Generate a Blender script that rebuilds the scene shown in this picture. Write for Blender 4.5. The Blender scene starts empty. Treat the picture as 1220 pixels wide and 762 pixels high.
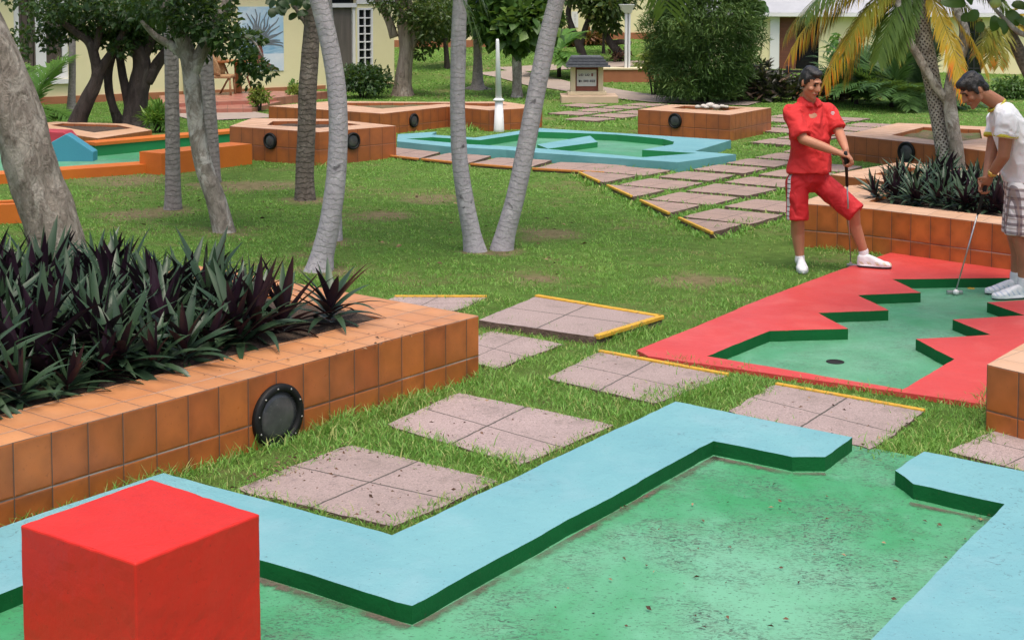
import bpy, bmesh, math, random
import numpy as np
from mathutils import Vector, Matrix, noise as mn
from mathutils.geometry import tessellate_polygon

random.seed(7)
RNG = np.random.default_rng(11)
SC = bpy.context.scene
COL = SC.collection
R = math.radians

# ------------------------------------------------------------------ camera geometry
F, CX, CY, PITCH, CAMH = 1720.0, 610.0, 120.0, R(4.15), 2.3
CAM = Vector((0, 0, CAMH))


def ray(px, py):
    xc = (px - CX) / F
    yc = -(py - CY) / F
    return Vector((xc, math.cos(PITCH) + yc * math.sin(PITCH), -math.sin(PITCH) + yc * math.cos(PITCH)))


def smooth(a, b, x):
    t = min(1, max(0, (x - a) / (b - a)))
    return t * t * (3 - 2 * t)


def gz(x, y):
    return 0.95 * smooth(31, 52, y)


def at(px, py, z=0.0):
    """the point of the level z seen at a photo pixel"""
    d = ray(px, py)
    t = (z - CAMH) / d.z
    return CAM + d * t


def atg(px, py):
    """the point of the terrain seen at a photo pixel"""
    d = ray(px, py)
    t = 4.0
    while t < 120:
        p = CAM + d * t
        if p.z <= gz(p.x, p.y):
            return Vector((p.x, p.y, gz(p.x, p.y)))
        t += 0.05
    return CAM + d * 60


def dp(px, py, D):
    """the point at depth D seen at a photo pixel"""
    d = ray(px, py)
    return CAM + d * (D / d.y)


def onface(px, py, A, B):
    """the point of the vertical plane through A and B"""
    d = ray(px, py)
    u = Vector((B[0] - A[0], B[1] - A[1], 0)).normalized()
    n = Vector((u.y, -u.x, 0))
    t = ((A[0] - CAM.x) * n.x + (A[1] - CAM.y) * n.y) / (d.x * n.x + d.y * n.y)
    return CAM + d * t


def P2(pts, z):
    return [tuple(at(x, y, z))[:2] for x, y in pts]


# ------------------------------------------------------------------ materials
def nodes(name):
    m = bpy.data.materials.new(name)
    m.use_nodes = True
    nt = m.node_tree
    b = nt.nodes["Principled BSDF"]
    return m, nt, b


def N(nt, t, **kw):
    n = nt.nodes.new(t)
    for k, v in kw.items():
        setattr(n, k, v)
    return n


def L(nt, a, b):
    nt.links.new(a, b)


def rgba(c):
    return (c[0], c[1], c[2], 1)


def ramp_noise(nt, vec, scale, lo, hi, detail=6, rough=0.6, dist=0.0):
    n = N(nt, "ShaderNodeTexNoise")
    n.inputs["Scale"].default_value = scale
    n.inputs["Detail"].default_value = detail
    n.inputs["Roughness"].default_value = rough
    n.inputs["Distortion"].default_value = dist
    L(nt, vec, n.inputs["Vector"])
    r = N(nt, "ShaderNodeMapRange")
    r.inputs[1].default_value = lo
    r.inputs[2].default_value = hi
    L(nt, n.outputs["Fac"], r.inputs[0])
    return r.outputs[0]


def mix(nt, fac, a, b, blend="MIX"):
    m = N(nt, "ShaderNodeMix", data_type="RGBA", blend_type=blend)
    if isinstance(fac, (int, float)):
        m.inputs[0].default_value = fac
    else:
        L(nt, fac, m.inputs[0])
    for i, v in ((6, a), (7, b)):
        if isinstance(v, tuple):
            m.inputs[i].default_value = rgba(v)
        else:
            L(nt, v, m.inputs[i])
    return m.outputs[2]


def math_(nt, op, a, b=None, c=None):
    m = N(nt, "ShaderNodeMath", operation=op)
    for i, v in enumerate((a, b, c)):
        if v is None:
            continue
        if isinstance(v, (int, float)):
            m.inputs[i].default_value = v
        else:
            L(nt, v, m.inputs[i])
    return m.outputs[0]


def bump(nt, b, height, strength=0.3, dist=0.01):
    n = N(nt, "ShaderNodeBump")
    n.inputs["Strength"].default_value = strength
    n.inputs["Distance"].default_value = dist
    L(nt, height, n.inputs["Height"])
    L(nt, n.outputs[0], b.inputs["Normal"])


def plain(name, c1, c2=None, scale=6, rough=0.6, layers=(), bmp=0.15, bscale=40, bdist=0.01, bdetail=6, metal=0.0, spec=0.5, stretch=None):
    """base colour mottled between c1 and c2; layers: (colour, scale, lo, hi[, strength, distortion])"""
    m, nt, b = nodes(name)
    tc = N(nt, "ShaderNodeTexCoord").outputs["Object"]
    if stretch:
        mp = N(nt, "ShaderNodeMapping")
        mp.inputs["Scale"].default_value = stretch
        L(nt, tc, mp.inputs[0])
        tc = mp.outputs[0]
    c2 = c2 or tuple(v * 0.75 for v in c1)
    col = mix(nt, ramp_noise(nt, tc, scale, 0.3, 0.7), c1, c2)
    for ly in layers:
        f = ramp_noise(nt, tc, ly[1], ly[2], ly[3], 8, 0.65, ly[5] if len(ly) > 5 else 0)
        if len(ly) > 4:
            f = math_(nt, "MULTIPLY", f, ly[4])
        col = mix(nt, f, col, ly[0])
    L(nt, col, b.inputs["Base Color"])
    b.inputs["Roughness"].default_value = rough
    b.inputs["Metallic"].default_value = metal
    b.inputs["Specular IOR Level"].default_value = spec
    if bmp:
        bump(nt, b, ramp_noise(nt, tc, bscale, 0, 1, bdetail, 0.7 if bdetail > 3 else .4, 0 if bdetail > 3 else .8), bmp, bdist)
    return m


def leafmat(name, c1, c2, c3=None, rough=0.45, trans=0.25, back=None, spec=0.4, c3lo=0.8):
    m, nt, b = nodes(name)
    at_ = N(nt, "ShaderNodeAttribute", attribute_name="rnd")
    r = at_.outputs["Fac"]
    col = mix(nt, r, c1, c2)
    if c3:
        f = N(nt, "ShaderNodeMapRange")
        f.inputs[1].default_value = c3lo
        f.inputs[2].default_value = min(1.0, c3lo + 0.12)
        L(nt, r, f.inputs[0])
        col = mix(nt, f.outputs[0], col, c3)
    if back:
        g = N(nt, "ShaderNodeNewGeometry")
        col = mix(nt, g.outputs["Backfacing"], col, back)
    L(nt, col, b.inputs["Base Color"])
    b.inputs["Roughness"].default_value = rough
    b.inputs["Specular IOR Level"].default_value = spec
    if trans:
        t = N(nt, "ShaderNodeBsdfTranslucent")
        L(nt, mix(nt, 0.5, col, (0.25, 0.4, 0.05), "MIX") if not back else col, t.inputs[0])
        mx = N(nt, "ShaderNodeMixShader")
        mx.inputs[0].default_value = trans
        L(nt, b.outputs[0], mx.inputs[1])
        L(nt, t.outputs[0], mx.inputs[2])
        L(nt, mx.outputs[0], nt.nodes["Material Output"].inputs[0])
    return m


def tilemat(name, ca, cb, dark, grout=(0.09, 0.06, 0.045), size=0.245, rough=0.33, g=0.014, weather=None, su=None, grout2=(0.33, 0.28, 0.24), burn_amt=.75):
    """square glazed tiles on the UV (metres)"""
    m, nt, b = nodes(name)
    uv = N(nt, "ShaderNodeUVMap").outputs[0]
    obj = N(nt, "ShaderNodeTexCoord").outputs["Object"]
    sep = N(nt, "ShaderNodeSeparateXYZ")
    L(nt, uv, sep.inputs[0])
    u = math_(nt, "DIVIDE", sep.outputs[0], su or size)
    v = math_(nt, "DIVIDE", sep.outputs[1], size)
    cmb = N(nt, "ShaderNodeCombineXYZ")
    L(nt, math_(nt, "FLOOR", u), cmb.inputs[0])
    L(nt, math_(nt, "FLOOR", v), cmb.inputs[1])
    wn = N(nt, "ShaderNodeTexWhiteNoise", noise_dimensions="3D")
    L(nt, cmb.outputs[0], wn.inputs[0])

    def edge(x):
        fr = math_(nt, "FRACT", x)
        return math_(nt, "MINIMUM", fr, math_(nt, "SUBTRACT", 1.0, fr))
    d = math_(nt, "MINIMUM", edge(u), edge(v))
    nz = ramp_noise(nt, obj, 9, 0.25, 0.75)
    col = mix(nt, wn.outputs["Value"], ca, cb)
    burn = N(nt, "ShaderNodeMapRange", interpolation_type="SMOOTHSTEP")
    burn.inputs[1].default_value = 0.42
    burn.inputs[2].default_value = 0.0
    L(nt, d, burn.inputs[0])
    bf = math_(nt, "MULTIPLY", burn.outputs[0], math_(nt, "ADD", math_(nt, "MULTIPLY", nz, burn_amt), 0.08))
    bf = math_(nt, "MULTIPLY", bf, math_(nt, "ADD", .35, math_(nt, "MULTIPLY", wn.outputs["Color"], .9)))
    col = mix(nt, bf, col, dark)
    spots = ramp_noise(nt, obj, 55, 0.62, 0.75, 4)
    col = mix(nt, math_(nt, "MULTIPLY", spots, 0.45), col, dark)
    if weather:
        col = mix(nt, math_(nt, "MULTIPLY", ramp_noise(nt, obj, 3.0, 0.42, 0.7), 0.6), col, weather)
    gr = math_(nt, "LESS_THAN", d, g)
    gcol = mix(nt, math_(nt, "MULTIPLY", ramp_noise(nt, obj, 2.2, 0.42, 0.6), math_(nt, "LESS_THAN", edge(v), edge(u))), grout, grout2)
    col = mix(nt, gr, col, gcol)
    L(nt, col, b.inputs["Base Color"])
    L(nt, math_(nt, "ADD", math_(nt, "MULTIPLY", gr, 0.45), math_(nt, "ADD", rough - 0.08, math_(nt, "MULTIPLY", nz, 0.25))), b.inputs["Roughness"])
    hd = N(nt, "ShaderNodeMapRange", interpolation_type="SMOOTHSTEP")
    hd.inputs[1].default_value = 0.0
    hd.inputs[2].default_value = 0.05
    L(nt, d, hd.inputs[0])
    h = math_(nt, "ADD", hd.outputs[0], math_(nt, "MULTIPLY", ramp_noise(nt, obj, 28, 0, 1), 0.35))
    h = math_(nt, "ADD", h, math_(nt, "MULTIPLY", wn.outputs["Value"], 0.3))
    bump(nt, b, h, 0.4, 0.006)
    return m


def barkmat(name, c1, c2, c3, scale=10, stretch=(1, 1, 0.35), b_=0.8, rings=0.0, ring_scale=9, rough=0.85, dist=0.02, patch=(0.55, 0.7), ring_col=None):
    m, nt, b = nodes(name)
    tc = N(nt, "ShaderNodeTexCoord").outputs["Object"]
    mp = N(nt, "ShaderNodeMapping")
    mp.inputs["Scale"].default_value = stretch
    L(nt, tc, mp.inputs[0])
    v = mp.outputs[0]
    n1 = ramp_noise(nt, v, scale, 0.3, 0.7, 9, 0.7, 0.6)
    col = mix(nt, n1, c1, c2)
    col = mix(nt, ramp_noise(nt, v, scale * 0.33, patch[0], patch[1], 6, 0.7, 0.8), col, c3)
    h = n1
    if rings:
        uv = N(nt, "ShaderNodeUVMap").outputs[0]
        sep = N(nt, "ShaderNodeSeparateXYZ")
        L(nt, uv, sep.inputs[0])
        wob = math_(nt, "MULTIPLY", ramp_noise(nt, tc, 9, 0, 1), 0.16)
        fr = math_(nt, "FRACT", math_(nt, "MULTIPLY", math_(nt, "ADD", sep.outputs[1], wob), ring_scale))
        ringf = N(nt, "ShaderNodeMapRange", interpolation_type="SMOOTHSTEP")
        ringf.inputs[1].default_value = 0.0
        ringf.inputs[2].default_value = 0.25
        L(nt, fr, ringf.inputs[0])
        col = mix(nt, math_(nt, "MULTIPLY", ramp_noise(nt, tc, 30, .55, .7, 4), .5), col, tuple(x * .55 for x in c2))
        col = mix(nt, ramp_noise(nt, tc, 6.5, .64, .70, 5, .6, .4), col, tuple(x * .4 for x in c2))
        inv = math_(nt, "SUBTRACT", 1.0, ringf.outputs[0])
        inv = math_(nt, "MULTIPLY", inv, ramp_noise(nt, tc, 14, 0.35, 0.6))
        col = mix(nt, math_(nt, "MULTIPLY", inv, rings), col, ring_col or tuple(x * 0.42 for x in c2))
        h = math_(nt, "ADD", math_(nt, "MULTIPLY", n1, 0.5), ringf.outputs[0])
    L(nt, col, b.inputs["Base Color"])
    b.inputs["Roughness"].default_value = rough
    b.inputs["Specular IOR Level"].default_value = 0.25
    h = math_(nt, "ADD", h, math_(nt, "MULTIPLY", ramp_noise(nt, v, scale * 4, 0, 1, 6, 0.7), 0.4))
    bump(nt, b, h, b_, dist)
    return m


def diamondmat(name):
    m, nt, b = nodes(name)
    uv = N(nt, "ShaderNodeUVMap").outputs[0]
    tc = N(nt, "ShaderNodeTexCoord").outputs["Object"]
    sep = N(nt, "ShaderNodeSeparateXYZ")
    L(nt, uv, sep.inputs[0])
    u = math_(nt, "MULTIPLY", sep.outputs[0], 12.0)
    v = math_(nt, "MULTIPLY", sep.outputs[1], 15.0)

    def e(x):
        f = math_(nt, "FRACT", x)
        return math_(nt, "MINIMUM", f, math_(nt, "SUBTRACT", 1.0, f))
    nz = math_(nt, "MULTIPLY", ramp_noise(nt, tc, 22, 0, 1), 2.6)
    d = math_(nt, "MINIMUM", e(math_(nt, "ADD", math_(nt, "ADD", u, v), math_(nt, "MULTIPLY", nz, .3))),
              e(math_(nt, "ADD", math_(nt, "SUBTRACT", u, v), math_(nt, "MULTIPLY", nz, .3))))
    r = N(nt, "ShaderNodeMapRange", interpolation_type="SMOOTHSTEP")
    r.inputs[1].default_value = 0.20
    r.inputs[2].default_value = 0.38
    L(nt, d, r.inputs[0])
    fib = mix(nt, ramp_noise(nt, tc, 12, .35, .65), (0.56, 0.52, 0.48), (0.26, 0.22, 0.20))
    L(nt, mix(nt, r.outputs[0], fib, (0.10, 0.08, 0.068)), b.inputs["Base Color"])
    b.inputs["Roughness"].default_value = 0.9
    bump(nt, b, math_(nt, "SUBTRACT", 1.0, r.outputs[0]), 1.0, 0.03)
    return m


def slabmat(name, c1, c2):
    """exposed aggregate slab, cast as 2 x 2 squares (UV 0..1)"""
    m, nt, b = nodes(name)
    tc = N(nt, "ShaderNodeTexCoord").outputs["Object"]
    uv = N(nt, "ShaderNodeUVMap").outputs[0]
    sep = N(nt, "ShaderNodeSeparateXYZ")
    L(nt, uv, sep.inputs[0])
    wob = math_(nt, "MULTIPLY", math_(nt, "SUBTRACT", ramp_noise(nt, tc, 14, 0, 1), 0.5), 0.016)
    d = math_(nt, "MINIMUM", math_(nt, "ABSOLUTE", math_(nt, "SUBTRACT", math_(nt, "ADD", sep.outputs[0], wob), 0.5)),
              math_(nt, "ABSOLUTE", math_(nt, "SUBTRACT", math_(nt, "ADD", sep.outputs[1], wob), 0.5)))
    line = math_(nt, "LESS_THAN", d, 0.0065)
    oi = N(nt, "ShaderNodeObjectInfo")
    col = mix(nt, ramp_noise(nt, tc, 3.5, 0.3, 0.7), c1, c2)
    col = mix(nt, ramp_noise(nt, tc, 90, 0.52, 0.62, 3), col, tuple(x * 0.6 for x in c1))
    col = mix(nt, ramp_noise(nt, tc, 130, 0.58, 0.66, 2), col, tuple(min(1, x * 1.35) for x in c1))
    col = mix(nt, math_(nt, "MULTIPLY", ramp_noise(nt, tc, 5, 0.55, 0.75, 8, .7), 0.55), col, (0.10, 0.085, 0.07))
    col = mix(nt, math_(nt, "MULTIPLY", oi.outputs["Random"], 0.3), col, (0.22, 0.17, 0.14))
    col = mix(nt, line, col, (0.07, 0.06, 0.05))
    L(nt, col, b.inputs["Base Color"])
    b.inputs["Roughness"].default_value = 0.85
    h = math_(nt, "SUBTRACT", ramp_noise(nt, tc, 110, 0, 1, 4, .7), math_(nt, "MULTIPLY", line, 2.0))
    bump(nt, b, h, 0.5, 0.006)
    return m


def paintmat(name, c1, c2, dirt=(0.07, 0.055, 0.04), dirt_amt=0.6, lo=0.56, hi=0.72, rough=0.42, fade=None, streak=True, bmp=0.35, macro=0.9, spec=.35):
    """painted concrete: faded patches, scuffs and clumps of dry dirt"""
    m, nt, b = nodes(name)
    tc = N(nt, "ShaderNodeTexCoord").outputs["Object"]
    col = mix(nt, ramp_noise(nt, tc, 1.6, 0.3, 0.7), c1, c2)
    if fade:
        col = mix(nt, math_(nt, "MULTIPLY", ramp_noise(nt, tc, 2.6, 0.5, 0.75, 7, .6, .5), 0.5), col, fade)
    big = ramp_noise(nt, tc, macro, 0.47, 0.66, 3)
    fine = ramp_noise(nt, tc, 26, lo, hi, 8, 0.75, 1.2 if streak else 0.2)
    f = math_(nt, "MULTIPLY", math_(nt, "MULTIPLY", big, fine), dirt_amt)
    col = mix(nt, f, col, dirt)
    sp = math_(nt, "MULTIPLY", ramp_noise(nt, tc, 60, 0.66, 0.72, 3), dirt_amt * 0.8)
    col = mix(nt, sp, col, dirt)
    L(nt, col, b.inputs["Base Color"])
    L(nt, math_(nt, "ADD", math_(nt, "MULTIPLY", ramp_noise(nt, tc, 3, 0.2, 0.8), 0.25), rough - 0.1), b.inputs["Roughness"])
    b.inputs["Specular IOR Level"].default_value = spec
    h = math_(nt, "ADD", math_(nt, "MULTIPLY", ramp_noise(nt, tc, 45, 0, 1, 6, .7), 0.35), ramp_noise(nt, tc, 7, 0, 1, 4))
    bump(nt, b, h, bmp, 0.012)
    return m


def floormat(name, c1, c2, milky, k, amt=.9):
    """trodden floor paint: bleached milky areas, fine dark scuffs and crumbs gathered in clouds"""
    m, nt, b = nodes(name)
    tc = N(nt, "ShaderNodeTexCoord").outputs["Object"]
    col = mix(nt, ramp_noise(nt, tc, 1.8, 0.3, 0.7), c1, c2)
    area = ramp_noise(nt, tc, .62, 0.40, 0.62, 5, .6, .4)
    col = mix(nt, math_(nt, "MULTIPLY", area, .85), col, milky)
    col = mix(nt, math_(nt, "MULTIPLY", ramp_noise(nt, tc, 5, 0.55, 0.72, 6, .6), .35), col, tuple(v * 1.15 for v in milky))
    mp = N(nt, "ShaderNodeMapping")
    mp.inputs["Scale"].default_value = (1, 1.7, 1)
    mp.inputs["Rotation"].default_value = (0, 0, .5)
    L(nt, tc, mp.inputs[0])
    cloud = ramp_noise(nt, tc, 1.9, 0.42, 0.60, 4, .6)
    fine = ramp_noise(nt, mp.outputs[0], 36, 0.50, 0.58, 5, .65, 1.5)
    col = mix(nt, math_(nt, "MULTIPLY", math_(nt, "MULTIPLY", cloud, fine), amt), col, (0.035, 0.06, 0.042))
    wash = ramp_noise(nt, tc, 14, 0.4, 0.7, 7, .7, .5)
    col = mix(nt, math_(nt, "MULTIPLY", math_(nt, "MULTIPLY", cloud, wash), amt * .4), col, (0.13, 0.15, 0.105))
    speck = ramp_noise(nt, mp.outputs[0], 60, 0.61, 0.66, 3, .5, .6)
    col = mix(nt, math_(nt, "MULTIPLY", speck, amt * .8), col, (0.035, 0.05, 0.035))
    L(nt, col, b.inputs["Base Color"])
    L(nt, math_(nt, "ADD", math_(nt, "MULTIPLY", ramp_noise(nt, tc, 3, 0.2, 0.8), .25), k - .12), b.inputs["Roughness"])
    b.inputs["Specular IOR Level"].default_value = .4
    h = math_(nt, "ADD", math_(nt, "MULTIPLY", ramp_noise(nt, tc, 45, 0, 1, 6, .7), .35), ramp_noise(nt, tc, 6, 0, 1, 4))
    bump(nt, b, h, .4, .012)
    return m


M = {}
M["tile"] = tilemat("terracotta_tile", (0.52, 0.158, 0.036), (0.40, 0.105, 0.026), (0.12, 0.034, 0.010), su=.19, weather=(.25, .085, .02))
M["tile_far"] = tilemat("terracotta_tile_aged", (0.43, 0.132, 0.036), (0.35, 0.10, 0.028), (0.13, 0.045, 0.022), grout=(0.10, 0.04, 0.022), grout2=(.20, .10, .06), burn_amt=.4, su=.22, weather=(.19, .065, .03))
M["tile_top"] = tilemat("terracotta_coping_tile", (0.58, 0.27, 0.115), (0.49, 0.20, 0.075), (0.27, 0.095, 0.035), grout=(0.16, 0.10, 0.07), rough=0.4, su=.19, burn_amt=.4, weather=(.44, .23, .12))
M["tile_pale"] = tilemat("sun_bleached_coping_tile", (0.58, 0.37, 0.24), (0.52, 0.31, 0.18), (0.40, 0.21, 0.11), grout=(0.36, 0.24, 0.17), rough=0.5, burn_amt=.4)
M["soil"] = plain("soil", (0.055, 0.035, 0.025), (0.10, 0.065, 0.04), 14, 0.95, bmp=1, bscale=30, bdist=0.04)
M["bare"] = plain("bare_trodden_soil", (0.25, 0.185, 0.11), (0.15, 0.115, 0.06), 6, 1.0, [((0.11, 0.16, 0.035), 9, .5, .62, .8), ((0.34, 0.27, 0.17), 30, .58, .68, .7)], bmp=1, bscale=35, bdist=.02, spec=.1)
M["drysoil"] = plain("dry_soil", (0.20, 0.14, 0.08), (0.12, 0.10, 0.04), 10, 0.95, [((0.09, 0.13, 0.03), 6, .5, .6)], bmp=1, bscale=30, bdist=0.04)
M["blue"] = paintmat("pale_blue_paint", (0.175, 0.385, 0.41), (0.13, 0.32, 0.36), dirt=(0.05, 0.075, 0.085), dirt_amt=0.9, rough=0.55, fade=(0.235, 0.40, 0.44), lo=.56, hi=.66, bmp=0.6)
M["teal"] = paintmat("teal_paint", (0.14, 0.37, 0.38), (0.10, 0.29, 0.31), dirt_amt=0.4, rough=0.6)
M["green"] = floormat("green_floor_paint", (0.030, 0.235, 0.078), (0.06, 0.29, 0.13), (0.16, 0.40, 0.26), .55)
M["green_red"] = floormat("green_floor_paint_worn", (0.040, 0.25, 0.10), (0.08, 0.30, 0.16), (0.17, 0.38, 0.25), .45, amt=.55)
M["dgreen"] = paintmat("dark_green_paint", (0.006, 0.115, 0.03), (0.006, 0.085, 0.024), dirt_amt=0.5, rough=0.6, bmp=.6, spec=.15)
M["mgreen"] = paintmat("mid_green_paint", (0.02, 0.23, 0.075), (0.02, 0.18, 0.06), dirt_amt=0.4)
M["red"] = paintmat("red_paint", (0.57, 0.062, 0.055), (0.50, 0.05, 0.044), dirt=(0.22, 0.05, 0.04), dirt_amt=0.6, rough=0.42, fade=(0.62, 0.14, 0.12), lo=.6, hi=.72)
M["redblock"] = paintmat("bright_red_paint", (0.60, 0.020, 0.010), (0.52, 0.016, 0.009), dirt=(0.16, 0.012, 0.01), dirt_amt=0.5, rough=0.34, fade=(0.62, 0.035, 0.02), lo=.55, hi=.66, streak=False, bmp=0.35)
M["orange"] = paintmat("orange_paint", (0.62, 0.17, 0.022), (0.52, 0.13, 0.02), dirt_amt=0.4, rough=0.5)
M["bluehouse"] = paintmat("blue_board_paint", (0.06, 0.27, 0.36), (0.05, 0.23, 0.32), dirt_amt=0.2)
M["crimson"] = paintmat("crimson_board_paint", (0.45, 0.05, 0.07), (0.38, 0.04, 0.06), dirt_amt=0.2)
M["yellow_line"] = plain("yellow_edge_paint", (0.62, 0.36, 0.03), (0.5, 0.27, 0.02), 20, 0.7, [((0.25, 0.17, 0.10), 30, .56, .66, .8)], bmp=.4)
M["orange_line"] = plain("orange_edge_paint", (0.50, 0.19, 0.03), (0.42, 0.15, 0.03), 20, 0.7, [((0.2, 0.12, 0.08), 30, .56, .66, .8)], bmp=.4)
M["slab"] = slabmat("paving_slab", (0.385, 0.295, 0.28), (0.31, 0.24, 0.225))
M["slab_far"] = slabmat("paving_slab_weathered", (0.36, 0.245, 0.20), (0.30, 0.215, 0.18))
M["slab_side"] = plain("crumbling_concrete", (0.20, 0.13, 0.10), (0.10, 0.065, 0.05), 22, 0.95, bmp=1, bscale=35, bdist=0.03)
M["black_plastic"] = plain("black_plastic", (0.007, 0.0075, 0.008), None, 20, 0.6, bmp=.05, spec=.3)
M["lens"] = plain("dusty_lamp_glass", (0.04, 0.043, 0.045), (0.08, 0.083, 0.083), 9, 0.25, [((0.2, 0.2, 0.19), 12, .58, .75, .4), ((.18, .18, .17), 90, .6, .68, .4)], bmp=.05)
M["screw"] = plain("steel_screw", (0.55, 0.53, 0.5), None, 5, 0.4, metal=.8, bmp=0)
M["bark_rough"] = barkmat("rough_grey_bark", (0.52, 0.46, 0.39), (0.16, 0.13, 0.105), (0.58, 0.53, 0.46), 16, (1, 1, .45), 1.0, dist=.05, patch=(.5, .62))
M["bark_mottled"] = barkmat("mottled_bark", (0.46, 0.41, 0.36), (0.15, 0.125, 0.105), (0.60, 0.57, 0.53), 14, (1, 1, .6), 1.0, patch=(.5, .6))
M["bark_dark"] = barkmat("dark_bark", (0.10, 0.08, 0.07), (0.035, 0.028, 0.025), (0.16, 0.135, 0.12), 9, (1, 1, .35), 1.0, dist=.04)
M["bark_tan"] = barkmat("tan_bark", (0.50, 0.41, 0.33), (0.16, 0.12, 0.095), (0.58, 0.52, 0.45), 12, (1, 1, .25), 1.0, dist=.04)
M["palm_pale"] = barkmat("pale_palm_bark", (0.46, 0.44, 0.465), (0.33, 0.31, 0.335), (0.55, 0.53, 0.55), 22, (1, 1, 1), .55, rings=.5, ring_scale=19, dist=.010, ring_col=(.70, .68, .69))
M["palm_grey"] = barkmat("grey_palm_bark", (0.33, 0.305, 0.295), (0.19, 0.17, 0.165), (0.42, 0.40, 0.38), 16, (1, 1, 1), .6, rings=.35, ring_scale=17, dist=.012)
M["palm_brown"] = barkmat("brown_palm_bark", (0.25, 0.21, 0.18), (0.11, 0.09, 0.08), (0.34, 0.30, 0.27), 14, (1, 1, .8), .8, rings=.15, ring_scale=17, dist=.015)
M["palm_diamond"] = diamondmat("diamond_palm_bark")
M["oyster"] = leafmat("oyster_plant_leaf", (0.016, 0.040, 0.019), (0.040, 0.075, 0.034), (0.11, 0.11, 0.035), rough=0.4, trans=0.0, back=(0.034, 0.014, 0.027), spec=.4, c3lo=.93)
M["leaf_dark"] = leafmat("dark_leaf", (0.014, 0.038, 0.012), (0.036, 0.085, 0.022), (0.07, 0.13, 0.035))
M["leaf_mid"] = leafmat("mid_green_leaf", (0.03, 0.08, 0.014), (0.07, 0.15, 0.03), (0.14, 0.24, 0.05))
M["leaf_ficus"] = leafmat("olive_leaf", (0.03, 0.062, 0.014), (0.07, 0.11, 0.026), (0.15, 0.15, 0.03))
M["leaf_light"] = leafmat("light_green_leaf", (0.06, 0.16, 0.02), (0.13, 0.28, 0.04), (0.30, 0.32, 0.05), trans=.35)
M["leaf_yellow"] = leafmat("yellow_green_leaf", (0.12, 0.19, 0.03), (0.25, 0.28, 0.05), (0.4, 0.33, 0.06), trans=.3)
M["leaf_casuarina"] = leafmat("needle_foliage", (0.04, 0.095, 0.022), (0.085, 0.155, 0.036), (0.13, 0.20, 0.05), rough=.7, trans=.15)
M["leaf_purple"] = leafmat("dark_cordyline_leaf", (0.022, 0.022, 0.018), (0.05, 0.05, 0.03), (0.16, 0.10, 0.07), trans=.1)
M["leaf_red"] = leafmat("croton_leaf", (0.10, 0.05, 0.02), (0.24, 0.09, 0.03), (0.35, 0.25, 0.05), trans=.2)
M["frond"] = leafmat("palm_leaflet", (0.05, 0.11, 0.02), (0.13, 0.20, 0.04), (0.38, 0.27, 0.04), trans=.3)
M["frond_yellow"] = leafmat("yellowing_palm_leaflet", (0.40, 0.34, 0.04), (0.80, 0.44, 0.03), (0.80, 0.22, 0.02), trans=.35, c3lo=.62)
M["frond_mixed"] = leafmat("half_yellowed_palm_leaflet", (0.13, 0.19, 0.03), (0.46, 0.34, 0.05), (0.60, 0.24, 0.025), trans=.3, c3lo=.62)
M["frond_dry"] = leafmat("dry_palm_leaflet", (0.16, 0.10, 0.055), (0.26, 0.18, 0.10), None, trans=.15)
M["grass"] = leafmat("grass_blade", (0.11, 0.30, 0.045), (0.27, 0.47, 0.095), (0.52, 0.44, 0.20), rough=.55, trans=.35, c3lo=.90)
M["wall_yellow"] = plain("pale_yellow_render", (0.78, 0.72, 0.44), (0.74, 0.68, 0.40), 1.5, 0.85, [((0.45, 0.38, 0.2), 2.5, .6, .85, .35)], bmp=.25, bscale=25)
M["wall_cream"] = plain("cream_yellow_render", (0.84, 0.77, 0.46), (0.80, 0.72, 0.42), 1.5, 0.85, bmp=.2, bscale=25)
M["wall_white"] = plain("white_render", (0.76, 0.76, 0.74), (0.70, 0.70, 0.69), 2, 0.8, bmp=.15)
M["white_paint"] = plain("white_gloss_paint", (0.78, 0.78, 0.78), (0.72, 0.72, 0.72), 3, 0.45, bmp=.05)
M["base_orange"] = plain("orange_base_course", (0.38, 0.15, 0.07), (0.30, 0.11, 0.05), 3, 0.8, bmp=.3)
M["terrace"] = tilemat("red_terrace_tile", (0.42, 0.17, 0.12), (0.36, 0.14, 0.10), (0.26, 0.10, 0.07), grout=(.2, .13, .1), size=.3)
M["roof"] = plain("grey_roofing", (0.40, 0.41, 0.43), (0.33, 0.34, 0.36), 2, 0.7, bmp=.3)
M["glass_dark"] = plain("dark_window_glass", (0.012, 0.014, 0.016), None, 2, 0.08, bmp=0)
M["curtain"] = plain("brown_curtain", (0.13, 0.10, 0.085), (0.09, 0.07, 0.06), 9, 0.9, bmp=.5, bscale=14, stretch=(4, 4, .1))
M["door_grey"] = plain("weathered_door", (0.14, 0.12, 0.105), (0.09, 0.08, 0.07), 3, 0.7, [((.2, .18, .16), 5, .55, .7, .5)], bmp=.2, stretch=(3, 3, .4))
M["door_brown"] = plain("brown_slatted_door", (0.19, 0.065, 0.035), (0.13, 0.045, 0.025), 5, 0.65, bmp=.3, stretch=(.5, .5, 8))
M["black_wood"] = plain("black_fence_paint", (0.014, 0.015, 0.016), None, 8, 0.6)
M["wood_orange"] = plain("varnished_wood", (0.33, 0.12, 0.035), (0.24, 0.08, 0.02), 6, 0.45, stretch=(1, 1, .2))
M["wicker"] = plain("wicker", (0.42, 0.26, 0.13), (0.25, 0.14, 0.06), 40, 0.75, bmp=.8, bscale=60)
M["path"] = plain("concrete_path", (0.36, 0.29, 0.235), (0.30, 0.24, 0.20), 2.5, 0.9, [((0.12, 0.10, 0.07), 6, .58, .72, .5)], bmp=.4)
M["sign_cream"] = plain("cream_paint", (0.72, 0.61, 0.40), (0.66, 0.55, 0.36), 4, 0.75)
M["sign_base"] = plain("beige_concrete", (0.56, 0.41, 0.29), (0.48, 0.35, 0.25), 4, 0.85)
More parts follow.
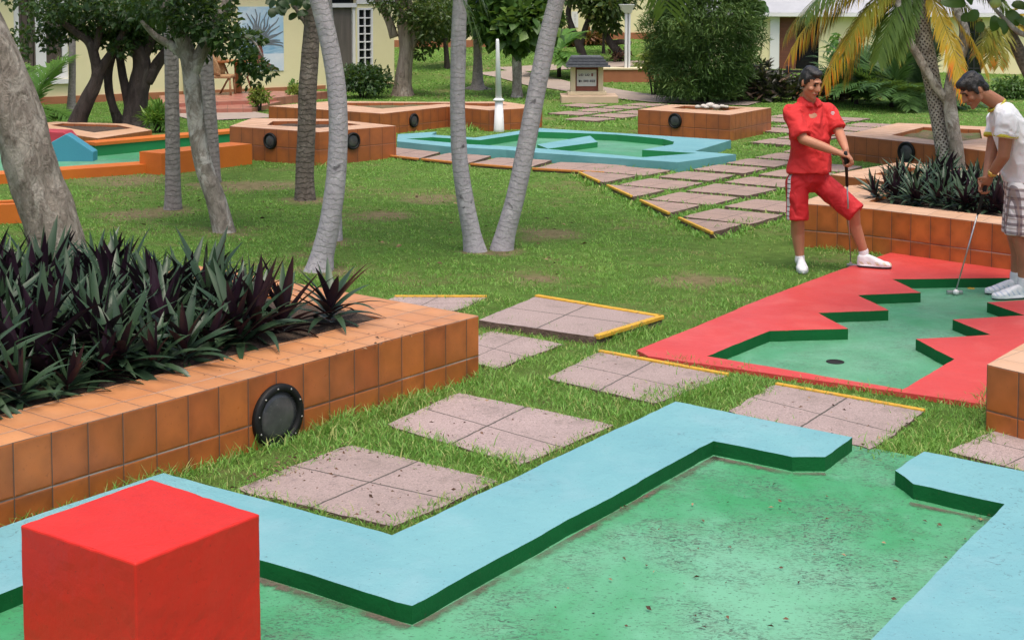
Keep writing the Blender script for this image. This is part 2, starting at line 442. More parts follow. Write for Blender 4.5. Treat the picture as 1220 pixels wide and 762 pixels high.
M["sign_red"] = plain("brick_red_panel", (0.36, 0.12, 0.075), (0.28, 0.085, 0.055), 6, 0.7)
M["sign_roof"] = plain("slate_shingle", (0.12, 0.13, 0.145), (0.06, 0.066, 0.075), 18, 0.8, bmp=.8)
M["sign_white"] = plain("white_sign_board", (0.74, 0.73, 0.70), None, 3, 0.6, bmp=0)
M["ink"] = plain("dark_lettering", (0.05, 0.035, 0.06), None, 3, 0.6, bmp=0)
M["ink_red"] = plain("red_lettering", (0.35, 0.04, 0.04), None, 3, 0.6, bmp=0)
M["rock"] = plain("white_stone", (0.62, 0.58, 0.52), (0.42, 0.38, 0.33), 8, 0.85, bmp=.6)
M["skin"] = plain("skin", (0.48, 0.215, 0.125), (0.41, 0.17, 0.095), 9, 0.58, bmp=.1)
M["skin_tan"] = plain("tanned_skin", (0.39, 0.17, 0.092), (0.30, 0.122, 0.065), 9, 0.56, bmp=.08)
M["hair"] = plain("black_hair", (0.008, 0.007, 0.008), (0.02, 0.018, 0.018), 30, 0.42, bmp=.6, bscale=90, bdist=.01)
M["eye"] = plain("dark_eye_and_brow", (0.03, 0.018, 0.014), None, 9, 0.4, bmp=0)
M["lips"] = plain("lip_skin", (0.28, 0.09, 0.07), None, 9, 0.5, bmp=0)
M["shirt_red"] = plain("red_cotton", (0.62, 0.028, 0.028), (0.55, 0.022, 0.024), 5, 0.85, bmp=.75, bscale=9, bdist=.05, bdetail=1.5)
M["shorts_red"] = plain("red_jersey", (0.52, 0.012, 0.018), (0.46, 0.010, 0.015), 5, 0.75, bmp=.75, bscale=9, bdist=.05, bdetail=1.5)
M["shirt_white"] = plain("white_cotton", (0.82, 0.82, 0.84), (0.78, 0.78, 0.81), 5, 0.85, bmp=.75, bscale=9, bdist=.05, bdetail=1.5)
M["trim_yellow"] = plain("yellow_trim", (0.60, 0.53, 0.05), None, 5, 0.8)
M["shoe_white"] = plain("white_shoe_leather", (0.74, 0.74, 0.75), (0.6, 0.6, 0.62), 30, 0.5, bmp=.4)
M["shoe_gold"] = plain("gold_shoe_trim", (0.5, 0.33, 0.06), (0.6, 0.6, 0.55), 30, 0.5)
M["shoe_sole"] = plain("dark_shoe_sole", (0.03, 0.028, 0.035), None, 10, 0.7)
M["shoe_blue"] = plain("grey_blue_shoe_trim", (0.30, 0.36, 0.48), (.6, .62, .66), 30, 0.5)
M["gold"] = plain("gold_metal", (0.75, 0.52, 0.14), None, 5, 0.3, metal=.9, bmp=0)
M["steel"] = plain("brushed_steel", (0.5, 0.5, 0.5), (.38, .38, .38), 30, 0.3, metal=.9, bmp=.05)
M["rubber"] = plain("black_rubber_grip", (0.012, 0.012, 0.013), None, 30, 0.8, bmp=.3)
M["ball"] = plain("white_ball", (0.8, 0.8, 0.78), None, 20, 0.35, bmp=.15, bscale=180)
M["hole"] = plain("cup_black", (0.006, 0.006, 0.006), None, 5, 0.9, bmp=0)
M["litter"] = leafmat("dry_litter", (0.05, 0.025, 0.015), (0.15, 0.075, 0.04), (0.3, 0.2, 0.11), rough=.8, trans=0)
M["sky_paint"] = plain("mural_sky", (0.26, 0.50, 0.70), (0.55, 0.70, 0.80), 2.2, 0.6, [((0.72, 0.78, 0.82), 1.6, .5, .65, .9)], bmp=0)
M["mural_sea"] = plain("mural_water", (0.12, 0.33, 0.52), (0.50, 0.66, 0.78), 3, 0.6, bmp=0, stretch=(1, 1, 4))
M["mural_sand"] = plain("mural_foam", (0.70, 0.75, 0.80), (0.5, 0.62, 0.72), 3, 0.6, bmp=0)
M["mural_dark"] = plain("mural_branch", (0.10, 0.12, 0.14), (0.2, 0.24, 0.27), 6, 0.6, bmp=0)
M["mural_trunk"] = plain("mural_trunk", (0.26, 0.07, 0.045), (0.12, 0.05, 0.04), 6, 0.6, bmp=0)


def plaidmat():
    m, nt, b = nodes("plaid_cloth")
    tc = N(nt, "ShaderNodeTexCoord").outputs["Object"]
    sep = N(nt, "ShaderNodeSeparateXYZ")
    L(nt, tc, sep.inputs[0])
    xx = math_(nt, "ADD", sep.outputs[0], math_(nt, "MULTIPLY", sep.outputs[1], 0.8))

    def band(v, k, w, o=0.0):
        return math_(nt, "LESS_THAN", math_(nt, "FRACT", math_(nt, "ADD", math_(nt, "MULTIPLY", v, k), o)), w)
    col = mix(nt, math_(nt, "MULTIPLY", band(xx, 15, .36), .72), (0.76, 0.73, 0.72), (0.10, 0.06, 0.075))
    col = mix(nt, math_(nt, "MULTIPLY", band(sep.outputs[2], 15, .34), .72), col, (0.10, 0.06, 0.075))
    col = mix(nt, math_(nt, "MULTIPLY", band(xx, 13, .1, .4), .7), col, (0.33, 0.24, 0.2))
    col = mix(nt, math_(nt, "MULTIPLY", band(sep.outputs[2], 13, .1, .4), .7), col, (0.33, 0.24, 0.2))
    L(nt, col, b.inputs["Base Color"])
    b.inputs["Roughness"].default_value = 0.85
    bump(nt, b, ramp_noise(nt, tc, 9, 0, 1, 1.5, .4, .8), .7, .05)
    return m


M["plaid"] = plaidmat()


BARE = [(p.x, p.y, r) for p, r in [(at(x, y), r) for x, y, r in ((385, 322, .34), (402, 288, .30), (570, 300, .24), (598, 300, .24), (268, 277, .34), (206, 250, .32), (365, 240, .36), (254, 218, .34),
        (520, 236, .5), (450, 258, .42), (655, 278, .45), (300, 222, .7), (150, 214, .8), (160, 256, .5), (830, 333, .4), (640, 330, .34))]]


def groundmat():
    m, nt, b = nodes("lawn_soil")
    tc = N(nt, "ShaderNodeTexCoord").outputs["Object"]
    col = mix(nt, ramp_noise(nt, tc, 1.1, 0.3, 0.7, 8, .65), (0.115, 0.23, 0.045), (0.18, 0.30, 0.065))
    col = mix(nt, ramp_noise(nt, tc, 7, 0.35, 0.7, 8, .7), col, (0.09, 0.145, 0.03))
    patch = math_(nt, "MULTIPLY", ramp_noise(nt, tc, 0.8, 0.5, 0.66, 6, .6), ramp_noise(nt, tc, 5, .4, .6, 8, .7))
    col = mix(nt, math_(nt, "MULTIPLY", patch, .85), col, (0.26, 0.20, 0.105))
    worn = 0.0
    wv = N(nt, "ShaderNodeTexNoise")
    wv.inputs["Scale"].default_value = 1.7
    wv.inputs["Detail"].default_value = 6
    L(nt, tc, wv.inputs["Vector"])
    off = N(nt, "ShaderNodeVectorMath", operation="MULTIPLY_ADD")
    L(nt, wv.outputs["Color"], off.inputs[0])
    off.inputs[1].default_value = (.9, .9, 0)
    off.inputs[2].default_value = (-.45, -.45, 0)
    pos = N(nt, "ShaderNodeVectorMath", operation="ADD")
    L(nt, tc, pos.inputs[0])
    L(nt, off.outputs[0], pos.inputs[1])
    for bx, by, br in BARE:
        ds = N(nt, "ShaderNodeVectorMath", operation="DISTANCE")
        L(nt, pos.outputs[0], ds.inputs[0])
        ds.inputs[1].default_value = (bx, by, 0)
        mr = N(nt, "ShaderNodeMapRange", interpolation_type="SMOOTHSTEP")
        mr.inputs[1].default_value = br * 1.15
        mr.inputs[2].default_value = br * .35
        L(nt, ds.outputs["Value"], mr.inputs[0])
        worn = math_(nt, "MAXIMUM", worn, mr.outputs[0])
    soil = mix(nt, ramp_noise(nt, tc, 9, .35, .65, 8, .7), (0.33, 0.26, 0.15), (0.19, 0.155, 0.08))
    col = mix(nt, math_(nt, "MULTIPLY", worn, .9), col, soil)
    L(nt, col, b.inputs["Base Color"])
    b.inputs["Roughness"].default_value = 1.0
    b.inputs["Specular IOR Level"].default_value = 0.1
    bump(nt, b, ramp_noise(nt, tc, 25, 0, 1, 8, .75), 1.0, 0.05)
    return m


M["ground"] = groundmat()

# ------------------------------------------------------------------ object helpers
ORG = {}


def thing(name, label, cat, loc, group=None):
    o = bpy.data.objects.new(name, None)
    o.empty_display_size = 0.2
    COL.objects.link(o)
    o.location = loc
    ORG[o] = Vector(loc)
    o["label"] = label
    o["category"] = cat
    if group:
        o["group"] = group
    return o


def tag(o, label=None, cat=None, group=None, kind=None):
    for k, v in (("label", label), ("category", cat), ("group", group), ("kind", kind)):
        if v:
            o[k] = v
    return o


class MB:
    """collects shapes in world coordinates; build() links them as ONE mesh object"""

    def __init__(s):
        s.v, s.f, s.mi, s.uv, s.sm, s.rnd = [], [], [], [], [], []
        s.cur, s.smooth = 0, False

    def face(s, idx, uv=None, mi=None):
        s.f.append(tuple(idx))
        s.mi.append(s.cur if mi is None else mi)
        s.uv.append(uv or [(0, 0)] * len(idx))
        s.sm.append(s.smooth)

    def add(s, pts):
        n = len(s.v)
        s.v.extend([tuple(p) for p in pts])
        return n

    def quad(s, a, b, c, d, uv=None, mi=None):
        n = s.add((a, b, c, d))
        s.face((n, n + 1, n + 2, n + 3), uv or [(0, 0), (1, 0), (1, 1), (0, 1)], mi)

    def obox(s, c, hx, hy, hz, ux=(1, 0, 0), uz=(0, 0, 1)):
        ux = Vector(ux).normalized()
        uz = Vector(uz).normalized()
        uy = uz.cross(ux).normalized()
        c = Vector(c)
        n = s.add([c + ux * hx * a + uy * hy * b + uz * hz * d for d in (-1, 1) for b in (-1, 1) for a in (-1, 1)])
        for q, (w, h) in (((0, 2, 3, 1), (hx, hy)), ((4, 5, 7, 6), (hx, hy)), ((0, 1, 5, 4), (hx, hz)), ((2, 6, 7, 3), (hx, hz)), ((0, 4, 6, 2), (hy, hz)), ((1, 3, 7, 5), (hy, hz))):
            s.face([n + i for i in q], [(0, 0), (2 * w, 0), (2 * w, 2 * h), (0, 2 * h)])
        return s

    def prism(s, poly, z0, z1, top=None, side=None, bottom=True, inner=None, hole_side=None):
        """upright prism on a plan polygon (counter-clockwise made so); inner = a hole; UVs in metres"""
        poly = ccw(poly)
        if top is None:
            top = s.cur
        if side is None:
            side = s.cur
        e = (Vector(poly[1]) - Vector(poly[0])).normalized()
        o = Vector(poly[0])

        def tuv(p):
            d = Vector(p[:2]) - o
            return (d.dot(e), d.dot(Vector((-e.y, e.x))))
        if inner:
            inner = ccw(inner)[::-1]
            loops = [poly, inner]
            flat = poly + inner
            tris = tessellate_polygon([[Vector((p[0], p[1], 0)) for p in lp] for lp in loops])
            for z, fl in ((z1, False), (z0, True)):
                if fl and not bottom:
                    continue
                n = s.add([(p[0], p[1], z) for p in flat])
                for t in tris:
                    a, b_, c = [Vector(flat[i]) for i in t]
                    cr = (b_ - a).cross(c - a)
                    t = tuple(t) if (cr > 0) != fl else tuple(t)[::-1]
                    s.face([n + i for i in t], [tuv(flat[i]) for i in t], top)
            rings = [(poly, side), (inner, hole_side if hole_side is not None else side)]
        else:
            n = s.add([(p[0], p[1], z1) for p in poly])
            s.face(range(n, n + len(poly)), [tuv(p) for p in poly], top)
            if bottom:
                n = s.add([(p[0], p[1], z0) for p in poly])
                s.face(list(range(n, n + len(poly)))[::-1], [tuv(p) for p in poly], side)
            rings = [(poly, side)]
        for rg, mi in rings:
            k = len(rg)
            for i in range(k):
                a, b_ = rg[i], rg[(i + 1) % k]
                l = math.hypot(b_[0] - a[0], b_[1] - a[1])
                s.quad((a[0], a[1], z0), (b_[0], b_[1], z0), (b_[0], b_[1], z1), (a[0], a[1], z1),
                       [(0, z1 - z0), (l, z1 - z0), (l, 0), (0, 0)], mi)
        return s

    def tube(s, pts, rad, n=10, cap=True, rough=0.0, seed=0):
        pts = [Vector(p) for p in pts]
        if isinstance(rad, (int, float)):
            rad = [rad] * len(pts)
        prev = None
        rings = []
        ln = 0.0
        sm, s.smooth = s.smooth, True
        ref = Vector((1, 0, 0))
        for i, p in enumerate(pts):
            t = (pts[min(i + 1, len(pts) - 1)] - pts[max(i - 1, 0)]).normalized()
            a = ref - t * ref.dot(t)
            if a.length < 1e-3:
                a = Vector((0, 1, 0)) - t * t.y
            a.normalize()
            ref = a
            b_ = t.cross(a)
            if prev is not None:
                ln += (p - prev).length
            prev = p
            ring = []
            for k in range(n):
                an = 2 * math.pi * k / n
                r = rad[i]
                if rough:
                    r *= 1 + rough * mn.noise(Vector((math.cos(an) * 1.6 + seed, math.sin(an) * 1.6, ln * 2.2))) + rough * .5 * mn.noise(Vector((math.cos(an) * 4 + seed, math.sin(an) * 4, ln * 6)))
                ring.append(p + a * math.cos(an) * r + b_ * math.sin(an) * r)
            rings.append((s.add(ring), ln))
        for i in range(len(rings) - 1):
            (a, la), (b_, lb) = rings[i], rings[i + 1]
            for k in range(n):
                k2 = (k + 1) % n
                s.face((a + k, a + k2, b_ + k2, b_ + k), [(k / n, la), ((k + 1) / n, la), ((k + 1) / n, lb), (k / n, lb)])
        if cap:
            s.face([rings[0][0] + k for k in range(n)][::-1])
            s.face([rings[-1][0] + k for k in range(n)])
        s.smooth = sm
        return s

    def lathe(s, c, prof, n=24, ax=(0, 0, 1)):
        """profile of (radius, height) turned round an axis"""
        ax = Vector(ax).normalized()
        a = ax.orthogonal().normalized()
        b_ = ax.cross(a)
        c = Vector(c)
        sm, s.smooth = s.smooth, True
        rings = [s.add([c + ax * h + (a * math.cos(2 * math.pi * k / n) + b_ * math.sin(2 * math.pi * k / n)) * max(r, 1e-4) for k in range(n)]) for r, h in prof]
        for p, q in zip(rings, rings[1:]):
            for k in range(n):
                k2 = (k + 1) % n
                s.face((p + k, p + k2, q + k2, q + k))
        s.face([rings[0] + k for k in range(n)][::-1])
        s.face([rings[-1] + k for k in range(n)])
        s.smooth = sm
        return s

    def build(s, name, mats, parent=None, bevel=0.0, loc=None):
        me = bpy.data.meshes.new(name)
        if parent is not None:
            org = ORG[parent]
        elif loc is not None:
            org = Vector(loc)
        else:
            vs = np.array(s.v)
            org = Vector(((vs[:, 0].min() + vs[:, 0].max()) / 2, (vs[:, 1].min() + vs[:, 1].max()) / 2, vs[:, 2].min()))
        me.from_pydata([(v[0] - org.x, v[1] - org.y, v[2] - org.z) for v in s.v], [], s.f)
        for m in (mats if isinstance(mats, (list, tuple)) else [mats]):
            me.materials.append(M[m] if isinstance(m, str) else m)
        me.polygons.foreach_set("material_index", s.mi)
        me.polygons.foreach_set("use_smooth", s.sm)
        uvl = me.uv_layers.new(name="UVMap")
        uvl.data.foreach_set("uv", [c for f in s.uv for p in f for c in p])
        me.update()
        o = bpy.data.objects.new(name, me)
        COL.objects.link(o)
        if parent is not None:
            o.parent = parent
        else:
            o.location = org
        ORG[o] = org
        if bevel:
            md = o.modifiers.new("bevel", "BEVEL")
            md.width = bevel
            md.segments = 2
            md.limit_method = "ANGLE"
            md.angle_limit = R(40)
            md.use_clamp_overlap = True
        return o


def ccw(poly):
    poly = [tuple(p[:2]) for p in poly]
    a = sum(poly[i][0] * poly[(i + 1) % len(poly)][1] - poly[(i + 1) % len(poly)][0] * poly[i][1] for i in range(len(poly)))
    return poly if a > 0 else poly[::-1]


def npmesh(name, V, faces, mat, parent=None, rnd=None, loc=None, smooth_=False):
    """fast mesh from arrays; faces = list of (k, array of indices)"""
    me = bpy.data.meshes.new(name)
    org = ORG[parent] if parent is not None else Vector(loc if loc is not None else (0, 0, 0))
    V = np.asarray(V, dtype=np.float32) - np.array(org, dtype=np.float32)
    me.vertices.add(len(V))
    me.vertices.foreach_set("co", V.ravel())
    starts, totals, idx = [], [], []
    n = 0
    for k, a in faces:
        a = np.asarray(a, dtype=np.int32).reshape(-1, k)
        idx.append(a.ravel())
        starts.append(n + np.arange(len(a), dtype=np.int32) * k)
        totals.append(np.full(len(a), k, dtype=np.int32))
        n += a.size
    me.loops.add(n)
    me.loops.foreach_set("vertex_index", np.concatenate(idx))
    st = np.concatenate(starts)
    me.polygons.add(len(st))
    me.polygons.foreach_set("loop_start", st)
    me.polygons.foreach_set("loop_total", np.concatenate(totals))
    if smooth_:
        me.polygons.foreach_set("use_smooth", np.ones(len(st), dtype=bool))
    if rnd is not None:
        at_ = me.attributes.new("rnd", "FLOAT", "POINT")
        at_.data.foreach_set("value", np.asarray(rnd, dtype=np.float32))
    me.materials.append(M[mat])
    me.update()
    me.validate()
    o = bpy.data.objects.new(name, me)
    COL.objects.link(o)
    if parent is not None:
        o.parent = parent
    else:
        o.location = org
    ORG[o] = org
    return o


def unit(a):
    return a / np.maximum(np.linalg.norm(a, axis=-1, keepdims=True), 1e-9)


def leaf_arrays(P, D, Lh, W, fold=0.25, up=None):
    """folded pointed leaves: base, two sides, tip"""
    n = len(P)
    D = unit(D)
    if up is None:
        up = unit(RNG.normal(size=(n, 3)) * 0.5 + np.array([0, 0, 1.0]))
    S = unit(np.cross(D, up))
    U = np.cross(S, D)
    Lh = np.broadcast_to(Lh, (n,))[:, None]
    W = np.broadcast_to(W, (n,))[:, None]
    mid = P + D * Lh * 0.5
    V = np.stack([P, mid + S * W * 0.5 + U * W * fold, P + D * Lh, mid - S * W * 0.5 + U * W * fold], 1).reshape(-1, 3)
    i = np.arange(n)[:, None] * 4
    T = np.concatenate([i + [0, 1, 2], i + [0, 2, 3]], 0)
    return V, T


def foliage(name, clumps, n, leaf, mat, parent, out=0.6, droop=0.3, aspect=0.5, jit=0.35, shell=0.55):
    """leaves through ellipsoid clumps: (centre, radii, weight)"""
    w = np.array([c[2] for c in clumps], float)
    w /= w.sum()
    which = RNG.choice(len(clumps), n, p=w)
    C = np.array([tuple(c[0]) for c in clumps])[which]
    RD = np.array([tuple(c[1]) for c in clumps])[which]
    d = unit(RNG.normal(size=(n, 3)))
    r = (shell + (1 - shell) * RNG.random(n))[:, None] ** 0.6
    r = r * (1 + RNG.normal(size=(n, 1)) * 0.13)
    P = C + d * RD * r
    D = d * out + RNG.normal(size=(n, 3)) * 0.5 - np.array([0, 0, droop])
    Lh = leaf * (1 + RNG.normal(size=n) * jit * 0.6).clip(0.45, 1.8)
    V, T = leaf_arrays(P, D, Lh, Lh * aspect)
    tone = RNG.random(n) * 0.6 + np.array([random.random() for _ in clumps])[which] * 0.4
    return npmesh(name, V, [(3, T)], mat, parent, np.repeat(tone, 4))


def clumps_in(c, rad, k, size, flat=0.8, seed=None):
    out = []
    for _ in range(k):
        d = unit(RNG.normal(size=3))
        r = RNG.random() ** 0.45
        p = np.array(c) + d * np.array(rad) * r
        s = size * (0.65 + 0.7 * RNG.random())
        out.append((tuple(p), (s, s, s * flat), s ** 2))
    return out


def frond_arrays(base, yaw, pitch, length, droop, nl=34, leaf=0.38, w=0.03, hang=0.5, keel=0.5, rs=0.012, along=.5):
    """a feather palm leaf: bending rachis and two ranks of leaflets"""
    V, T, rn = [], [], []
    p = np.array(base, float)
    d = np.array([math.cos(yaw) * math.cos(pitch), math.sin(yaw) * math.cos(pitch), math.sin(pitch)])
    side = np.array([-math.sin(yaw), math.cos(yaw), 0])
    seg = 14
    pts, dirs = [], []
    for i in range(seg + 1):
        pts.append(p.copy())
        dirs.append(d.copy())
        p = p + d * length / seg
        d = d + np.array([0, 0, -droop / seg])
        d /= np.linalg.norm(d)
    pts, dirs = np.array(pts), np.array(dirs)
    for i in range(seg):
        r0, r1 = rs * (1 - i / seg * .85), rs * (1 - (i + 1) / seg * .85)
        n = len(V)
        u0, u1 = np.cross(side, dirs[i]), np.cross(side, dirs[i + 1])
        V += [pts[i] + side * r0, pts[i] + u0 * r0 * -1.2, pts[i] - side * r0, pts[i + 1] + side * r1, pts[i + 1] - u1 * r1 * 1.2, pts[i + 1] - side * r1]
        T += [(n, n + 1, n + 4), (n, n + 4, n + 3), (n + 1, n + 2, n + 5), (n + 1, n + 5, n + 4), (n + 2, n, n + 3), (n + 2, n + 3, n + 5)]
        rn += [0.2] * 6
    for k in range(nl):
        t = 0.12 + 0.88 * k / (nl - 1)
        f = t * seg
        i = min(int(f), seg - 1)
        fr = f - i
        pp = pts[i] * (1 - fr) + pts[i + 1] * fr
        dd = dirs[i] * (1 - fr) + dirs[i + 1] * fr
        up = np.cross(side, dd) * -1
        if up[2] < 0:
            up = -up
        ll = leaf * (0.35 + 0.75 * math.sin(math.pi * (0.12 + 0.8 * t))) * (0.85 + .3 * random.random())
        for sg in (-1, 1):
            o = side * sg * 0.8 + dd * (along + 0.4 * t) + up * (keel - hang) * 0.5
            o = o + RNG.normal(size=3) * 0.07
            o /= np.linalg.norm(o)
            e1 = pp + o * ll * 0.55
            o2 = o + np.array([0, 0, -hang * (0.7 + .5 * random.random())])
            o2 /= np.linalg.norm(o2)
            e2 = e1 + o2 * ll * 0.5
            ws = np.cross(o, up)
            ws = ws / max(np.linalg.norm(ws), 1e-6) * w * 0.5
            n = len(V)
            V += [pp - ws * .4, pp + ws * .4, e1 + ws, e1 - ws, e2]
            T += [(n, n + 1, n + 2), (n, n + 2, n + 3), (n + 3, n + 2, n + 4)]
            rr = random.random()
            rn += [rr * .4 + .3 * t, rr * .4 + .3 * t, min(1, rr * .45 + .4 * t), min(1, rr * .45 + .4 * t), min(1, rr * .45 + .4 * t + .15)]
    return V, T, rn


def fronds(name, specs, mat, parent, **kw):
    V, T, rn = [], [], []
    for sp in specs:
        k = dict(kw)
        if len(sp) > 5:
            k.update(sp[5])
        v, t, r = frond_arrays(*sp[:5], **k)
        n = len(V)
        V += v
        T += [tuple(i + n for i in q) for q in t]
        rn += r
    return npmesh(name, np.array(V), [(3, np.array(T))], mat, parent, rn)


def copy_thing(src, loc, rz=0.0, sc=1.0, label=None, group=None):
    c = src.copy()
    COL.objects.link(c)
    c.location = loc
    c.rotation_euler = (0, 0, rz)
    c.scale = (sc,) * 3
    if label:
        c["label"] = label
    if group:
        c["group"] = group
    for ch in list(src.children):
        d = ch.copy()
        COL.objects.link(d)
        d.parent = c
        for g in ch.children:
            e = g.copy()
            COL.objects.link(e)
            e.parent = d
    return c


EXCL = []          # plan polygons where no grass grows

# ================================================================== THE SETTING
def build_ground():
    xs = np.concatenate([np.linspace(-400, -45, 12), np.linspace(-40, 0, 41), np.arange(.08, 6.5, .08), np.linspace(7, 40, 34), np.linspace(45, 400, 12)])
    ys = np.concatenate([np.linspace(-60, 0, 7), np.linspace(2, 7, 6), np.arange(7.08, 13.5, .08), np.linspace(14, 70, 57), np.linspace(80, 500, 14)])
    X, Y = np.meshgrid(xs, ys)
    Z = np.vectorize(gz)(X, Y)
    # the red lane is sunk into the lawn
    pit = P2([(842, 424), (1075, 463), (1180, 430), (1300, 345), (1208, 325), (1063, 328), (1000, 352), (930, 385)], .03)
    Xr, Yr = X.ravel(), Y.ravel()
    ins = np.zeros(len(Xr), bool)
    for (x0, y0), (x1, y1) in zip(pit, pit[1:] + pit[:1]):
        cr = (y0 > Yr) != (y1 > Yr)
        ins ^= cr & (Xr < (x1 - x0) * (Yr - y0) / (y1 - y0 + 1e-12) + x0)
    Z = np.where(ins.reshape(Z.shape), -.16, Z)
    V = np.stack([X, Y, Z], -1).reshape(-1, 3)
    nx, ny = len(xs), len(ys)
    i = (np.arange(ny - 1)[:, None] * nx + np.arange(nx - 1)[None]).ravel()
    Q = np.stack([i, i + 1, i + 1 + nx, i + nx], 1)
    o = npmesh("ground", V, [(4, Q)], "ground", smooth_=True)
    tag(o, "green and brown lawn of the golf garden", "lawn", kind="structure")


build_ground()


def ribbon(name, pts, w, mat, label, cat):
    mb = MB()
    pts = [Vector(p) for p in pts]
    fine = []
    for a, b in zip(pts, pts[1:]):
        k = max(2, int((b - a).length / 0.8))
        fine += [a.lerp(b, i / k) for i in range(k)]
    fine.append(pts[-1])
    row = []
    for i, p in enumerate(fine):
        t = (fine[min(i + 1, len(fine) - 1)] - fine[max(i - 1, 0)])
        s = Vector((t.y, -t.x, 0)).normalized() * w * .5
        l, r = p - s, p + s
        row.append(mb.add([(l.x, l.y, gz(l.x, l.y) + .02), (r.x, r.y, gz(r.x, r.y) + .02)]))
    mb.smooth = True
    for a, b in zip(row, row[1:]):
        mb.face((a, a + 1, b + 1, b))
    o = mb.build(name, mat)
    tag(o, label, cat, kind="structure")
    EXCL.extend([[tuple(mb.v[a])[:2], tuple(mb.v[a + 1])[:2], tuple(mb.v[b + 1])[:2], tuple(mb.v[b])[:2]] for a, b in zip(row, row[1:])])
    return o


ribbon("path", [atg(590, 86), atg(622, 92), atg(655, 101), atg(690, 106), atg(740, 114), atg(800, 121), atg(900, 124)], 1.3, "path",
       "pale concrete garden path passing behind the small roofed sign", "path")
ribbon("path", [atg(600, 84), atg(680, 80), atg(760, 76), atg(860, 78)], 1.2, "path", "narrow path crossing the far lawn", "path")
ribbon("path", [atg(210, 139), atg(262, 137), atg(306, 135)], 2.6, "path", "grey concrete path below the red tiled terrace", "path")


# ------------------------------------------------------------------ paving slabs
NEAR_SLABS = []


def slab(px, label, z=0.022, th=0.14, group="paving slabs by the blue lane", edges=(), mat="slab", line="yellow_line", plan=None, lw=0.034, frame=None):
    """one cast slab; edges = indices of sides that carry a painted line; frame = plan corner and two sides for the 2 x 2 joints"""
    q0 = [tuple(p[:2]) for p in (plan or P2(px, z))]
    q = ccw(q0)
    n_ = len(q)
    if q != q0:
        edges = [(n_ - 2 - e) % n_ for e in edges]
    c = Vector((sum(p[0] for p in q) / n_, sum(p[1] for p in q) / n_, z - th))
    tilt = [random.uniform(-.004, .004) for _ in q]
    mb = MB()
    ring = []
    for i in range(n_):
        a, b = Vector(q[i]), Vector(q[(i + 1) % n_])
        nrm = Vector(((b - a).y, -(b - a).x)).normalized()
        NN = max(2, int((b - a).length / .07))
        for k in range(NN):
            t = k / NN
            p = a.lerp(b, t)
            jit = 0.016 * mn.noise(Vector((p.x * 7, p.y * 7, 3.1))) + 0.01 * mn.noise(Vector((p.x * 23, p.y * 23, 8.1))) + (0 if k else -0.014)
            p = p + nrm * jit
            ring.append((p.x, p.y, z + tilt[i] * (1 - t) + tilt[(i + 1) % n_] * t))
    A, e1, e2 = frame or (Vector(q[0]), Vector(q[1]) - Vector(q[0]), Vector(q[-1]) - Vector(q[0]))

    def uv(p):
        d = Vector(p[:2]) - A
        det = e1.x * e2.y - e1.y * e2.x
        return ((d.x * e2.y - d.y * e2.x) / det, (e1.x * d.y - e1.y * d.x) / det)
    n = mb.add(ring)
    mb.face(range(n, n + len(ring)), [uv(p) for p in ring], 0)
    cen = Vector((c.x, c.y))
    low = [(p[0], p[1], z - th) for p in ring]
    m_ = mb.add(ring)
    k_ = mb.add(low)
    for i in range(len(ring)):
        j = (i + 1) % len(ring)
        mb.face((k_ + i, k_ + j, m_ + j, m_ + i), None, 1)
    if edges:
        root = thing("paving_slab", label, "paving slab", c, group)
        mb.build("slab", [mat, "slab_side"], root)
        for e in edges:
            a, b = Vector(q[e]), Vector(q[(e + 1) % n_])
            u = (b - a).normalized()
            nn = Vector((-u.y, u.x))
            s = MB()
            l = (b - a).length
            s.obox((*((a + b) / 2 + nn * (lw / 2 - .012)), z - .004), l / 2, lw / 2, .014, (u.x, u.y, 0))
            s.build("painted_edge", line, root, bevel=.005)
    else:
        o = mb.build("paving_slab", [mat, "slab_side"], None, loc=c)
        tag(o, label, "paving slab", group)
    if mat == "slab":
        NEAR_SLABS.append(q)
    EXCL.append([tuple(cen + (Vector(p) - cen) * (0.90 if mat == "slab" else 0.82)) for p in q])


slab([(640, 352), (790, 377), (712, 401), (570, 381)], "raised paving slab with crumbling side and thick yellow edge beside the lawn", .06, .2, edges=(0, 1), lw=.045)
slab([(470, 353), (580, 353), (545, 370), (430, 372)], "pinkish slab half hidden behind the big tiled planter's corner", .016, edges=(0,))
slab([(585, 393), (672, 409), (592, 439), (520, 420)], "pinkish slab touching the corner of the big tiled planter", .015)
slab([(715, 418), (868, 446), (782, 481), (650, 450)], "slab with thin yellow edge facing the left end of the red lane", .016, edges=(0,))
slab([(925, 457), (1102, 489), (1040, 536), (866, 490)], "slab with yellow edge and bluish stain between red lane and blue rail", .016, edges=(0,))
slab([(1195, 508), (1330, 532), (1270, 572), (1128, 538)], "slab at the picture's right edge behind the short blue rail", .015)
slab([(545, 468), (732, 505), (622, 553), (460, 505)], "slab in the grass beside the long arm of the blue rail", .015)
slab([(415, 529), (595, 572), (470, 627), (280, 582)], "slab with stray pebbles in front of the black round planter lamp", .015)


def tri_row():
    # four slabs with an orange edge along the far blue lane
    q = [((437, 182.5), (500, 189.3)), ((502, 189.5), (558, 195)), ((560, 195.2), (630, 200.5)), ((634, 200.8), (722, 205.6))]
    for i, (a, b) in enumerate(q):
        w = b[0] - a[0]
        p = [(a[0], a[1]), (b[0] - 3, b[1]), (b[0] + 28, b[1] - 9.5), (a[0] + 34, a[1] - 7.5)]
        slab(p, ["first slab in the orange edged row, nearest the square lamp planter", "second slab of the orange edged row, behind the left trunk of the forked palm",
                 "third slab of the orange edged row, behind the right trunk of the forked palm", "last slab of the orange edged row, where the path turns"][i],
             .04, .1, "orange edged slabs in front of the far blue lane", (0,), "slab_far", "orange_line", lw=.05)


tri_row()
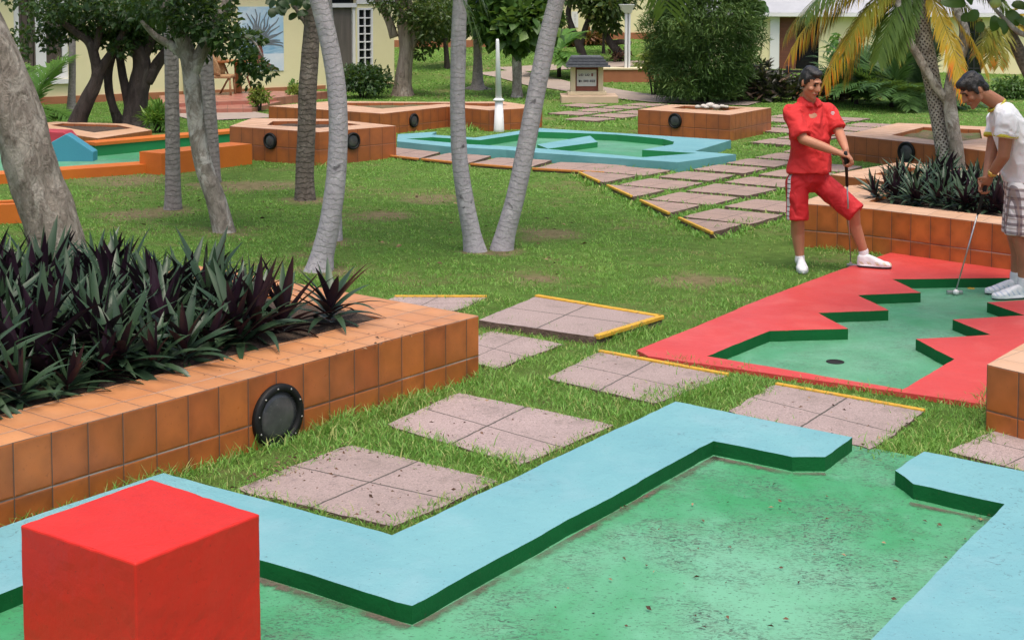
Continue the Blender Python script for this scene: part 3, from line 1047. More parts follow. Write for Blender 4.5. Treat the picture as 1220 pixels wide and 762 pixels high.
# the path beside the lawn: one lattice of slabs, cut off along the yellow lawn edge
pe = [((699, 209.5), (731, 224.5)), ((733, 225.5), (765, 241.5)), ((769, 243.5), (806, 261.5)), ((813, 264), (853, 279.5))]
FA, FB = Vector((.585, .811)), Vector((.811, -.585))
F0 = Vector((1.80, 17.30))
E0, E1 = Vector(at(699, 209.5, .06)[:2]), Vector(at(853, 279.5, .06)[:2])
EU = (E1 - E0).normalized()
EN = Vector((-EU.y, EU.x))


def cut(poly):
    """the part of a convex polygon on the path side of the lawn edge; also which side lies on the cut"""
    out, flag = [], []
    n = len(poly)
    for i in range(n):
        a, b = Vector(poly[i]), Vector(poly[(i + 1) % n])
        da, db = (a - E0).dot(EN), (b - E0).dot(EN)
        if da >= 0:
            out.append(tuple(a))
            flag.append(False)
        if (da >= 0) != (db >= 0):
            out.append(tuple(a.lerp(b, da / (da - db))))
            flag.append(da >= 0)
    return out, [i for i, f in enumerate(flag) if f]


FAR_SLABS = []


def path_field():
    keep = [P2([(465, 150), (465, 190), (808, 204), (890, 192), (885, 160), (640, 147)], 0), P2([(752, 155), (870, 161), (926, 152), (800, 138)], 0),
            P2([(998, 195), (1100, 205), (1260, 205), (1178, 160), (1068, 160)], 0), P2([(980, 225), (1095, 232), (1210, 215), (1070, 200)], 0),
            P2([(940, 300), (1240, 318), (1300, 250), (1190, 222), (1000, 228)], 0), P2([(540, 150), (650, 150), (640, 130), (540, 130)], 0)]

    def blocked(p):
        for poly in keep:
            r = False
            for i in range(len(poly)):
                (x0, y0), (x1, y1) = poly[i], poly[(i + 1) % len(poly)]
                if (y0 > p[1]) != (y1 > p[1]) and p[0] < (x1 - x0) * (p[1] - y0) / (y1 - y0) + x0:
                    r = not r
            if r:
                return True
        return False
    cells = []
    for i in range(-6, 22):
        for j in range(-16, 12):
            c = F0 + FA * .905 * i + FB * .945 * j
            d = (c - E0).dot(EN)
            if c.y < 13.7 or c.y > 30.2 or c.x > 9 or c.x < -.2 or (c.y < 19 and d < -.5):
                continue
            if c.y > 22 and c.x > 3.0 + (30 - c.y) * .45 and not (c.y < 27.5 and c.x < 6.5):
                continue
            if c.y < 14.6 and c.x > 3.0:
                continue
            if (c - E1).dot(EU) > -.1 and d < .5:
                continue
            ha, hb = .375 + random.uniform(-.03, .015), .385 + random.uniform(-.03, .015)
            q = [c - FA * ha - FB * hb, c - FA * ha + FB * hb, c + FA * ha + FB * hb, c + FA * ha - FB * hb]
            fr_ = (q[0], q[1] - q[0], q[3] - q[0])
            on = []
            pl = ccw(q)
            if c.y < 19 and d < 1:
                pl, on = cut(pl)
                if len(pl) < 3:
                    continue
                ar = abs(sum(pl[k][0] * pl[(k + 1) % len(pl)][1] - pl[(k + 1) % len(pl)][0] * pl[k][1] for k in range(len(pl)))) / 2
                if ar < .06:
                    continue
            if blocked(c) or any(blocked(p) for p in q):
                continue
            cells.append((c, pl, on, fr_))
    lab = ["nearest of the yellow edged slabs along the lawn", "second nearest yellow edged slab along the lawn", "third nearest yellow edged slab along the lawn", "fourth nearest yellow edged slab along the lawn",
           "fifth nearest yellow edged slab along the lawn", "sixth nearest yellow edged slab along the lawn"]
    k = 0
    for c, pl, on, fr_ in sorted(cells, key=lambda t: t[0].y):
        long_ = [e for e in on if (Vector(pl[e]) - Vector(pl[(e + 1) % len(pl)])).length > .25]
        if long_ and k < len(lab):
            slab(None, lab[k], .06, .14, "slabs with a yellow edge along the lawn", long_, "slab_far", plan=pl, frame=fr_)
            k += 1
        else:
            if c.y > 22.3 and c.x < 3.3:
                t = ("weathered slab among grass before the small roofed sign", "slabs leading to the sign")
            elif c.y > 22:
                t = ("weathered slab in the grass right of the small square planter", "slabs beside the small square planter")
            else:
                t = ("weathered slab in the grassy path behind the player in red", "weathered slabs of the grassy path")
            slab(None, t[0], .045, .12, t[1], (), "slab_far", plan=pl, frame=fr_)
        FAR_SLABS.append(pl)


path_field()


def rough_poly(poly, seg=.07, amp=.007):
    """hand cast outline: the sides wander a few millimetres"""
    out = []
    n = len(poly)
    for i in range(n):
        a, b = Vector(poly[i][:2]), Vector(poly[(i + 1) % n][:2])
        k = max(1, int((b - a).length / seg))
        nrm = Vector(((b - a).y, -(b - a).x)).normalized()
        for j in range(k):
            p = a.lerp(b, j / k)
            if j:
                p = p + nrm * amp * (mn.noise(Vector((p.x * 3, p.y * 3, 1.7))) * 1.3 + .8 * mn.noise(Vector((p.x * 13, p.y * 13, 5.2))) - 1.2 * max(0, mn.noise(Vector((p.x * 9, p.y * 9, 9.2))) - .35))
            out.append(tuple(p))
    return out


# ------------------------------------------------------------------ mini golf lanes
def lane1():
    root = thing("minigolf_lane", "nearest minigolf lane, green floor framed by wide pale blue rails", "minigolf lane", (0.6, 6.2, 0))
    z = .085
    outer = [(195, 563), (467, 637), (805, 478), (1015.5, 520.5), (983, 544), (944, 544), (850, 525), (491, 721), (199, 633)]
    o2 = P2(outer, z)
    # left leg runs on toward lower left
    A, Bq = Vector(at(195, 563, z)[:2]), Vector(at(0, 628, z)[:2])
    u = (Bq - A).normalized()
    Cc = Vector(at(199, 633, z)[:2])
    poly = o2 + [tuple(Cc + u * 3.0), tuple(A + u * 3.2)]
    mb = MB()
    mb.prism(rough_poly(poly), -.06, z, 0, 1)
    mb.build("rail", ["blue", "dgreen"], root, bevel=.011)
    EXCL.append(poly)
    r = P2([(1101, 537.5), (1066.5, 560), (1088, 576), (1197, 600)], z)
    a, b = Vector(r[3]), Vector(at(1037, 762, z)[:2])
    v = (b - a).normalized()
    e = Vector(at(1220, 561, z)[:2]) - Vector(r[0])
    eu = e.normalized()
    pr = [r[0], r[1], r[2], r[3], tuple(a + v * 5), tuple(a + v * 5 + eu * 1.1), tuple(Vector(r[0]) + eu * 2.0)]
    mb = MB()
    mb.prism(rough_poly(pr), -.06, z, 0, 1)
    mb.build("rail", ["blue", "dgreen"], root, bevel=.011)
    EXCL.append(pr)
    # floor under all of it
    fl = [o2[0], o2[1], o2[2], tuple(at(1016, 533, .012)[:2]), tuple(at(1092, 545, .012)[:2]), pr[0], pr[6], tuple(Vector(pr[6]) + v * 5), tuple(Vector(poly[-2]) + v * 4), tuple(A + u * 3.2)]
    fl = [o2[0], o2[1], o2[2], tuple(at(1000, 526, .012)[:2]), tuple(at(1101, 546, .012)[:2]), tuple(Vector(r[0]) + eu * 1.9), tuple(Vector(r[0]) + eu * 1.9 + v * 6.5), tuple(Vector(poly[-2]) + Vector((1.5, -3.5))), tuple(A + u * 3.1)]
    mb = MB()
    mb.prism(fl, -.05, .014, 0, 0)
    mb.build("playing_surface", "green", root)
    EXCL.append(fl)



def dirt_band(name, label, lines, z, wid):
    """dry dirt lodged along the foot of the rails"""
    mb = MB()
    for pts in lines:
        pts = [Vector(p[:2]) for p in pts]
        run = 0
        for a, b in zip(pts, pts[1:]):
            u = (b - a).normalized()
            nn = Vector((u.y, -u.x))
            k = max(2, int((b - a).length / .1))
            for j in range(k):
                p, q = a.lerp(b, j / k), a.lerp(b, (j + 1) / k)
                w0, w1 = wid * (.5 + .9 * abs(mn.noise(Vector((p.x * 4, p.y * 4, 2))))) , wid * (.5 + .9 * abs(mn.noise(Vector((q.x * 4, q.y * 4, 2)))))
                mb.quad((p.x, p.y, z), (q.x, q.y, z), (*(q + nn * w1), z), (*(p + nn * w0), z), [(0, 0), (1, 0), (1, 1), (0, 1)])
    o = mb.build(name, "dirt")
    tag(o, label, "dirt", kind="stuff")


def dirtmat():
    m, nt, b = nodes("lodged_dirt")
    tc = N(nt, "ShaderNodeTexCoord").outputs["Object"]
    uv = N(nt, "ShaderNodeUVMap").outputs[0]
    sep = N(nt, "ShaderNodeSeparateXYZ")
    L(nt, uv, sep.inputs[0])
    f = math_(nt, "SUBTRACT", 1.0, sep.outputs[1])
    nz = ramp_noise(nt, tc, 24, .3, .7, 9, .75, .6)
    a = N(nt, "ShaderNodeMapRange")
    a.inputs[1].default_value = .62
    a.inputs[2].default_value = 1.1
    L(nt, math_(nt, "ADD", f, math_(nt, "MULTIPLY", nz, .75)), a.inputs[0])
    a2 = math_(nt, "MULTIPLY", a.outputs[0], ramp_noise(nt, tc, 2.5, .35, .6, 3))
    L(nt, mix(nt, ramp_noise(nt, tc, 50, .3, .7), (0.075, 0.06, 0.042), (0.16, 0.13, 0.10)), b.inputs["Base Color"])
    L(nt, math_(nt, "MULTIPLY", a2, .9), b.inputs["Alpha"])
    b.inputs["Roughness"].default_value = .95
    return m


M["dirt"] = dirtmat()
lane1()
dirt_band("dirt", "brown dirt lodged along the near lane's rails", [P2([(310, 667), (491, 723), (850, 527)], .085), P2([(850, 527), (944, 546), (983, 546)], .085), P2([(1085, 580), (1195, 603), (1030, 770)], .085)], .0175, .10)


def block():
    z = .56
    q = ccw(P2([(24, 625), (180, 570), (309.5, 612), (161, 671)], z))
    mb = MB()
    n = 16
    c = Vector((sum(p[0] for p in q) / 4, sum(p[1] for p in q) / 4))
    lay = []
    for k in range(17):
        zz = .015 + (z - .015) * k / 16
        ring = []
        for i in range(4):
            a, b = Vector(q[i]), Vector(q[(i + 1) % 4])
            for j in range(n):
                p = a.lerp(b, j / n)
                w = .0025 * mn.noise(Vector((p.x * 9, p.y * 9, zz * 9))) + .0012 * mn.noise(Vector((p.x * 30, p.y * 30, zz * 30)))
                p = p + (p - c).normalized() * w
                ring.append((p.x, p.y, zz + (.002 * mn.noise(Vector((p.x * 20, p.y * 20, 0))) if k == 16 else 0)))
        lay.append(mb.add(ring))
    for a, b in zip(lay, lay[1:]):
        for i in range(4 * n):
            j = (i + 1) % (4 * n)
            mb.face((a + i, a + j, b + j, b + i))
    mb.face(range(lay[-1], lay[-1] + 4 * n))
    mb.face(list(range(lay[0], lay[0] + 4 * n))[::-1])
    for i, v in enumerate(mb.v):
        e = min(abs(v[2] - z), .06)
        k_ = max(0, mn.noise(Vector(v) * 21) - .3) * (.010 if e < .03 else .003)
        w_ = (Vector((c.x, c.y, v[2] - .12)) - Vector(v)).normalized()
        mb.v[i] = tuple(Vector(v) + w_ * k_)
    o = mb.build("obstacle_block", "redblock", bevel=.007)
    tag(o, "bright red painted concrete block standing on the nearest green lane", "obstacle block")


block()


def lane2():
    root = thing("minigolf_lane", "red framed minigolf lane with zigzag rails where the two players putt", "minigolf lane", (3, 10, 0))
    z = .03
    outer = P2([(758, 417), (821, 392), (905, 357), (990, 325), (1065, 299.5), (1082, 298.5), (1208, 308), (1320, 317), (1400, 400), (1260, 496), (1171, 481), (772, 424)], z)
    inner = P2([(1300, 330), (1063, 332.5), (1097, 348.5), (1022, 351.5), (1058.5, 369.5), (975, 372.5), (1010.5, 391.5), (917, 394), (842, 424), (1075.5, 463.5),
                (1137, 427.5), (1091, 403.5), (1180.5, 398.5), (1135, 380.5), (1221, 375.5), (1176, 360), (1228, 356.5), (1262, 352)], z)
    mb = MB()
    mb.prism(rough_poly(outer), -.12, z, 0, 0, inner=rough_poly(inner), hole_side=1)
    mb.build("rail", ["red", "dgreen"], root, bevel=.009)
    mb = MB()
    cen = Vector((sum(p[0] for p in outer) / len(outer), sum(p[1] for p in outer) / len(outer)))
    mb.prism([tuple(cen + (Vector(p) - cen) * .985) for p in outer], -.12, -.045)
    mb.build("playing_surface", "green_red", root)
    c = at(995, 431, -.045)
    mb = MB()
    mb.lathe((c.x, c.y, -.047), [(.058, 0), (.058, .0055), (.052, .0058), (.05, .003), (.001, .003)], 28)
    mb.build("cup", "hole", root)
    c = at(1157, 343.5, -.045)
    mb = MB()
    mb.lathe((c.x, c.y, -.047), [(.03, 0), (.03, .0045), (.001, .005)], 14)
    mb.build("tee_mark", "yellow_line", root)
    EXCL.append(outer)


lane2()


def lane3():
    root = thing("minigolf_lane", "far minigolf lane with teal rails and a curved green bay, behind the palms", "minigolf lane", (0.6, 20.5, 0))
    z = .13
    outer = P2([(473, 168.5), (537, 175), (603, 178.5), (640, 182), (808, 193.5), (877, 184), (828, 180), (871, 167), (641, 152.5), (566, 164), (514, 160.5), (520, 157), (474, 160)], z)
    inner = P2([(484, 165.5), (560, 172), (600, 174), (640, 176.5), (765, 187.5), (830, 182.5), (765, 178.5), (802, 172), (803, 169), (790, 165.5), (765, 163), (735, 160.5), (700, 159), (639, 157), (572, 167), (515, 163.5)], z)
    mb = MB()
    mb.prism(outer, -.06, z, 0, 1, inner=inner, hole_side=2)
    mb.build("rail", ["blue", "teal", "mgreen"], root, bevel=.012)
    mb = MB()
    cen = Vector((sum(p[0] for p in outer) / len(outer), sum(p[1] for p in outer) / len(outer)))
    mb.prism(P2([(474, 167), (640, 181), (808, 192), (860, 184), (825, 180), (866, 168), (641, 153.5), (566, 164.5), (475, 161)], z), -.055, .03)
    mb.build("playing_surface", "green_red", root)
    # ramp with pale top in the middle
    mb = MB()
    r = P2([(653, 178), (712, 170), (703, 162.5), (640, 173)], .1)
    mb.prism(r, .02, .11, 0, 1)
    mb.build("ramp", ["blue", "mgreen"], root, bevel=.01)
    EXCL.append(outer)


lane3()


def lane4():
    root = thing("minigolf_lane", "orange railed minigolf lane with dark green back wall behind the trees", "minigolf lane", (-6, 20, 0))
    A, B = at(-60, 212, .12), at(186, 195, .12)
    u = (B - A).normalized()
    n = Vector((-u.y, u.x, 0))
    mb = MB()
    mb.prism([A, B, B + n * .38, A + n * .38], -.05, .12)
    mb.build("front_rail", "orange", root, bevel=.012)
    # taller block
    a, b, c = at(192, 183, .28), at(300, 171.5, .28), at(166, 180.5, .28)
    mb = MB()
    mb.prism([a, b, b + (c - a), c], -.05, .28)
    mb.build("end_block", "orange", root, bevel=.012)
    # back wall
    a, b = at(113, 170.5, .22), at(290, 155, .22)
    w = (b - a).normalized()
    m = Vector((-w.y, w.x, 0))
    mb = MB()
    mb.prism([a, b, b + m * .3, a + m * .3], -.05, .18)
    mb.build("back_wall", "mgreen", root)
    mb = MB()
    mb.prism([a - m * .02, b - m * .02, b + m * .32, a + m * .32], .182, .225)
    k = at(96, 167, .22)
    mb.build("coping", "orange", root, bevel=.008)
    mb = MB()
    mb.prism([a, a + m * .28, k + m * .2, k], -.05, .18)
    mb.build("side_wall", "dgreen", root)
    mb = MB()
    fl = [A + n * .1, B + n * .1, at(290, 176, .02), at(290, 157, .02), a + m * .1, at(0, 178, .02), at(-60, 190, .02)]
    mb.prism(fl, -.05, .03)
    mb.build("playing_surface", "green_red", root)
    EXCL.append([tuple(p)[:2] for p in [A, B, at(300, 192, 0), at(300, 152, 0), at(90, 165, 0), at(-60, 175, 0)]])

    # house shaped boards
    def board(px, D, th, mat, label):
        pts = [dp(x, y, D) for x, y in px]
        mb = MB()
        nf = mb.add([(p.x, D, p.z) for p in pts])
        nb = mb.add([(p.x, D + th, p.z) for p in pts])
        k = len(pts)
        mb.face(list(range(nf, nf + k))[::-1])
        mb.face(range(nb, nb + k))
        for i in range(k):
            j = (i + 1) % k
            mb.face((nf + i, nf + j, nb + j, nb + i))
        o = mb.build("obstacle_house", mat, bevel=.01)
        tag(o, label, "obstacle")
    board([(46, 204), (111, 199), (111, 181), (79, 159.5), (46, 178)], 19.75, .22, "bluehouse", "blue gabled obstacle house on the orange railed lane")
    board([(30, 200), (95, 196), (95, 180), (76, 157.5), (40, 156)], 20.6, .4, "crimson", "crimson obstacle house just behind the blue gabled one")


lane4()


def orange_board():
    mb = MB()
    D = 14.5
    c = dp(2, 258, D)
    u = Vector((.9, .3, 0))
    mb.obox(c, .22, .03, .13, u)
    root = thing("flower_box", "bright orange board box at the left edge behind the big trunk", "flower box", (c.x, c.y, 0))
    mb.obox(c + Vector((-.05, .25, 0)), .22, .03, .13, u)
    mb.obox(c + Vector((-.2, .1, 0)), .03, .14, .13, u)
    mb.obox(c + Vector((.2, .2, 0)), .03, .14, .13, u)
    mb.build("box", "orange", root, bevel=.006)
    for sx in (-.15, .15):
        for sy in (0, .25):
            mb = MB()
            mb.obox((c.x + sx - (.05 if sy else 0), c.y + sy, (c.z - .13) / 2), .02, .02, (c.z - .13) / 2)
            mb.build("leg", "black_wood", root)


orange_board()


# ------------------------------------------------------------------ tiled planters
def inset(poly, d):
    """plan polygon moved inward by d (a number or one per side)"""
    poly = ccw(poly)
    n = len(poly)
    ds = d if isinstance(d, (list, tuple)) else [d] * n
    out = []
    for i in range(n):
        a, b, c = [Vector(poly[j % n]) for j in (i - 1, i, i + 1)]
        u, v = (b - a).normalized(), (c - b).normalized()
        nu, nv = Vector((-u.y, u.x)), Vector((-v.y, v.x))
        d1, d2 = ds[i - 1], ds[i]
        det = u.x * v.y - u.y * v.x
        if abs(det) < 1e-3:
            out.append(tuple(b + nu * d1))
            continue
        p, q = a + nu * d1, b + nv * d2
        t = ((q - p).x * v.y - (q - p).y * v.x) / det
        out.append(tuple(p + u * t))
    return out


def planter(label, outer, z, inner, soil="soil", side="tile_far", top="tile_pale", soil_z=None, lamps=(), lamp_r=.115, group=None, cat="planter"):
    outer = ccw(outer)
    c = (sum(p[0] for p in outer) / len(outer), sum(p[1] for p in outer) / len(outer), 0)
    root = thing("tiled_planter", label, cat, c, group)
    mb = MB()
    mb.prism(outer, -.1, z, 1, 0, inner=inner)
    # side tiles need u to run along the longest edge: start corners vary by length remainder
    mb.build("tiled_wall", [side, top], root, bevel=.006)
    mb = MB()
    sz = soil_z if soil_z is not None else z - .06
    cen = Vector(c[:2])
    inn = ccw(inner)
    ci = Vector((sum(p[0] for p in inn) / len(inn), sum(p[1] for p in inn) / len(inn)))
    g = [tuple(ci + (Vector(p) - ci) * 1.02) for p in inn]
    # lumpy soil: fan with midpoints
    ring = []
    for i in range(len(g)):
        a, b = Vector(g[i]), Vector(g[(i + 1) % len(g)])
        for k in range(8):
            p = a.lerp(b, k / 8)
            ring.append(p)
    rings = []
    for f in (1, .85, .65, .4, .15):
        rings.append(mb.add([(ci.x + (p.x - ci.x) * f, ci.y + (p.y - ci.y) * f, sz + .04 * mn.noise(Vector((p.x * 3 * f, p.y * 3 * f, f * 5))) + (.0 if f == 1 else .015)) for p in ring]))
    mb.smooth = True
    k = len(ring)
    for a, b in zip(rings, rings[1:]):
        for i in range(k):
            j = (i + 1) % k
            mb.face((a + i, a + j, b + j, b + i))
    mb.face(range(rings[-1], rings[-1] + k))
    mb.build("soil", soil, root)
    EXCL.append(outer)
    for (px, py, ia, r) in lamps:
        a, b = outer_px_edge(outer, ia)
        p = onface(px, py, a, b)
        u = Vector((b[0] - a[0], b[1] - a[1], 0)).normalized()
        nrm = Vector((u.y, -u.x, 0))
        if nrm.y > 0:
            nrm = -nrm
        lamp = MB()
        lamp.lathe(p - nrm * .01, [(r, 0), (r, .03), (r * .97, .04), (r * .80, .045), (r * .76, .032), (r * .74, .012), (r * .3, .01)], 36, nrm)
        rim = lamp.build("planter_lamp", "black_plastic", root)
        ORG[rim] = ORG[root]
        g_ = MB()
        g_.lathe(p - nrm * .01, [(r * .75, .011), (r * .75, .026), (r * .55, .033), (r * .25, .037), (.001, .038)], 32, nrm)
        g_.build("lens", "lens", rim)
        up = Vector((0, 0, 1))
        for q in range(10 if r > .16 else 0):
            s = MB()
            an = 2 * math.pi * q / 10 + .2
            s.lathe(p + (u * math.cos(an) + up * math.sin(an)) * r * .885 + nrm * .033, [(.005, 0), (.005, .003), (.003, .0045)], 8, nrm)
            s.build("screw", "screw", rim)
    return root


def outer_px_edge(outer, e):
    """edge given by its two indices in the builder's own outline"""
    return e


# the big planter in the left foreground
zp = .38
c0 = Vector(at(570, 376, zp)[:2])
cl = Vector(at(0, 531, zp)[:2])
ua = (cl - c0).normalized()                     # along the front, toward the lower left
ub = (Vector(at(430, 351, zp)[:2]) - c0).normalized()
big_outer = [tuple(c0), tuple(c0 + ua * 6.0), tuple(c0 + ua * 6.0 + ub * 2.6), tuple(c0 + ub * 2.6)]
_fi = inset(big_outer, .40)
bi0 = Vector(at(428, 377, .36)[:2])
na = Vector((ua.y, -ua.x))
big_in = []
o_ccw = ccw(big_outer)
# inner edge: .40 behind the front, right end as seen in the photo
fr = c0 + ub * .42
t0 = (bi0 - fr).dot(ua)
big_in = [tuple(fr + ua * t0), tuple(fr + ua * 5.6), tuple(fr + ua * 5.6 + ub * 1.9), tuple(fr + ua * t0 + ub * 1.9)]
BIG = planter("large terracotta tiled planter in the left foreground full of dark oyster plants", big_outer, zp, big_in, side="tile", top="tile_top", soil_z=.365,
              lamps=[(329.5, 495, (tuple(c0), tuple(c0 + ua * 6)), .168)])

# second planter behind the lawn, with two lamps
z2 = .46
a2 = P2([(273.5, 150.5), (380, 157.5), (472, 150), (396, 142), (300, 141)], z2)
p2o = [a2[0], a2[1], a2[2], a2[3], a2[4]]
planter("dark terracotta planter with two round lamps behind the lawn trees", p2o, z2, P2([(318, 149), (380, 152.5), (430, 148.5), (392, 144), (325, 144.5)], z2),
        lamps=[(322.5, 168, (a2[0], a2[1]), .115), (420, 168, (a2[1], a2[2]), .12)])
# zigzag planter behind it
z3 = .36
a3 = P2([(320, 126.5), (456, 135.5), (534, 127), (583, 131.5), (646, 128), (600, 121), (510, 121.5), (395, 120.5)], z3)
planter("long zigzag terracotta planter with one round lamp, left of the far blue lane", a3, z3,
        P2([(405, 124.3), (455, 129.5), (530, 123.8), (580, 126.8), (605, 125.5), (590, 123), (510, 122.6), (410, 122.5)], z3), "drysoil",
        lamps=[(492.5, 143.5, (a3[1], a3[2]), .12)])
# square planter with white stones
z5 = .42
a5 = P2([(760, 130.5), (869.5, 137), (919, 128.5), (800, 124.5)], z5)
planter("small square terracotta planter with white stones in its bed", a5, z5, P2([(800, 129), (862, 132.2), (888, 128.7), (815, 126.3)], z5), "drysoil",
        lamps=[(804.6, 144, (a5[0], a5[1]), .125)])
# right planters
z6 = .34
a6 = P2([(1004.5, 161), (1070, 168), (1136, 175), (1182, 181), (1240, 172), (1176, 151), (1070, 146.5)], z6)
planter("terracotta planter with a round lamp behind the two players", a6, z6, P2([(1062, 161), (1135, 169.5), (1170, 165), (1168, 154.5), (1100, 151.5)], z6), "drysoil",
        lamps=[(1080.5, 181.5, (a6[0], a6[2]), .145)])
z7 = .2
a7 = P2([(990, 208), (1095, 221.5), (1200, 207), (1072, 193)], z7)
planter("low pale terracotta planter behind the spiky planter on the right", a7, z7, P2([(1040, 207.5), (1100, 214), (1150, 206), (1080, 199)], z7), "drysoil")
z8 = .4
a8 = P2([(950, 242), (1040, 249), (1232, 272), (1290, 232), (1190, 214), (1010, 221)], z8)
planter("terracotta planter with dark spiky plants beside the two players", a8, z8, P2([(1034, 240), (1200, 259), (1240, 232), (1180, 219), (1082, 222)], z8), side="tile", soil_z=.36)
z9 = .36
a9 = P2([(1176, 434), (1235, 400), (1420, 430), (1330, 470)], z9)
planter("corner of a terracotta planter at the right edge in front of the red lane", a9, z9, inset(a9, .3), side="tile", top="tile_pale")
# distant bed of the dark trees
z10 = .14
a10 = P2([(20, 150), (116, 165), (181, 155), (150, 147.5), (66, 145)], z10)
planter("low terracotta bed around the dark gnarled trees", a10, z10, P2([(60, 149), (112, 158), (158, 152.8), (140, 149), (75, 147)], z10), soil_z=.1, top="tile_pale")


def rocks():
    for i, (px, py, r) in enumerate([(838, 129.5, .06), (846, 128.5, .08), (853, 130, .065), (860, 129.2, .05), (831, 130, .05), (842, 130.2, .04), (866, 129.6, .04)]):
        c = at(px, py, z5 - .02)
        bm = bmesh.new()
        bmesh.ops.create_icosphere(bm, subdivisions=3, radius=r)
        for v in bm.verts:
            v.co *= 1 + .35 * mn.noise(v.co * 6 + Vector((i * 7, 0, 0)))
            v.co.z *= .65
        me = bpy.data.meshes.new("stone")
        bm.to_mesh(me)
        bm.free()
        me.materials.append(M["rock"])
        o = bpy.data.objects.new("stone", me)
        COL.objects.link(o)
        o.location = (c.x, c.y, z5 + r * .3)
        tag(o, "white stone lying in the bed of the small square planter", "stone", "white stones in the square planter")


rocks()


def kerb_far():
    p, q = at(600, 66, .5), at(752, 92, .5)
    A = atg(716, 97)
    B = atg(765, 96)
    mb = MB()
    mb.obox(((A.x + B.x) / 2 + .6, A.y, A.z + .14), (B.x - A.x) / 2 + 1.0, .25, .16)
    root = thing("garden_kerb", "low brick red kerb with pale top by the lamp post", "kerb", (A.x, A.y, A.z))
    mb.build("kerb_wall", "base_orange", root, bevel=.01)
    mb = MB()
    mb.obox(((A.x + B.x) / 2 + .6, A.y, A.z + .325), (B.x - A.x) / 2 + 1.03, .28, .022)
    mb.build("kerb_top", "sign_cream", root, bevel=.006)


kerb_far()

# ================================================================== PLANTS
def oyster_proto(seed, n=20, size=.33, wid=.050, flat=0.0):
    rs = random.Random(seed)
    V, T, rn = [], [], []
    for k in range(n):
        t = k / (n - 1)
        yaw = k * 2.399 + rs.uniform(-.3, .3)
        el = R(4 + 74 * t) - flat + rs.uniform(-.2, .2)
        Lh = size * (0.72 + .38 * math.sin(math.pi * (.25 + .5 * t))) * rs.uniform(.85, 1.15)
        w = wid * rs.uniform(.85, 1.15)
        d = np.array([math.cos(yaw) * math.cos(el), math.sin(yaw) * math.cos(el), math.sin(el)])
        s = np.array([-math.sin(yaw), math.cos(yaw), 0])
        p = np.array([d[0] * .015, d[1] * .015, .03 + .14 * t])
        bend = rs.uniform(.3, 1.5) * (1.2 - .75 * t)
        seg = 6
        tw = rs.uniform(-.25, .25)
        rr = rs.random()
        rows = []
        for i in range(seg + 1):
            f = i / seg
            prof = [.62, .95, 1.0, .92, .72, .42, .04][i]
            u = np.cross(s, d)
            if u[2] < 0 and el < 1.2:
                u = -u
            n0 = len(V)
            sd = s * math.cos(tw * f) + u * math.sin(tw * f)
            hw = w * .5 * prof
            V += [p - sd * hw + u * hw * .38, p, p + sd * hw + u * hw * .38]
            rn += [rr, rr * .9, rr]
            rows.append(n0)
            p = p + d * Lh / seg
            d = d + np.array([0, 0, -bend / seg])
            d /= np.linalg.norm(d)
        for a, b in zip(rows, rows[1:]):
            # inner (upper) side faces up so the purple underside is the back
            T += [(a, a + 1, b + 1, b), (a + 1, a + 2, b + 2, b + 1)]
    return np.array(V), np.array(T), rn


def up_facing(V, T):
    """turn the quads so the leaf's upper side is its front"""
    a, b, c = V[T[:, 0]], V[T[:, 1]], V[T[:, 2]]
    nz = np.cross(b - a, c - a)[:, 2]
    T = T.copy()
    f = nz < 0
    T[f] = T[f][:, ::-1]
    return T


OYST = []
for sd in range(4):
    V, T, rn = oyster_proto(40 + sd, n=24 + 2 * sd)
    OYST.append((V, up_facing(V, T), rn))


def oyster_field(first_label, label, group, pts, sizes, n_first=None):
    protos = []
    for k, (V, T, rn) in enumerate(OYST):
        protos.append(None)
    for i, (p, s) in enumerate(zip(pts, sizes)):
        k = i % len(OYST)
        if protos[k] is None:
            V, T, rn = OYST[k]
            o = npmesh("oyster_plant", V, [(4, T)], "oyster", None, rn, smooth_=True)
            protos[k] = o
        else:
            o = protos[k].copy()
            COL.objects.link(o)
        o.location = p
        o.scale = (s, s, s)
        o.rotation_euler = (random.uniform(-.35, .35), random.uniform(-.35, .35), random.uniform(0, 6.28))
        tag(o, label, "plant", group)
    return protos


big_pts, big_sz = [], []
bi = [Vector(p) for p in big_in]
eu, ev = (bi[1] - bi[0]).normalized(), (bi[3] - bi[0]).normalized()
lu, lv = (bi[1] - bi[0]).length, (bi[3] - bi[0]).length
rr_ = random.Random(5)
u_ = .52
row = 0
v_ = .12
while v_ < lv - .05:
    u_ = .66 + (row % 2) * .11
    while u_ < min(lu, 4.3):
        p = bi[0] + eu * (u_ + rr_.uniform(-.06, .06)) + ev * (v_ + rr_.uniform(-.05, .05))
        big_pts.append((p.x, p.y, .35))
        big_sz.append(rr_.uniform(.72, 1.22) * (1.0 if v_ > .3 else .88))
        u_ += .185
    v_ += .21
    row += 1
oyster_field("", "dark oyster plant, one of the dense mass filling the large left planter", "oyster plants massed in the large left planter", big_pts, big_sz)
sp = at(392, 389, .365)
V, T, rn = OYST[2]
o = npmesh("oyster_plant", V, [(4, T)], "oyster", None, rn, smooth_=True)
o.location = sp
o.scale = (1.02, 1.02, .82)
o.rotation_euler = (0, .12, 1.0)
tag(o, "single spiky oyster plant standing apart at the right end of the large left planter", "plant")
rp, rs_ = [], []
rq8 = random.Random(21)
bed8 = [(1050, 240), (1066, 243), (1082, 246), (1098, 248), (1114, 250), (1130, 252), (1146, 254), (1162, 256), (1178, 258), (1194, 259)]
spots8 = [(x, y, 1.1) for x, y in bed8] + [(x + 6, y - 7, 1.25) for x, y in bed8] + [(x + 14, y - 14, 1.3) for x, y in bed8[1:]] + [(x + 20, y - 21, 1.3) for x, y in bed8[2:]]
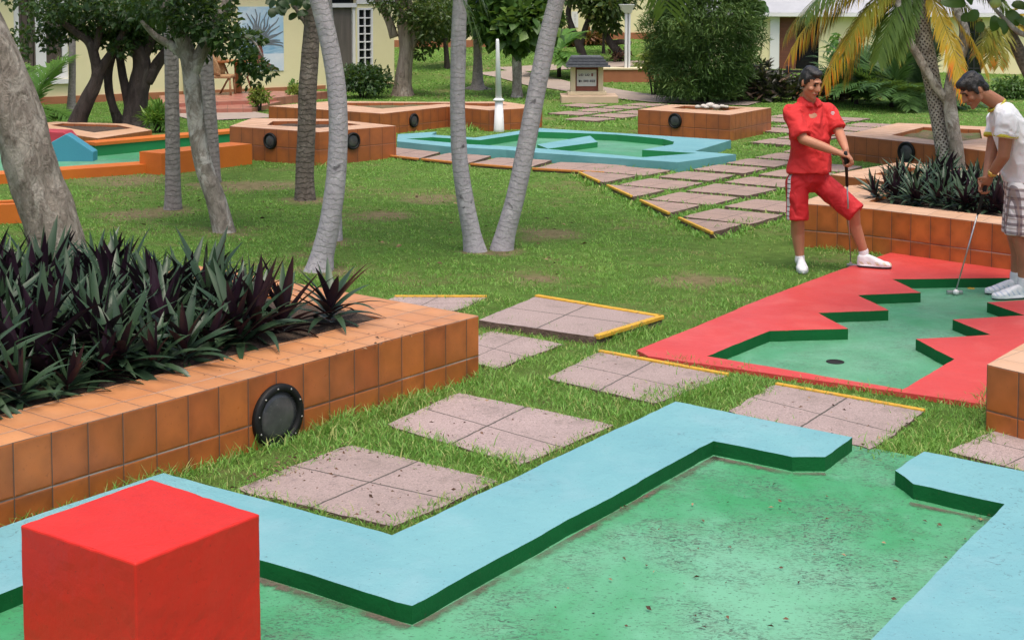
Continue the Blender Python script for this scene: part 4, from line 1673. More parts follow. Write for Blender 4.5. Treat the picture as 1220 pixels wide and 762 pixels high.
for px, py, s in [(x + rq8.uniform(-3, 3), y + rq8.uniform(-1, 1), q * rq8.uniform(.8, 1.15)) for x, y, q in spots8]:
    p = at(px, py, .36)
    rp.append(tuple(p))
    rs_.append(s * .60)
oyster_field("", "dark oyster plant, one of the clump between the two players", "oyster plants in the planter beside the players", rp, rs_)


# ------------------------------------------------------------------ trees
def tree(name, label, base, cat="tree", group=None):
    return thing(name, label, cat, base, group)


def bole(pxs, D, up=None, zmin=-.05):
    """points and radii of a trunk drawn by photo pixels (x, y, width) in the upright plane at depth D"""
    pts, rad = [], []
    for q in pxs:
        d = D + (q[3] if len(q) > 3 else 0)
        p = dp(q[0], q[1], d)
        pts.append(p)
        rad.append(q[2] * d / F / 2)
    return pts, rad


def densify(pts, rad, k=5):
    P, Rr = [], []
    n = len(pts)
    for i in range(n - 1):
        p0, p1, p2, p3 = pts[max(i - 1, 0)], pts[i], pts[i + 1], pts[min(i + 2, n - 1)]
        for j in range(k):
            t = j / k
            P.append(0.5 * ((2 * p1) + (p2 - p0) * t + (2 * p0 - 5 * p1 + 4 * p2 - p3) * t * t + (3 * p1 - p0 - 3 * p2 + p3) * t ** 3))
            Rr.append(rad[i] * (1 - t) + rad[i + 1] * t)
    P.append(pts[-1])
    Rr.append(rad[-1])
    return P, Rr


def trunk(root, pxs, D, mat, extra=None, n=14, rough=.05, name="trunk", flare=0.0, branches=(), k=6):
    pts, rad = bole(pxs, D)
    g = gz(pts[0].x, D)
    pts[0] = Vector((pts[0].x, D, g - .08)) if abs(pts[0].z - g) < .25 else pts[0]
    if extra:
        for e in extra:
            pts.append(pts[-1] + Vector(e[:3]))
            rad.append(e[3])
    P, Rr = densify(pts, rad, k)
    if flare:
        z0 = P[0].z
        Rr = [r * (1 + flare * math.exp(-(p.z - z0) / .16)) for p, r in zip(P, Rr)]
    mb = MB()
    mb.tube(P, Rr, n, rough=rough, seed=D)
    for b in branches:
        bp, br = bole(b, D)
        bp, br = densify(bp, br, 4)
        mb.tube(bp, br, max(7, n - 4), rough=rough, seed=D + 3)
    o = mb.build(name, mat, root)
    return o, pts


def crown_fronds(root, top, n, length, mat="frond", el=(-.2, 1.1), leaf=.5, yaw0=0.0, name="frond", **kw):
    for i in range(n):
        a = yaw0 + i * 2.399
        e = el[0] + (el[1] - el[0]) * ((i * .618) % 1)
        fronds(name, [(tuple(top), a, e, length * random.uniform(.85, 1.1), random.uniform(1.0, 1.7))], mat, root, nl=30, leaf=leaf, w=.04, hang=.5, **kw)


# 1 big trunk in the left foreground
D = 11.2
b = dp(78, 352, D)
t = tree("leaning_tree", "thick leaning trunk with rough grey bark behind the large left planter", (b.x, D, 0))
trunk(t, [(80, 351, 72), (71, 305, 65), (56, 250, 62), (45, 220, 61), (36, 190, 62), (22, 145, 60), (6, 100, 58), (-12, 50, 52), (-35, 0, 44), (-55, -45, 36)], D, "bark_rough",
      [(-.2, 0, .5, .10), (-.2, .1, .6, .07)], n=40, rough=.13, flare=.06)
foliage("crown", clumps_in((-5.3, 11.3, 4.2), (1.2, 1.2, .6), 14, .45), 1500, .13, "leaf_dark", t)

# straight grey trunk
D = at(206, 249, 0).y
b = dp(206, 249, D)
t = tree("slender_palm", "straight slim grey palm trunk on the left lawn, left of the mottled leaning trunk", (b.x, D, 0))
_, tp = trunk(t, [(206, 249, 20), (206, 200, 18), (205, 120, 17), (204, 50, 17), (203, 0, 16), (202, -60, 15)], D, "palm_grey", [(0, 0, 1.2, .07)], flare=.3)
crown_fronds(t, tp[-1], 4, 1.9)
# mottled leaning trunk
D = at(268, 276, 0).y
b = dp(268, 276, D)
t = tree("mottled_tree", "mottled leaning tree with forked limbs on the left lawn", (b.x, D, 0))
trunk(t, [(270, 277, 27), (256, 235, 23), (242, 195, 21), (234, 150, 20), (229, 100, 20), (222, 60, 19), (207, 25, 16), (192, -10, 14)], D, "bark_mottled", n=22, rough=.1, flare=.15,
      branches=[[(226, 95, 18), (243, 55, 15), (262, 20, 12), (280, -20, 9)], [(224, 70, 15), (204, 54, 11), (186, 44, 8), (168, 25, 4)], [(243, 60, 8), (275, 45, 6), (300, 48, 3), (314, 70, 2)]])
cl = []
for px, py, r, w in [(250, 25, .26, 2), (266, 40, .2, 1.6), (296, 50, .14, 1.2), (300, 76, .11, .8), (316, 84, .09, .5), (228, 20, .26, 2), (284, 66, .13, .8), (238, 50, .2, 1.4),
                     (200, -10, .4, 3), (240, -20, .4, 3), (258, 2, .2, 1.2), (212, 40, .2, 1), (180, -5, .35, 3), (298, 96, .1, .3)]:
    cl.append((tuple(dp(px, py, D + random.uniform(-.3, .3))), (r, r, r * .75), w))
foliage("crown", cl, 3000, .075, "leaf_dark", t, aspect=.55)
# slim trunk behind
D = at(252, 217, 0).y
b = dp(252, 217, D)
t = tree("slender_palm", "slim grey palm trunk just behind the mottled leaning tree", (b.x, D, 0))
_, tp = trunk(t, [(254, 217, 19), (252, 170, 17), (248, 110, 17), (245, 60, 16), (242, 0, 15), (240, -50, 14)], D, "palm_grey", [(0, 0, 1, .08)], flare=.2)
crown_fronds(t, tp[-1], 4, 1.9)
# pale curved palm and its thin neighbour
D = at(381, 322, 0).y
b = dp(381, 322, D)
t = tree("pale_palm", "pale curved palm trunk standing close behind the big planter's far corner", (b.x, D, 0))
_, tp = trunk(t, [(378, 324, 36), (384, 305, 27), (393, 265, 25), (400, 215, 24), (403, 160, 23), (401, 105, 23), (393, 55, 22), (382, 10, 21), (368, -40, 20)], D, "palm_pale", [(-.15, 0, .9, .09)], n=24, rough=.06, flare=.22)
crown_fronds(t, tp[-1], 4, 2.2)
D = at(400, 286, 0).y
b = dp(400, 286, D)
t = tree("thin_palm", "thin pale trunk mostly hidden behind the pale curved palm", (b.x, D, 0))
_, tp = trunk(t, [(400, 287, 15), (401, 250, 12), (400, 180, 11), (397, 100, 11), (394, 40, 11), (390, -20, 11)], D, "palm_pale", [(.1, 0, 1.0, .06)], flare=.3)
crown_fronds(t, tp[-1], 4, 1.7)
# forked palm
D = at(582, 299, 0).y
b = dp(582, 299, D)
t = tree("forked_palm", "pair of pale palm trunks spreading in a V from one foot on the lawn", (b.x, D, 0))
_, tp = trunk(t, [(568, 301, 26), (562, 278, 21), (554, 235, 20), (548, 190, 19), (545, 130, 18), (546, 60, 18), (548, 0, 17), (549, -50, 16)], D, "palm_pale", [(0, 0, .9, .08)], n=22, rough=.06, flare=.28)
crown_fronds(t, tp[-1], 4, 2.1)
_, tp = trunk(t, [(596, 300, 26), (602, 280, 23), (613, 240, 22), (624, 190, 22), (637, 120, 22), (650, 55, 21), (663, 0, 20), (674, -45, 19)], D + .08, "palm_pale", [(.2, 0, .9, .08)], n=22, rough=.06, flare=.25)
crown_fronds(t, tp[-1], 4, 2.1, yaw0=1)

# dark gnarled trees in the low bed
D = at(93, 148, .1).y
b = dp(93, 147, D)
t = tree("gnarled_tree", "dark gnarled tree leaning right at the left end of the low bed", (b.x, D, .08))
trunk(t, [(88, 151, 24), (95, 138, 19), (106, 115, 17), (116, 92, 15), (113, 70, 12), (106, 50, 11), (92, 40, 9), (76, 28, 7)], D, "bark_dark", n=16, rough=.14, flare=.3,
      branches=[[(115, 92, 14), (128, 70, 10), (140, 52, 8), (150, 30, 7)], [(112, 62, 9), (118, 40, 8), (120, 10, 6)]])
cl = []
for px, py, r, w in [(75, 25, .4, 3), (100, 20, .42, 3), (125, 22, .42, 3), (60, 8, .4, 3), (90, 0, .5, 3), (130, 0, .5, 3), (55, 42, .2, 1), (60, 55, .14, .5), (148, 35, .3, 2), (82, 40, .2, 1), (30, -10, .5, 2), (110, 38, .2, 1), (22, 62, .2, .8), (28, 40, .22, .9)]:
    cl.append((tuple(dp(px, py, D + random.uniform(-.5, .5))), (r, r, r * .7), w))
foliage("crown", cl, 4200, .095, "leaf_dark", t, aspect=.6)
D = at(160, 146, .1).y
b = dp(160, 147, D)
t = tree("gnarled_tree", "stout dark multi stemmed tree at the right end of the low bed", (b.x, D, .08))
trunk(t, [(160, 150, 34), (161, 135, 27), (164, 112, 25), (168, 90, 24), (168, 70, 20), (160, 50, 15), (150, 30, 12), (140, 5, 9)], D, "bark_dark", n=18, rough=.15, flare=.2,
      branches=[[(142, 146, 14, .1), (134, 125, 9), (130, 100, 8), (131, 80, 8), (138, 60, 6)], [(155, 130, 12), (147, 95, 10), (143, 70, 9), (140, 45, 7)], [(175, 98, 14), (188, 75, 13), (200, 60, 11), (214, 45, 9)],
                [(168, 75, 12), (180, 50, 9), (186, 20, 8)], [(136, 135, 7), (128, 110, 6), (126, 85, 5)]])
cl = []
for px, py, r, w in [(150, 40, .35, 2.6), (165, 20, .45, 3), (185, 30, .35, 2.5), (140, 15, .4, 3), (170, 50, .25, 1.6), (145, 58, .18, 1), (190, 5, .45, 3), (205, 25, .35, 2), (160, -8, .5, 3), (132, 48, .2, 1.2), (182, 52, .2, 1), (215, 55, .18, .6)]:
    cl.append((tuple(dp(px, py, D + random.uniform(-.5, .4))), (r, r, r * .7), w))
foliage("crown", cl, 4100, .095, "leaf_dark", t, aspect=.6)

# smooth palm pole in front of the sliding window
D = at(84, 136, 0).y
b = dp(84, 136, D)
t = tree("smooth_palm", "smooth grey royal palm trunk right of the curtained window", (b.x, D, 0))
_, tp = trunk(t, [(85, 137, 13), (85, 125, 10), (86, 95, 8.5), (86, 60, 8.5), (86, 20, 8), (86, -20, 8)], D, "palm_grey", [(0, 0, 2, .07)], flare=.3, n=12)
crown_fronds(t, tp[-1], 4, 1.8)

# trees of the middle distance
def far_tree(label, name, pxs, clumps, n, leaf, mat, bark, branches=(), D=None, ground=None, aspect=.5, extra=None, flare=.35, **kw):
    bx, by = pxs[0][:2]
    g = atg(bx, by)
    DD = D or g.y
    t = tree(name, label, (g.x, DD, gz(g.x, DD)))
    trunk(t, pxs, DD, bark, extra, n=12, rough=.1, flare=flare, branches=branches, k=4)
    cl = []
    for px, py, r, w in clumps:
        cl.append((tuple(dp(px, py, DD + random.uniform(-.6, .6))), (r, r, r * .75), w))
    foliage("crown", cl, n, leaf, mat, t, aspect=aspect, **kw)
    return t


far_tree("ficus tree with twisting pale roots up its trunk, by the house corner", "ficus_tree", [(480, 114, 24), (480, 100, 20), (482, 80, 18), (484, 60, 17), (482, 40, 16), (478, 15, 13), (474, -20, 10)],
         [(500, 10, .6, 3), (515, 28, .5, 2.5), (495, 30, .4, 2), (480, 0, .6, 3), (512, 45, .3, 1.2), (460, -10, .5, 2), (530, 15, .5, 2), (502, 62, .2, .5)], 3400, .12, "leaf_ficus", "bark_tan",
         branches=[[(474, 112, 8), (484, 90, 6), (488, 65, 7), (494, 45, 8), (490, 20, 7), (486, -10, 6)], [(470, 45, 11), (462, 22, 9), (450, 0, 8), (440, -25, 7)], [(472, 113, 5), (478, 98, 4), (486, 80, 3)], [(490, 60, 8), (500, 35, 6), (512, 5, 5)]])
far_tree("dark trunked tree with drooping crown between ficus and pale palm", "shade_tree", [(533, 82, 7), (532, 65, 6), (530, 45, 6), (528, 25, 5), (525, 0, 4)],
         [(528, 25, .55, 2), (515, 10, .6, 2), (540, 15, .6, 2), (530, -5, .7, 3), (518, 36, .3, 1), (538, 38, .3, 1)], 2200, .15, "leaf_mid", "bark_dark")
far_tree("grey trunked tree with spreading surface roots behind the forked palm", "rooted_tree", [(569, 107, 17), (569, 98, 13), (569, 70, 10.5), (569, 40, 10), (569, 10, 9), (569, -20, 8)],
         [(570, 18, .6, 3), (590, 25, .5, 2.5), (555, 15, .5, 2), (575, -5, .7, 3), (600, 8, .6, 2), (585, 40, .25, 1)], 3000, .15, "leaf_mid", "palm_grey", flare=.7,
         branches=[[(566, 104, 6), (558, 106, 5), (549, 109, 3)], [(573, 104, 6), (582, 107, 5), (592, 109, 3)], [(570, 104, 6), (577, 109, 4), (584, 111, 3)]])
far_tree("low tree with mottled stubby trunk and broad round leaves", "sea_grape_tree", [(616, 116, 14), (616, 105, 11), (616, 85, 11), (615, 65, 11), (613, 48, 9), (608, 20, 6)],
         [(600, 20, .6, 3), (625, 25, .55, 3), (640, 35, .4, 1.6), (610, 40, .4, 2), (590, 38, .35, 1.5), (630, 5, .6, 3), (605, -5, .7, 3), (648, 18, .4, 1.4), (622, 52, .22, .8)], 2300, .24, "leaf_mid", "bark_mottled", aspect=.8)
far_tree("dark crooked tree behind the small roofed sign", "crooked_tree", [(697, 74, 12), (692, 60, 10), (688, 48, 9), (682, 35, 8), (677, 18, 7), (680, 0, 6), (684, -20, 5)],
         [(704, -2, .5, 2), (718, 8, .5, 2), (728, 2, .5, 2), (692, -14, .6, 2), (716, 26, .25, .6), (725, 30, .28, .8), (680, -20, .7, 1.2), (740, -4, .5, 1.4)], 2100, .2, "leaf_ficus", "bark_dark",
         branches=[[(691, 55, 8), (697, 35, 7), (704, 15, 6), (710, -10, 5)], [(740, 66, 12), (728, 52, 9), (722, 40, 7), (716, 20, 5)], [(728, 52, 8), (740, 50, 6), (752, 52, 5)]])
far_tree("slim sapling pole standing behind the roofed sign", "sapling", [(719, 64, 4), (719, 50, 3), (719, 36, 3), (720, 20, 2)], [(720, 15, .5, 1), (716, 0, .6, 1)], 500, .2, "leaf_mid", "bark_dark")


def casuarina():
    g = at(835, 122, 0)
    D = g.y
    t = tree("casuarina_tree", "broad dense dark green bushy conifer behind the square planter", (g.x, D, 0))
    trunk(t, [(838, 122, 16), (837, 90, 12), (835, 50, 9), (833, 0, 6), (832, -40, 4)], D, "bark_dark", n=10)
    V, T, rn = [], [], []
    # sprays of needles hanging from many limbs
    n = 15000
    hh = RNG.random(n)
    yaw = RNG.random(n) * 2 * np.pi
    z = .15 + hh * 3.6
    prof = np.interp(z, [0, .5, 1.2, 2.2, 3.2, 3.9], [.9, 1.22, 1.36, 1.34, 1.1, .5])
    lump = np.array([1 + .32 * mn.noise(Vector((math.cos(a) * 1.7, math.sin(a) * 1.7, q * 1.5))) + .12 * mn.noise(Vector((math.cos(a) * 5, math.sin(a) * 5, q * 4))) for a, q in zip(yaw, z)])
    r = prof * lump * (RNG.random(n) ** .3)
    r = r * .87
    P = np.stack([g.x + .08 + np.cos(yaw) * r, D + np.sin(yaw) * r, z], 1)
    Dr = np.stack([np.cos(yaw) * .6, np.sin(yaw) * .6, RNG.normal(size=n) * .5 + .1], 1) + RNG.normal(size=(n, 3)) * .45
    k = 3
    P = np.repeat(P, k, 0) + RNG.normal(size=(n * k, 3)) * .04
    Dr = np.repeat(Dr, k, 0) + RNG.normal(size=(n * k, 3)) * .35
    V, T = leaf_arrays(P, Dr, .15 * (1 + RNG.normal(size=n * k) * .3).clip(.5, 1.6), .026)
    tone = np.repeat((.3 + .45 * np.clip((lump - .8) * 1.6, 0, 1) + RNG.random(n) * .35).clip(0, 1), k)
    npmesh("crown", V, [(3, T)], "leaf_casuarina", t, np.repeat(tone, 4))


casuarina()


def shrub(name, label, px, py, w, h, mat, n, leaf, stems=5, group=None, aspect=.45, lumps=9, cat="shrub", z=None, D=None, **kw):
    """a leafy bush: stems and clumps; w, h in photo pixels"""
    g = atg(px, py) if z is None else at(px, py, z)
    D = g.y
    s = D / F
    W, H = w * s, h * s
    t = thing(name, label, cat, g, group)
    mb = MB()
    for i in range(stems):
        a = i * 2.4
        e = g + Vector((math.cos(a) * W * .3, math.sin(a) * W * .25, H * .6))
        mb.tube([g + Vector((math.cos(a) * .03, math.sin(a) * .03, -.05)), g.lerp(e, .5) + Vector((0, 0, .06)), e], [.018, .013, .008], 6)
    mb.build("stem", "bark_dark", t)
    cl = []
    for i in range(lumps):
        a = i * 2.399
        rr = math.sqrt((i + .5) / lumps)
        c = g + Vector((math.cos(a) * rr * W * .36, math.sin(a) * rr * W * .3, H * (.45 + .38 * (1 - rr) * random.uniform(.6, 1.2) + random.uniform(-.1, .1))))
        q = W * random.uniform(.16, .24)
        cl.append((tuple(c), (q, q, q * .8), q * q))
    foliage("foliage", cl, n, leaf, mat, t, aspect=aspect, **kw)
    return t


shrub("round_shrub", "rounded dark green shrub under the white paned window", 433, 117, 68, 42, "leaf_dark", 3000, .10, lumps=14)
shrub("yellow_shrub", "pale yellowish shrub on bare stems before the painted mural", 308, 133, 26, 34, "leaf_yellow", 380, .10, stems=7)
shrub("small_shrub", "small green shrub left of the round dark one", 353, 122, 24, 24, "leaf_yellow", 300, .1)
shrub("small_shrub", "little plant on the terrace edge near the brown trunk", 350, 112, 14, 18, "leaf_light", 140, .09, stems=3)
shrub("grassy_shrub", "light green grassy plant at the right end of the low bed", 188, 158, 30, 34, "leaf_light", 520, .2, aspect=.14, out=.4, droop=-.3)
shrub("young_tree", "young yellow leaved tree with thin crossing stems by the lamp post", 779, 114, 44, 82, "leaf_yellow", 900, .12, lumps=12, cat="tree")
shrub("croton_shrub", "reddish croton shrub under the far yellow house, left one", 672, 56, 34, 18, "leaf_red", 500, .2, group=None)
shrub("croton_shrub", "reddish croton shrub under the far yellow house, right one", 705, 54, 30, 15, "leaf_red", 400, .2)
shrub("white_flowering_shrub", "pale dry shrub beside the lamp post and path", 738, 74, 26, 18, "litter", 220, .12)
shrub("green_shrub", "green shrub at the foot of the right house wall by the picture's edge", 1207, 118, 50, 24, "leaf_mid", 900, .1, lumps=10)


def cordylines():
    i = 0
    for px, py, h in [(884, 121, 34), (897, 119, 42), (906, 122, 36), (918, 119, 30), (930, 122, 34), (944, 120, 28), (1000, 120, 30), (1015, 122, 34), (1030, 120, 28), (872, 122, 28), (910, 116, 44), (985, 121, 32)]:
        g = atg(px, py)
        s = g.y / F
        H = h * s
        t = thing("cordyline_plant", "dark leaved cordyline in the hedge by the black fence", "plant", g, "cordyline hedge along the black fence")
        mb = MB()
        mb.tube([g + Vector((0, 0, -.05)), g + Vector((.02, 0, H * .5)), g + Vector((0, 0, H * .8))], [.022, .018, .012], 6)
        mb.build("stem", "bark_dark", t)
        n = 170
        zz = RNG.random(n)
        P = np.array([g.x, g.y, g.z]) + np.stack([RNG.normal(size=n) * .09, RNG.normal(size=n) * .09, H * (.12 + zz * .8)], 1)
        a = RNG.random(n) * 6.28
        Dr = np.stack([np.cos(a), np.sin(a), .35 + RNG.normal(size=n) * .5], 1)
        V, T = leaf_arrays(P, Dr, .26 * (.7 + .6 * RNG.random(n)), .07)
        npmesh("foliage", V, [(3, T)], "leaf_purple", t, np.repeat(RNG.random(n), 4))
        i += 1


cordylines()


def palm_bush(name, label, px, py, n, length, mat, el=(.2, 1.3), leaf=.35, base_h=.1, nl=22, w=.035, z=None, cat="palm", droop=(.6, 1.4)):
    g = atg(px, py) if z is None else at(px, py, z)
    t = thing(name, label, cat, g)
    mb = MB()
    mb.tube([g + Vector((0, 0, -.05)), g + Vector((0, 0, base_h))], [.06, .04], 8)
    mb.build("stem", "bark_dark", t)
    sp = []
    for i in range(n):
        sp.append(((g.x, g.y, g.z + base_h), i * 2.399, el[0] + (el[1] - el[0]) * ((i * .618) % 1), length * random.uniform(.8, 1.1), random.uniform(*droop)))
    fronds("fronds", sp, mat, t, nl=nl, leaf=leaf, w=w, hang=.25)
    return t


palm_bush("fan_palm", "low bright green palm below the curtained window", 36, 140, 16, 1.35, "leaf_light", leaf=.42, w=.05)
palm_bush("small_palm", "small bright palm with thin stem left of the roofed sign", 666, 92, 12, 1.0, "leaf_light", el=(-.1, 1.0), leaf=.35, base_h=.65, w=.07)
palm_bush("areca_palm", "bushy dark green palm clump right of the player in red", 1062, 128, 40, 1.9, "leaf_mid", leaf=.42, el=(.25, 1.45), nl=36, w=.032)
palm_bush("areca_palm", "dense palm clump behind the diamond barked palm", 1092, 126, 30, 1.6, "leaf_dark", leaf=.42, el=(.2, 1.4), nl=36, w=.032)
palm_bush("areca_palm", "small palm clump below the brown door, half behind the red player", 1020, 124, 20, 1.2, "leaf_mid", leaf=.35, el=(.3, 1.4), w=.045)


def big_leaf_plant():
    g = atg(1003, 120)
    t = thing("drooping_plant", "pale green plant with long drooping leaves above the red player's shoulder", "plant", g)
    top = dp(1000, 45, g.y)
    mb = MB()
    mb.tube([g - Vector((0, 0, .05)), g.lerp(top, .5) + Vector((.05, 0, 0)), top], [.04, .03, .02], 8)
    mb.build("stem", "bark_tan", t)
    n = 170
    f = .3 + .7 * RNG.random(n)
    P = np.array(g) + (np.array(top) - np.array(g)) * f[:, None] + RNG.normal(size=(n, 3)) * .12
    a = RNG.random(n) * 6.28
    Dr = np.stack([np.cos(a) * .7, np.sin(a) * .7, -.55 + RNG.normal(size=n) * .35], 1)
    V, T = leaf_arrays(P, Dr, .34 * (.7 + .5 * RNG.random(n)), .085)
    npmesh("foliage", V, [(3, T)], "leaf_light", t, np.repeat(RNG.random(n) * .5, 4))


big_leaf_plant()


# the yellowing palm with the diamond bark, right
def diamond_palm():
    D = at(1128, 205, 0).y
    b = dp(1128, 205, D)
    t = tree("diamond_palm", "palm with diamond patterned trunk and yellowing hanging fronds right of the red player", (b.x, D, 0))
    _, tp = trunk(t, [(1132, 212, 24), (1127, 190, 22), (1120, 150, 20), (1113, 110, 20), (1105, 70, 21), (1100, 40, 20), (1098, 5, 17), (1097, -30, 15)], D, "palm_diamond", n=22, rough=.05)
    head = dp(1097, -34, D)
    # hanging fronds, seen in the photo; tip directions by pixel
    sp_y, sp_m, sp_g = [], [], []

    def hang(x0, y0, x1, y1, dd, bend, lst, kw):
        a, c = dp(x0, y0, D + .05), dp(x1, y1, D + dd)
        v = c - a
        yaw = math.atan2(v.y, v.x)
        hz = math.hypot(v.x, v.y)
        pit = math.atan2(v.z, hz) + bend * .5
        lst.append((tuple(a), yaw, pit, v.length * 1.06, bend, kw))
    hang(1095, -25, 1076, 70, -.25, .8, sp_g, dict(leaf=.34, nl=44))
    hang(1100, -22, 1130, 118, -.45, .8, sp_y, dict(leaf=.30, nl=52, hang=.7))
    hang(1085, -25, 1010, 115, -.2, 1.3, sp_y, dict(leaf=.42, nl=50, hang=1.0))
    hang(1085, -28, 1045, 105, .2, 1.2, sp_y, dict(leaf=.42, nl=46, hang=.9))
    hang(1080, -30, 955, 88, -.1, 1.6, sp_y, dict(leaf=.46, nl=50, hang=1.1))
    hang(1080, -32, 945, 55, .3, 1.5, sp_m, dict(leaf=.48, nl=46, hang=1.1))
    hang(1090, -28, 1032, 90, .3, 1.2, sp_m, dict(leaf=.4, nl=44, hang=.9))
    hang(1105, -25, 1172, 70, .2, 1.0, sp_m, dict(leaf=.3, nl=34, hang=.8))
    hang(1100, -30, 1200, 20, .4, 1.0, sp_g, dict(leaf=.4, nl=34, hang=.8))
    hang(1082, -34, 985, 58, .2, 1.4, sp_m, dict(leaf=.44, nl=44, hang=1.0))
    hang(1086, -30, 1022, 72, -.3, 1.2, sp_m, dict(leaf=.4, nl=44, hang=.9))
    hang(1090, -28, 1060, 78, -.3, 1.0, sp_g, dict(leaf=.38, nl=44, hang=.8))
    hang(1080, -36, 965, 30, -.3, 1.4, sp_g, dict(leaf=.46, nl=44, hang=1.0))
    hang(1100, -25, 1150, 95, -.2, .9, sp_y, dict(leaf=.26, nl=46, hang=.7))
    for lst, mt in ((sp_g, "frond"), (sp_m, "frond_mixed"), (sp_y, "frond_yellow")):
        for q in lst:
            q[5]["nl"] = int(q[5]["nl"] * 1.5)
            q[5]["along"] = .8
            fronds("frond", [q], mt, t, w=.024)
    crown_fronds(t, head + Vector((0, 0, .1)), 4, 1.8, el=(.5, 1.2), yaw0=.6)
    # second, pale trunk crossing it
    D2 = D - .2
    b2 = dp(1140, 208, D2)
    t2 = tree("pale_crossing_tree", "pale thin tree crossing behind the diamond barked palm", (b2.x, D2, 0))
    trunk(t2, [(1146, 212, 20), (1142, 190, 18), (1135, 150, 16), (1131, 115, 15), (1136, 85, 14), (1147, 55, 14), (1149, 35, 12), (1140, 12, 10), (1132, -25, 9)], D2, "bark_mottled", n=16, rough=.12,
          branches=[[(1131, 125, 11), (1108, 92, 10), (1095, 70, 10), (1080, 42, 9), (1072, 15, 8), (1066, -20, 7)]])
    foliage("crown", clumps_in(tuple(dp(1110, -60, D2)), (1.0, .8, .4), 9, .35), 900, .12, "leaf_mid", t2)


diamond_palm()


def sea_grape():
    D = 9.6
    base = dp(1470, 407, D)
    t = tree("sea_grape_tree", "sea grape tree whose round leaves and green fruit hang into the upper right corner", (base.x, D, 0))
    trunk(t, [(1470, 408, 36), (1452, 300, 30), (1405, 180, 25), (1335, 85, 20), (1268, 28, 16), (1230, -15, 12), (1195, -12, 8), (1165, -8, 6)], D, "bark_mottled", n=14, rough=.08,
          branches=[[(1262, 30, 12), (1222, 42, 7), (1196, 22, 5), (1180, 4, 4), (1170, -12, 3)]])
    P, Dr, Ls = [], [], []
    for x, y, dx, dz, l in [(1152, 2, -1, .0, 62), (1165, 12, -.4, -.6, 34), (1168, 25, -.1, -1, 30), (1160, 18, -.8, -.3, 36), (1190, 22, .5, -1, 36), (1186, 18, -.1, -1, 40), (1200, 12, .6, -.9, 46), (1205, 5, 1, -.2, 40),
                            (1178, 0, .8, .1, 40), (1210, 20, .7, -.6, 34), (1150, 4, -.8, .5, 40), (1195, 25, .15, -1, 34), (1215, -5, .5, .6, 40), (1172, -8, -.2, .8, 40), (1222, 10, .8, -.3, 40), (1160, 5, -.3, .3, 40)]:
        P.append(dp(x, y, D + random.uniform(-.15, .15)))
        Dr.append((dx, random.uniform(-.5, .3), dz))
        Ls.append(l * .5 * D / F)
    mb = MB()
    mb.smooth = True
    rn = []
    V, T, rnd = [], [], []
    for p, d, l in zip(P, Dr, Ls):
        d = Vector(d).normalized()
        up = Vector((random.uniform(-.4, .4), -.75, .65))
        s = d.cross(up).normalized()
        u = s.cross(d)
        rows = []
        for i in range(9):
            f = i / 8
            w = l * .36 * math.sqrt(max(0, 1 - (2 * f - 1) ** 2)) * (1 + .1 * (1 - f))
            c = p + d * l * f + u * (-.10 * l * (2 * f - 1) ** 2)
            rows.append(len(V))
            V += [tuple(c - s * w + u * w * .18), tuple(c), tuple(c + s * w + u * w * .18)]
            q = random.random() * .1 + (.3 if i % 2 else .35)
            rnd += [q, q + .2, q]
        for a, c in zip(rows, rows[1:]):
            T += [(a, a + 1, c + 1, c), (a + 1, a + 2, c + 2, c + 1)]
    npmesh("crown", np.array(V), [(4, np.array(T))], "leaf_mid", t, rnd, smooth_=True)
    c = dp(1186, 4, D - .05)
    f = MB()
    f.lathe(c - Vector((0, 0, .035)), [(.004, 0), (.022, .006), (.034, .02), (.038, .036), (.034, .054), (.02, .068), (.004, .072)], 18)
    f.build("fruit", "leafy_fruit", t)
    # more crown, above the picture
    foliage("upper_leaves", clumps_in(tuple(dp(1290, -120, D)), (1.0, .8, .4), 10, .35), 500, .2, "leaf_mid", t, aspect=.8)


M["leafy_fruit"] = plain("green_fruit_skin", (0.33, 0.42, 0.12), (0.4, 0.42, 0.12), 9, 0.4, bmp=.1)
sea_grape()


def right_thin_palm():
    g = atg(1252, 165)
    D = 19
    b = dp(1260, 180, D)
    t = tree("leaning_palm", "dark leaning trunk with orange and pale fronds at the right edge above the stooping player", (b.x, D, 0))
    _, tp = trunk(t, [(1275, 205, 20), (1250, 140, 18), (1230, 95, 17), (1214, 62, 16), (1204, 42, 15), (1196, 25, 12)], D, "palm_brown", n=12)
    head = dp(1196, 22, D)
    sp = []
    for x, y in [(1170, 62), (1182, 70), (1192, 72), (1200, 60), (1165, 40)]:
        c = dp(x, y, D - .2)
        v = c - head
        sp.append((tuple(head), math.atan2(v.y, v.x), math.atan2(v.z, math.hypot(v.x, v.y)) + .4, max(.5, v.length * 1.2), .9))
    fronds("frond", sp[:3], "frond_mixed", t, nl=26, leaf=.25, w=.025, hang=.8)
    sp2 = []
    for x, y in [(1225, 25), (1222, 45), (1235, 10)]:
        c = dp(x, y, D - .2)
        v = c - head
        sp2.append((tuple(head), math.atan2(v.y, v.x), math.atan2(v.z, math.hypot(v.x, v.y)) + .4, max(.5, v.length * 1.2), .6))
    fronds("frond", sp2, "frond_yellow", t, nl=20, leaf=.22, w=.05, hang=.4)


right_thin_palm()


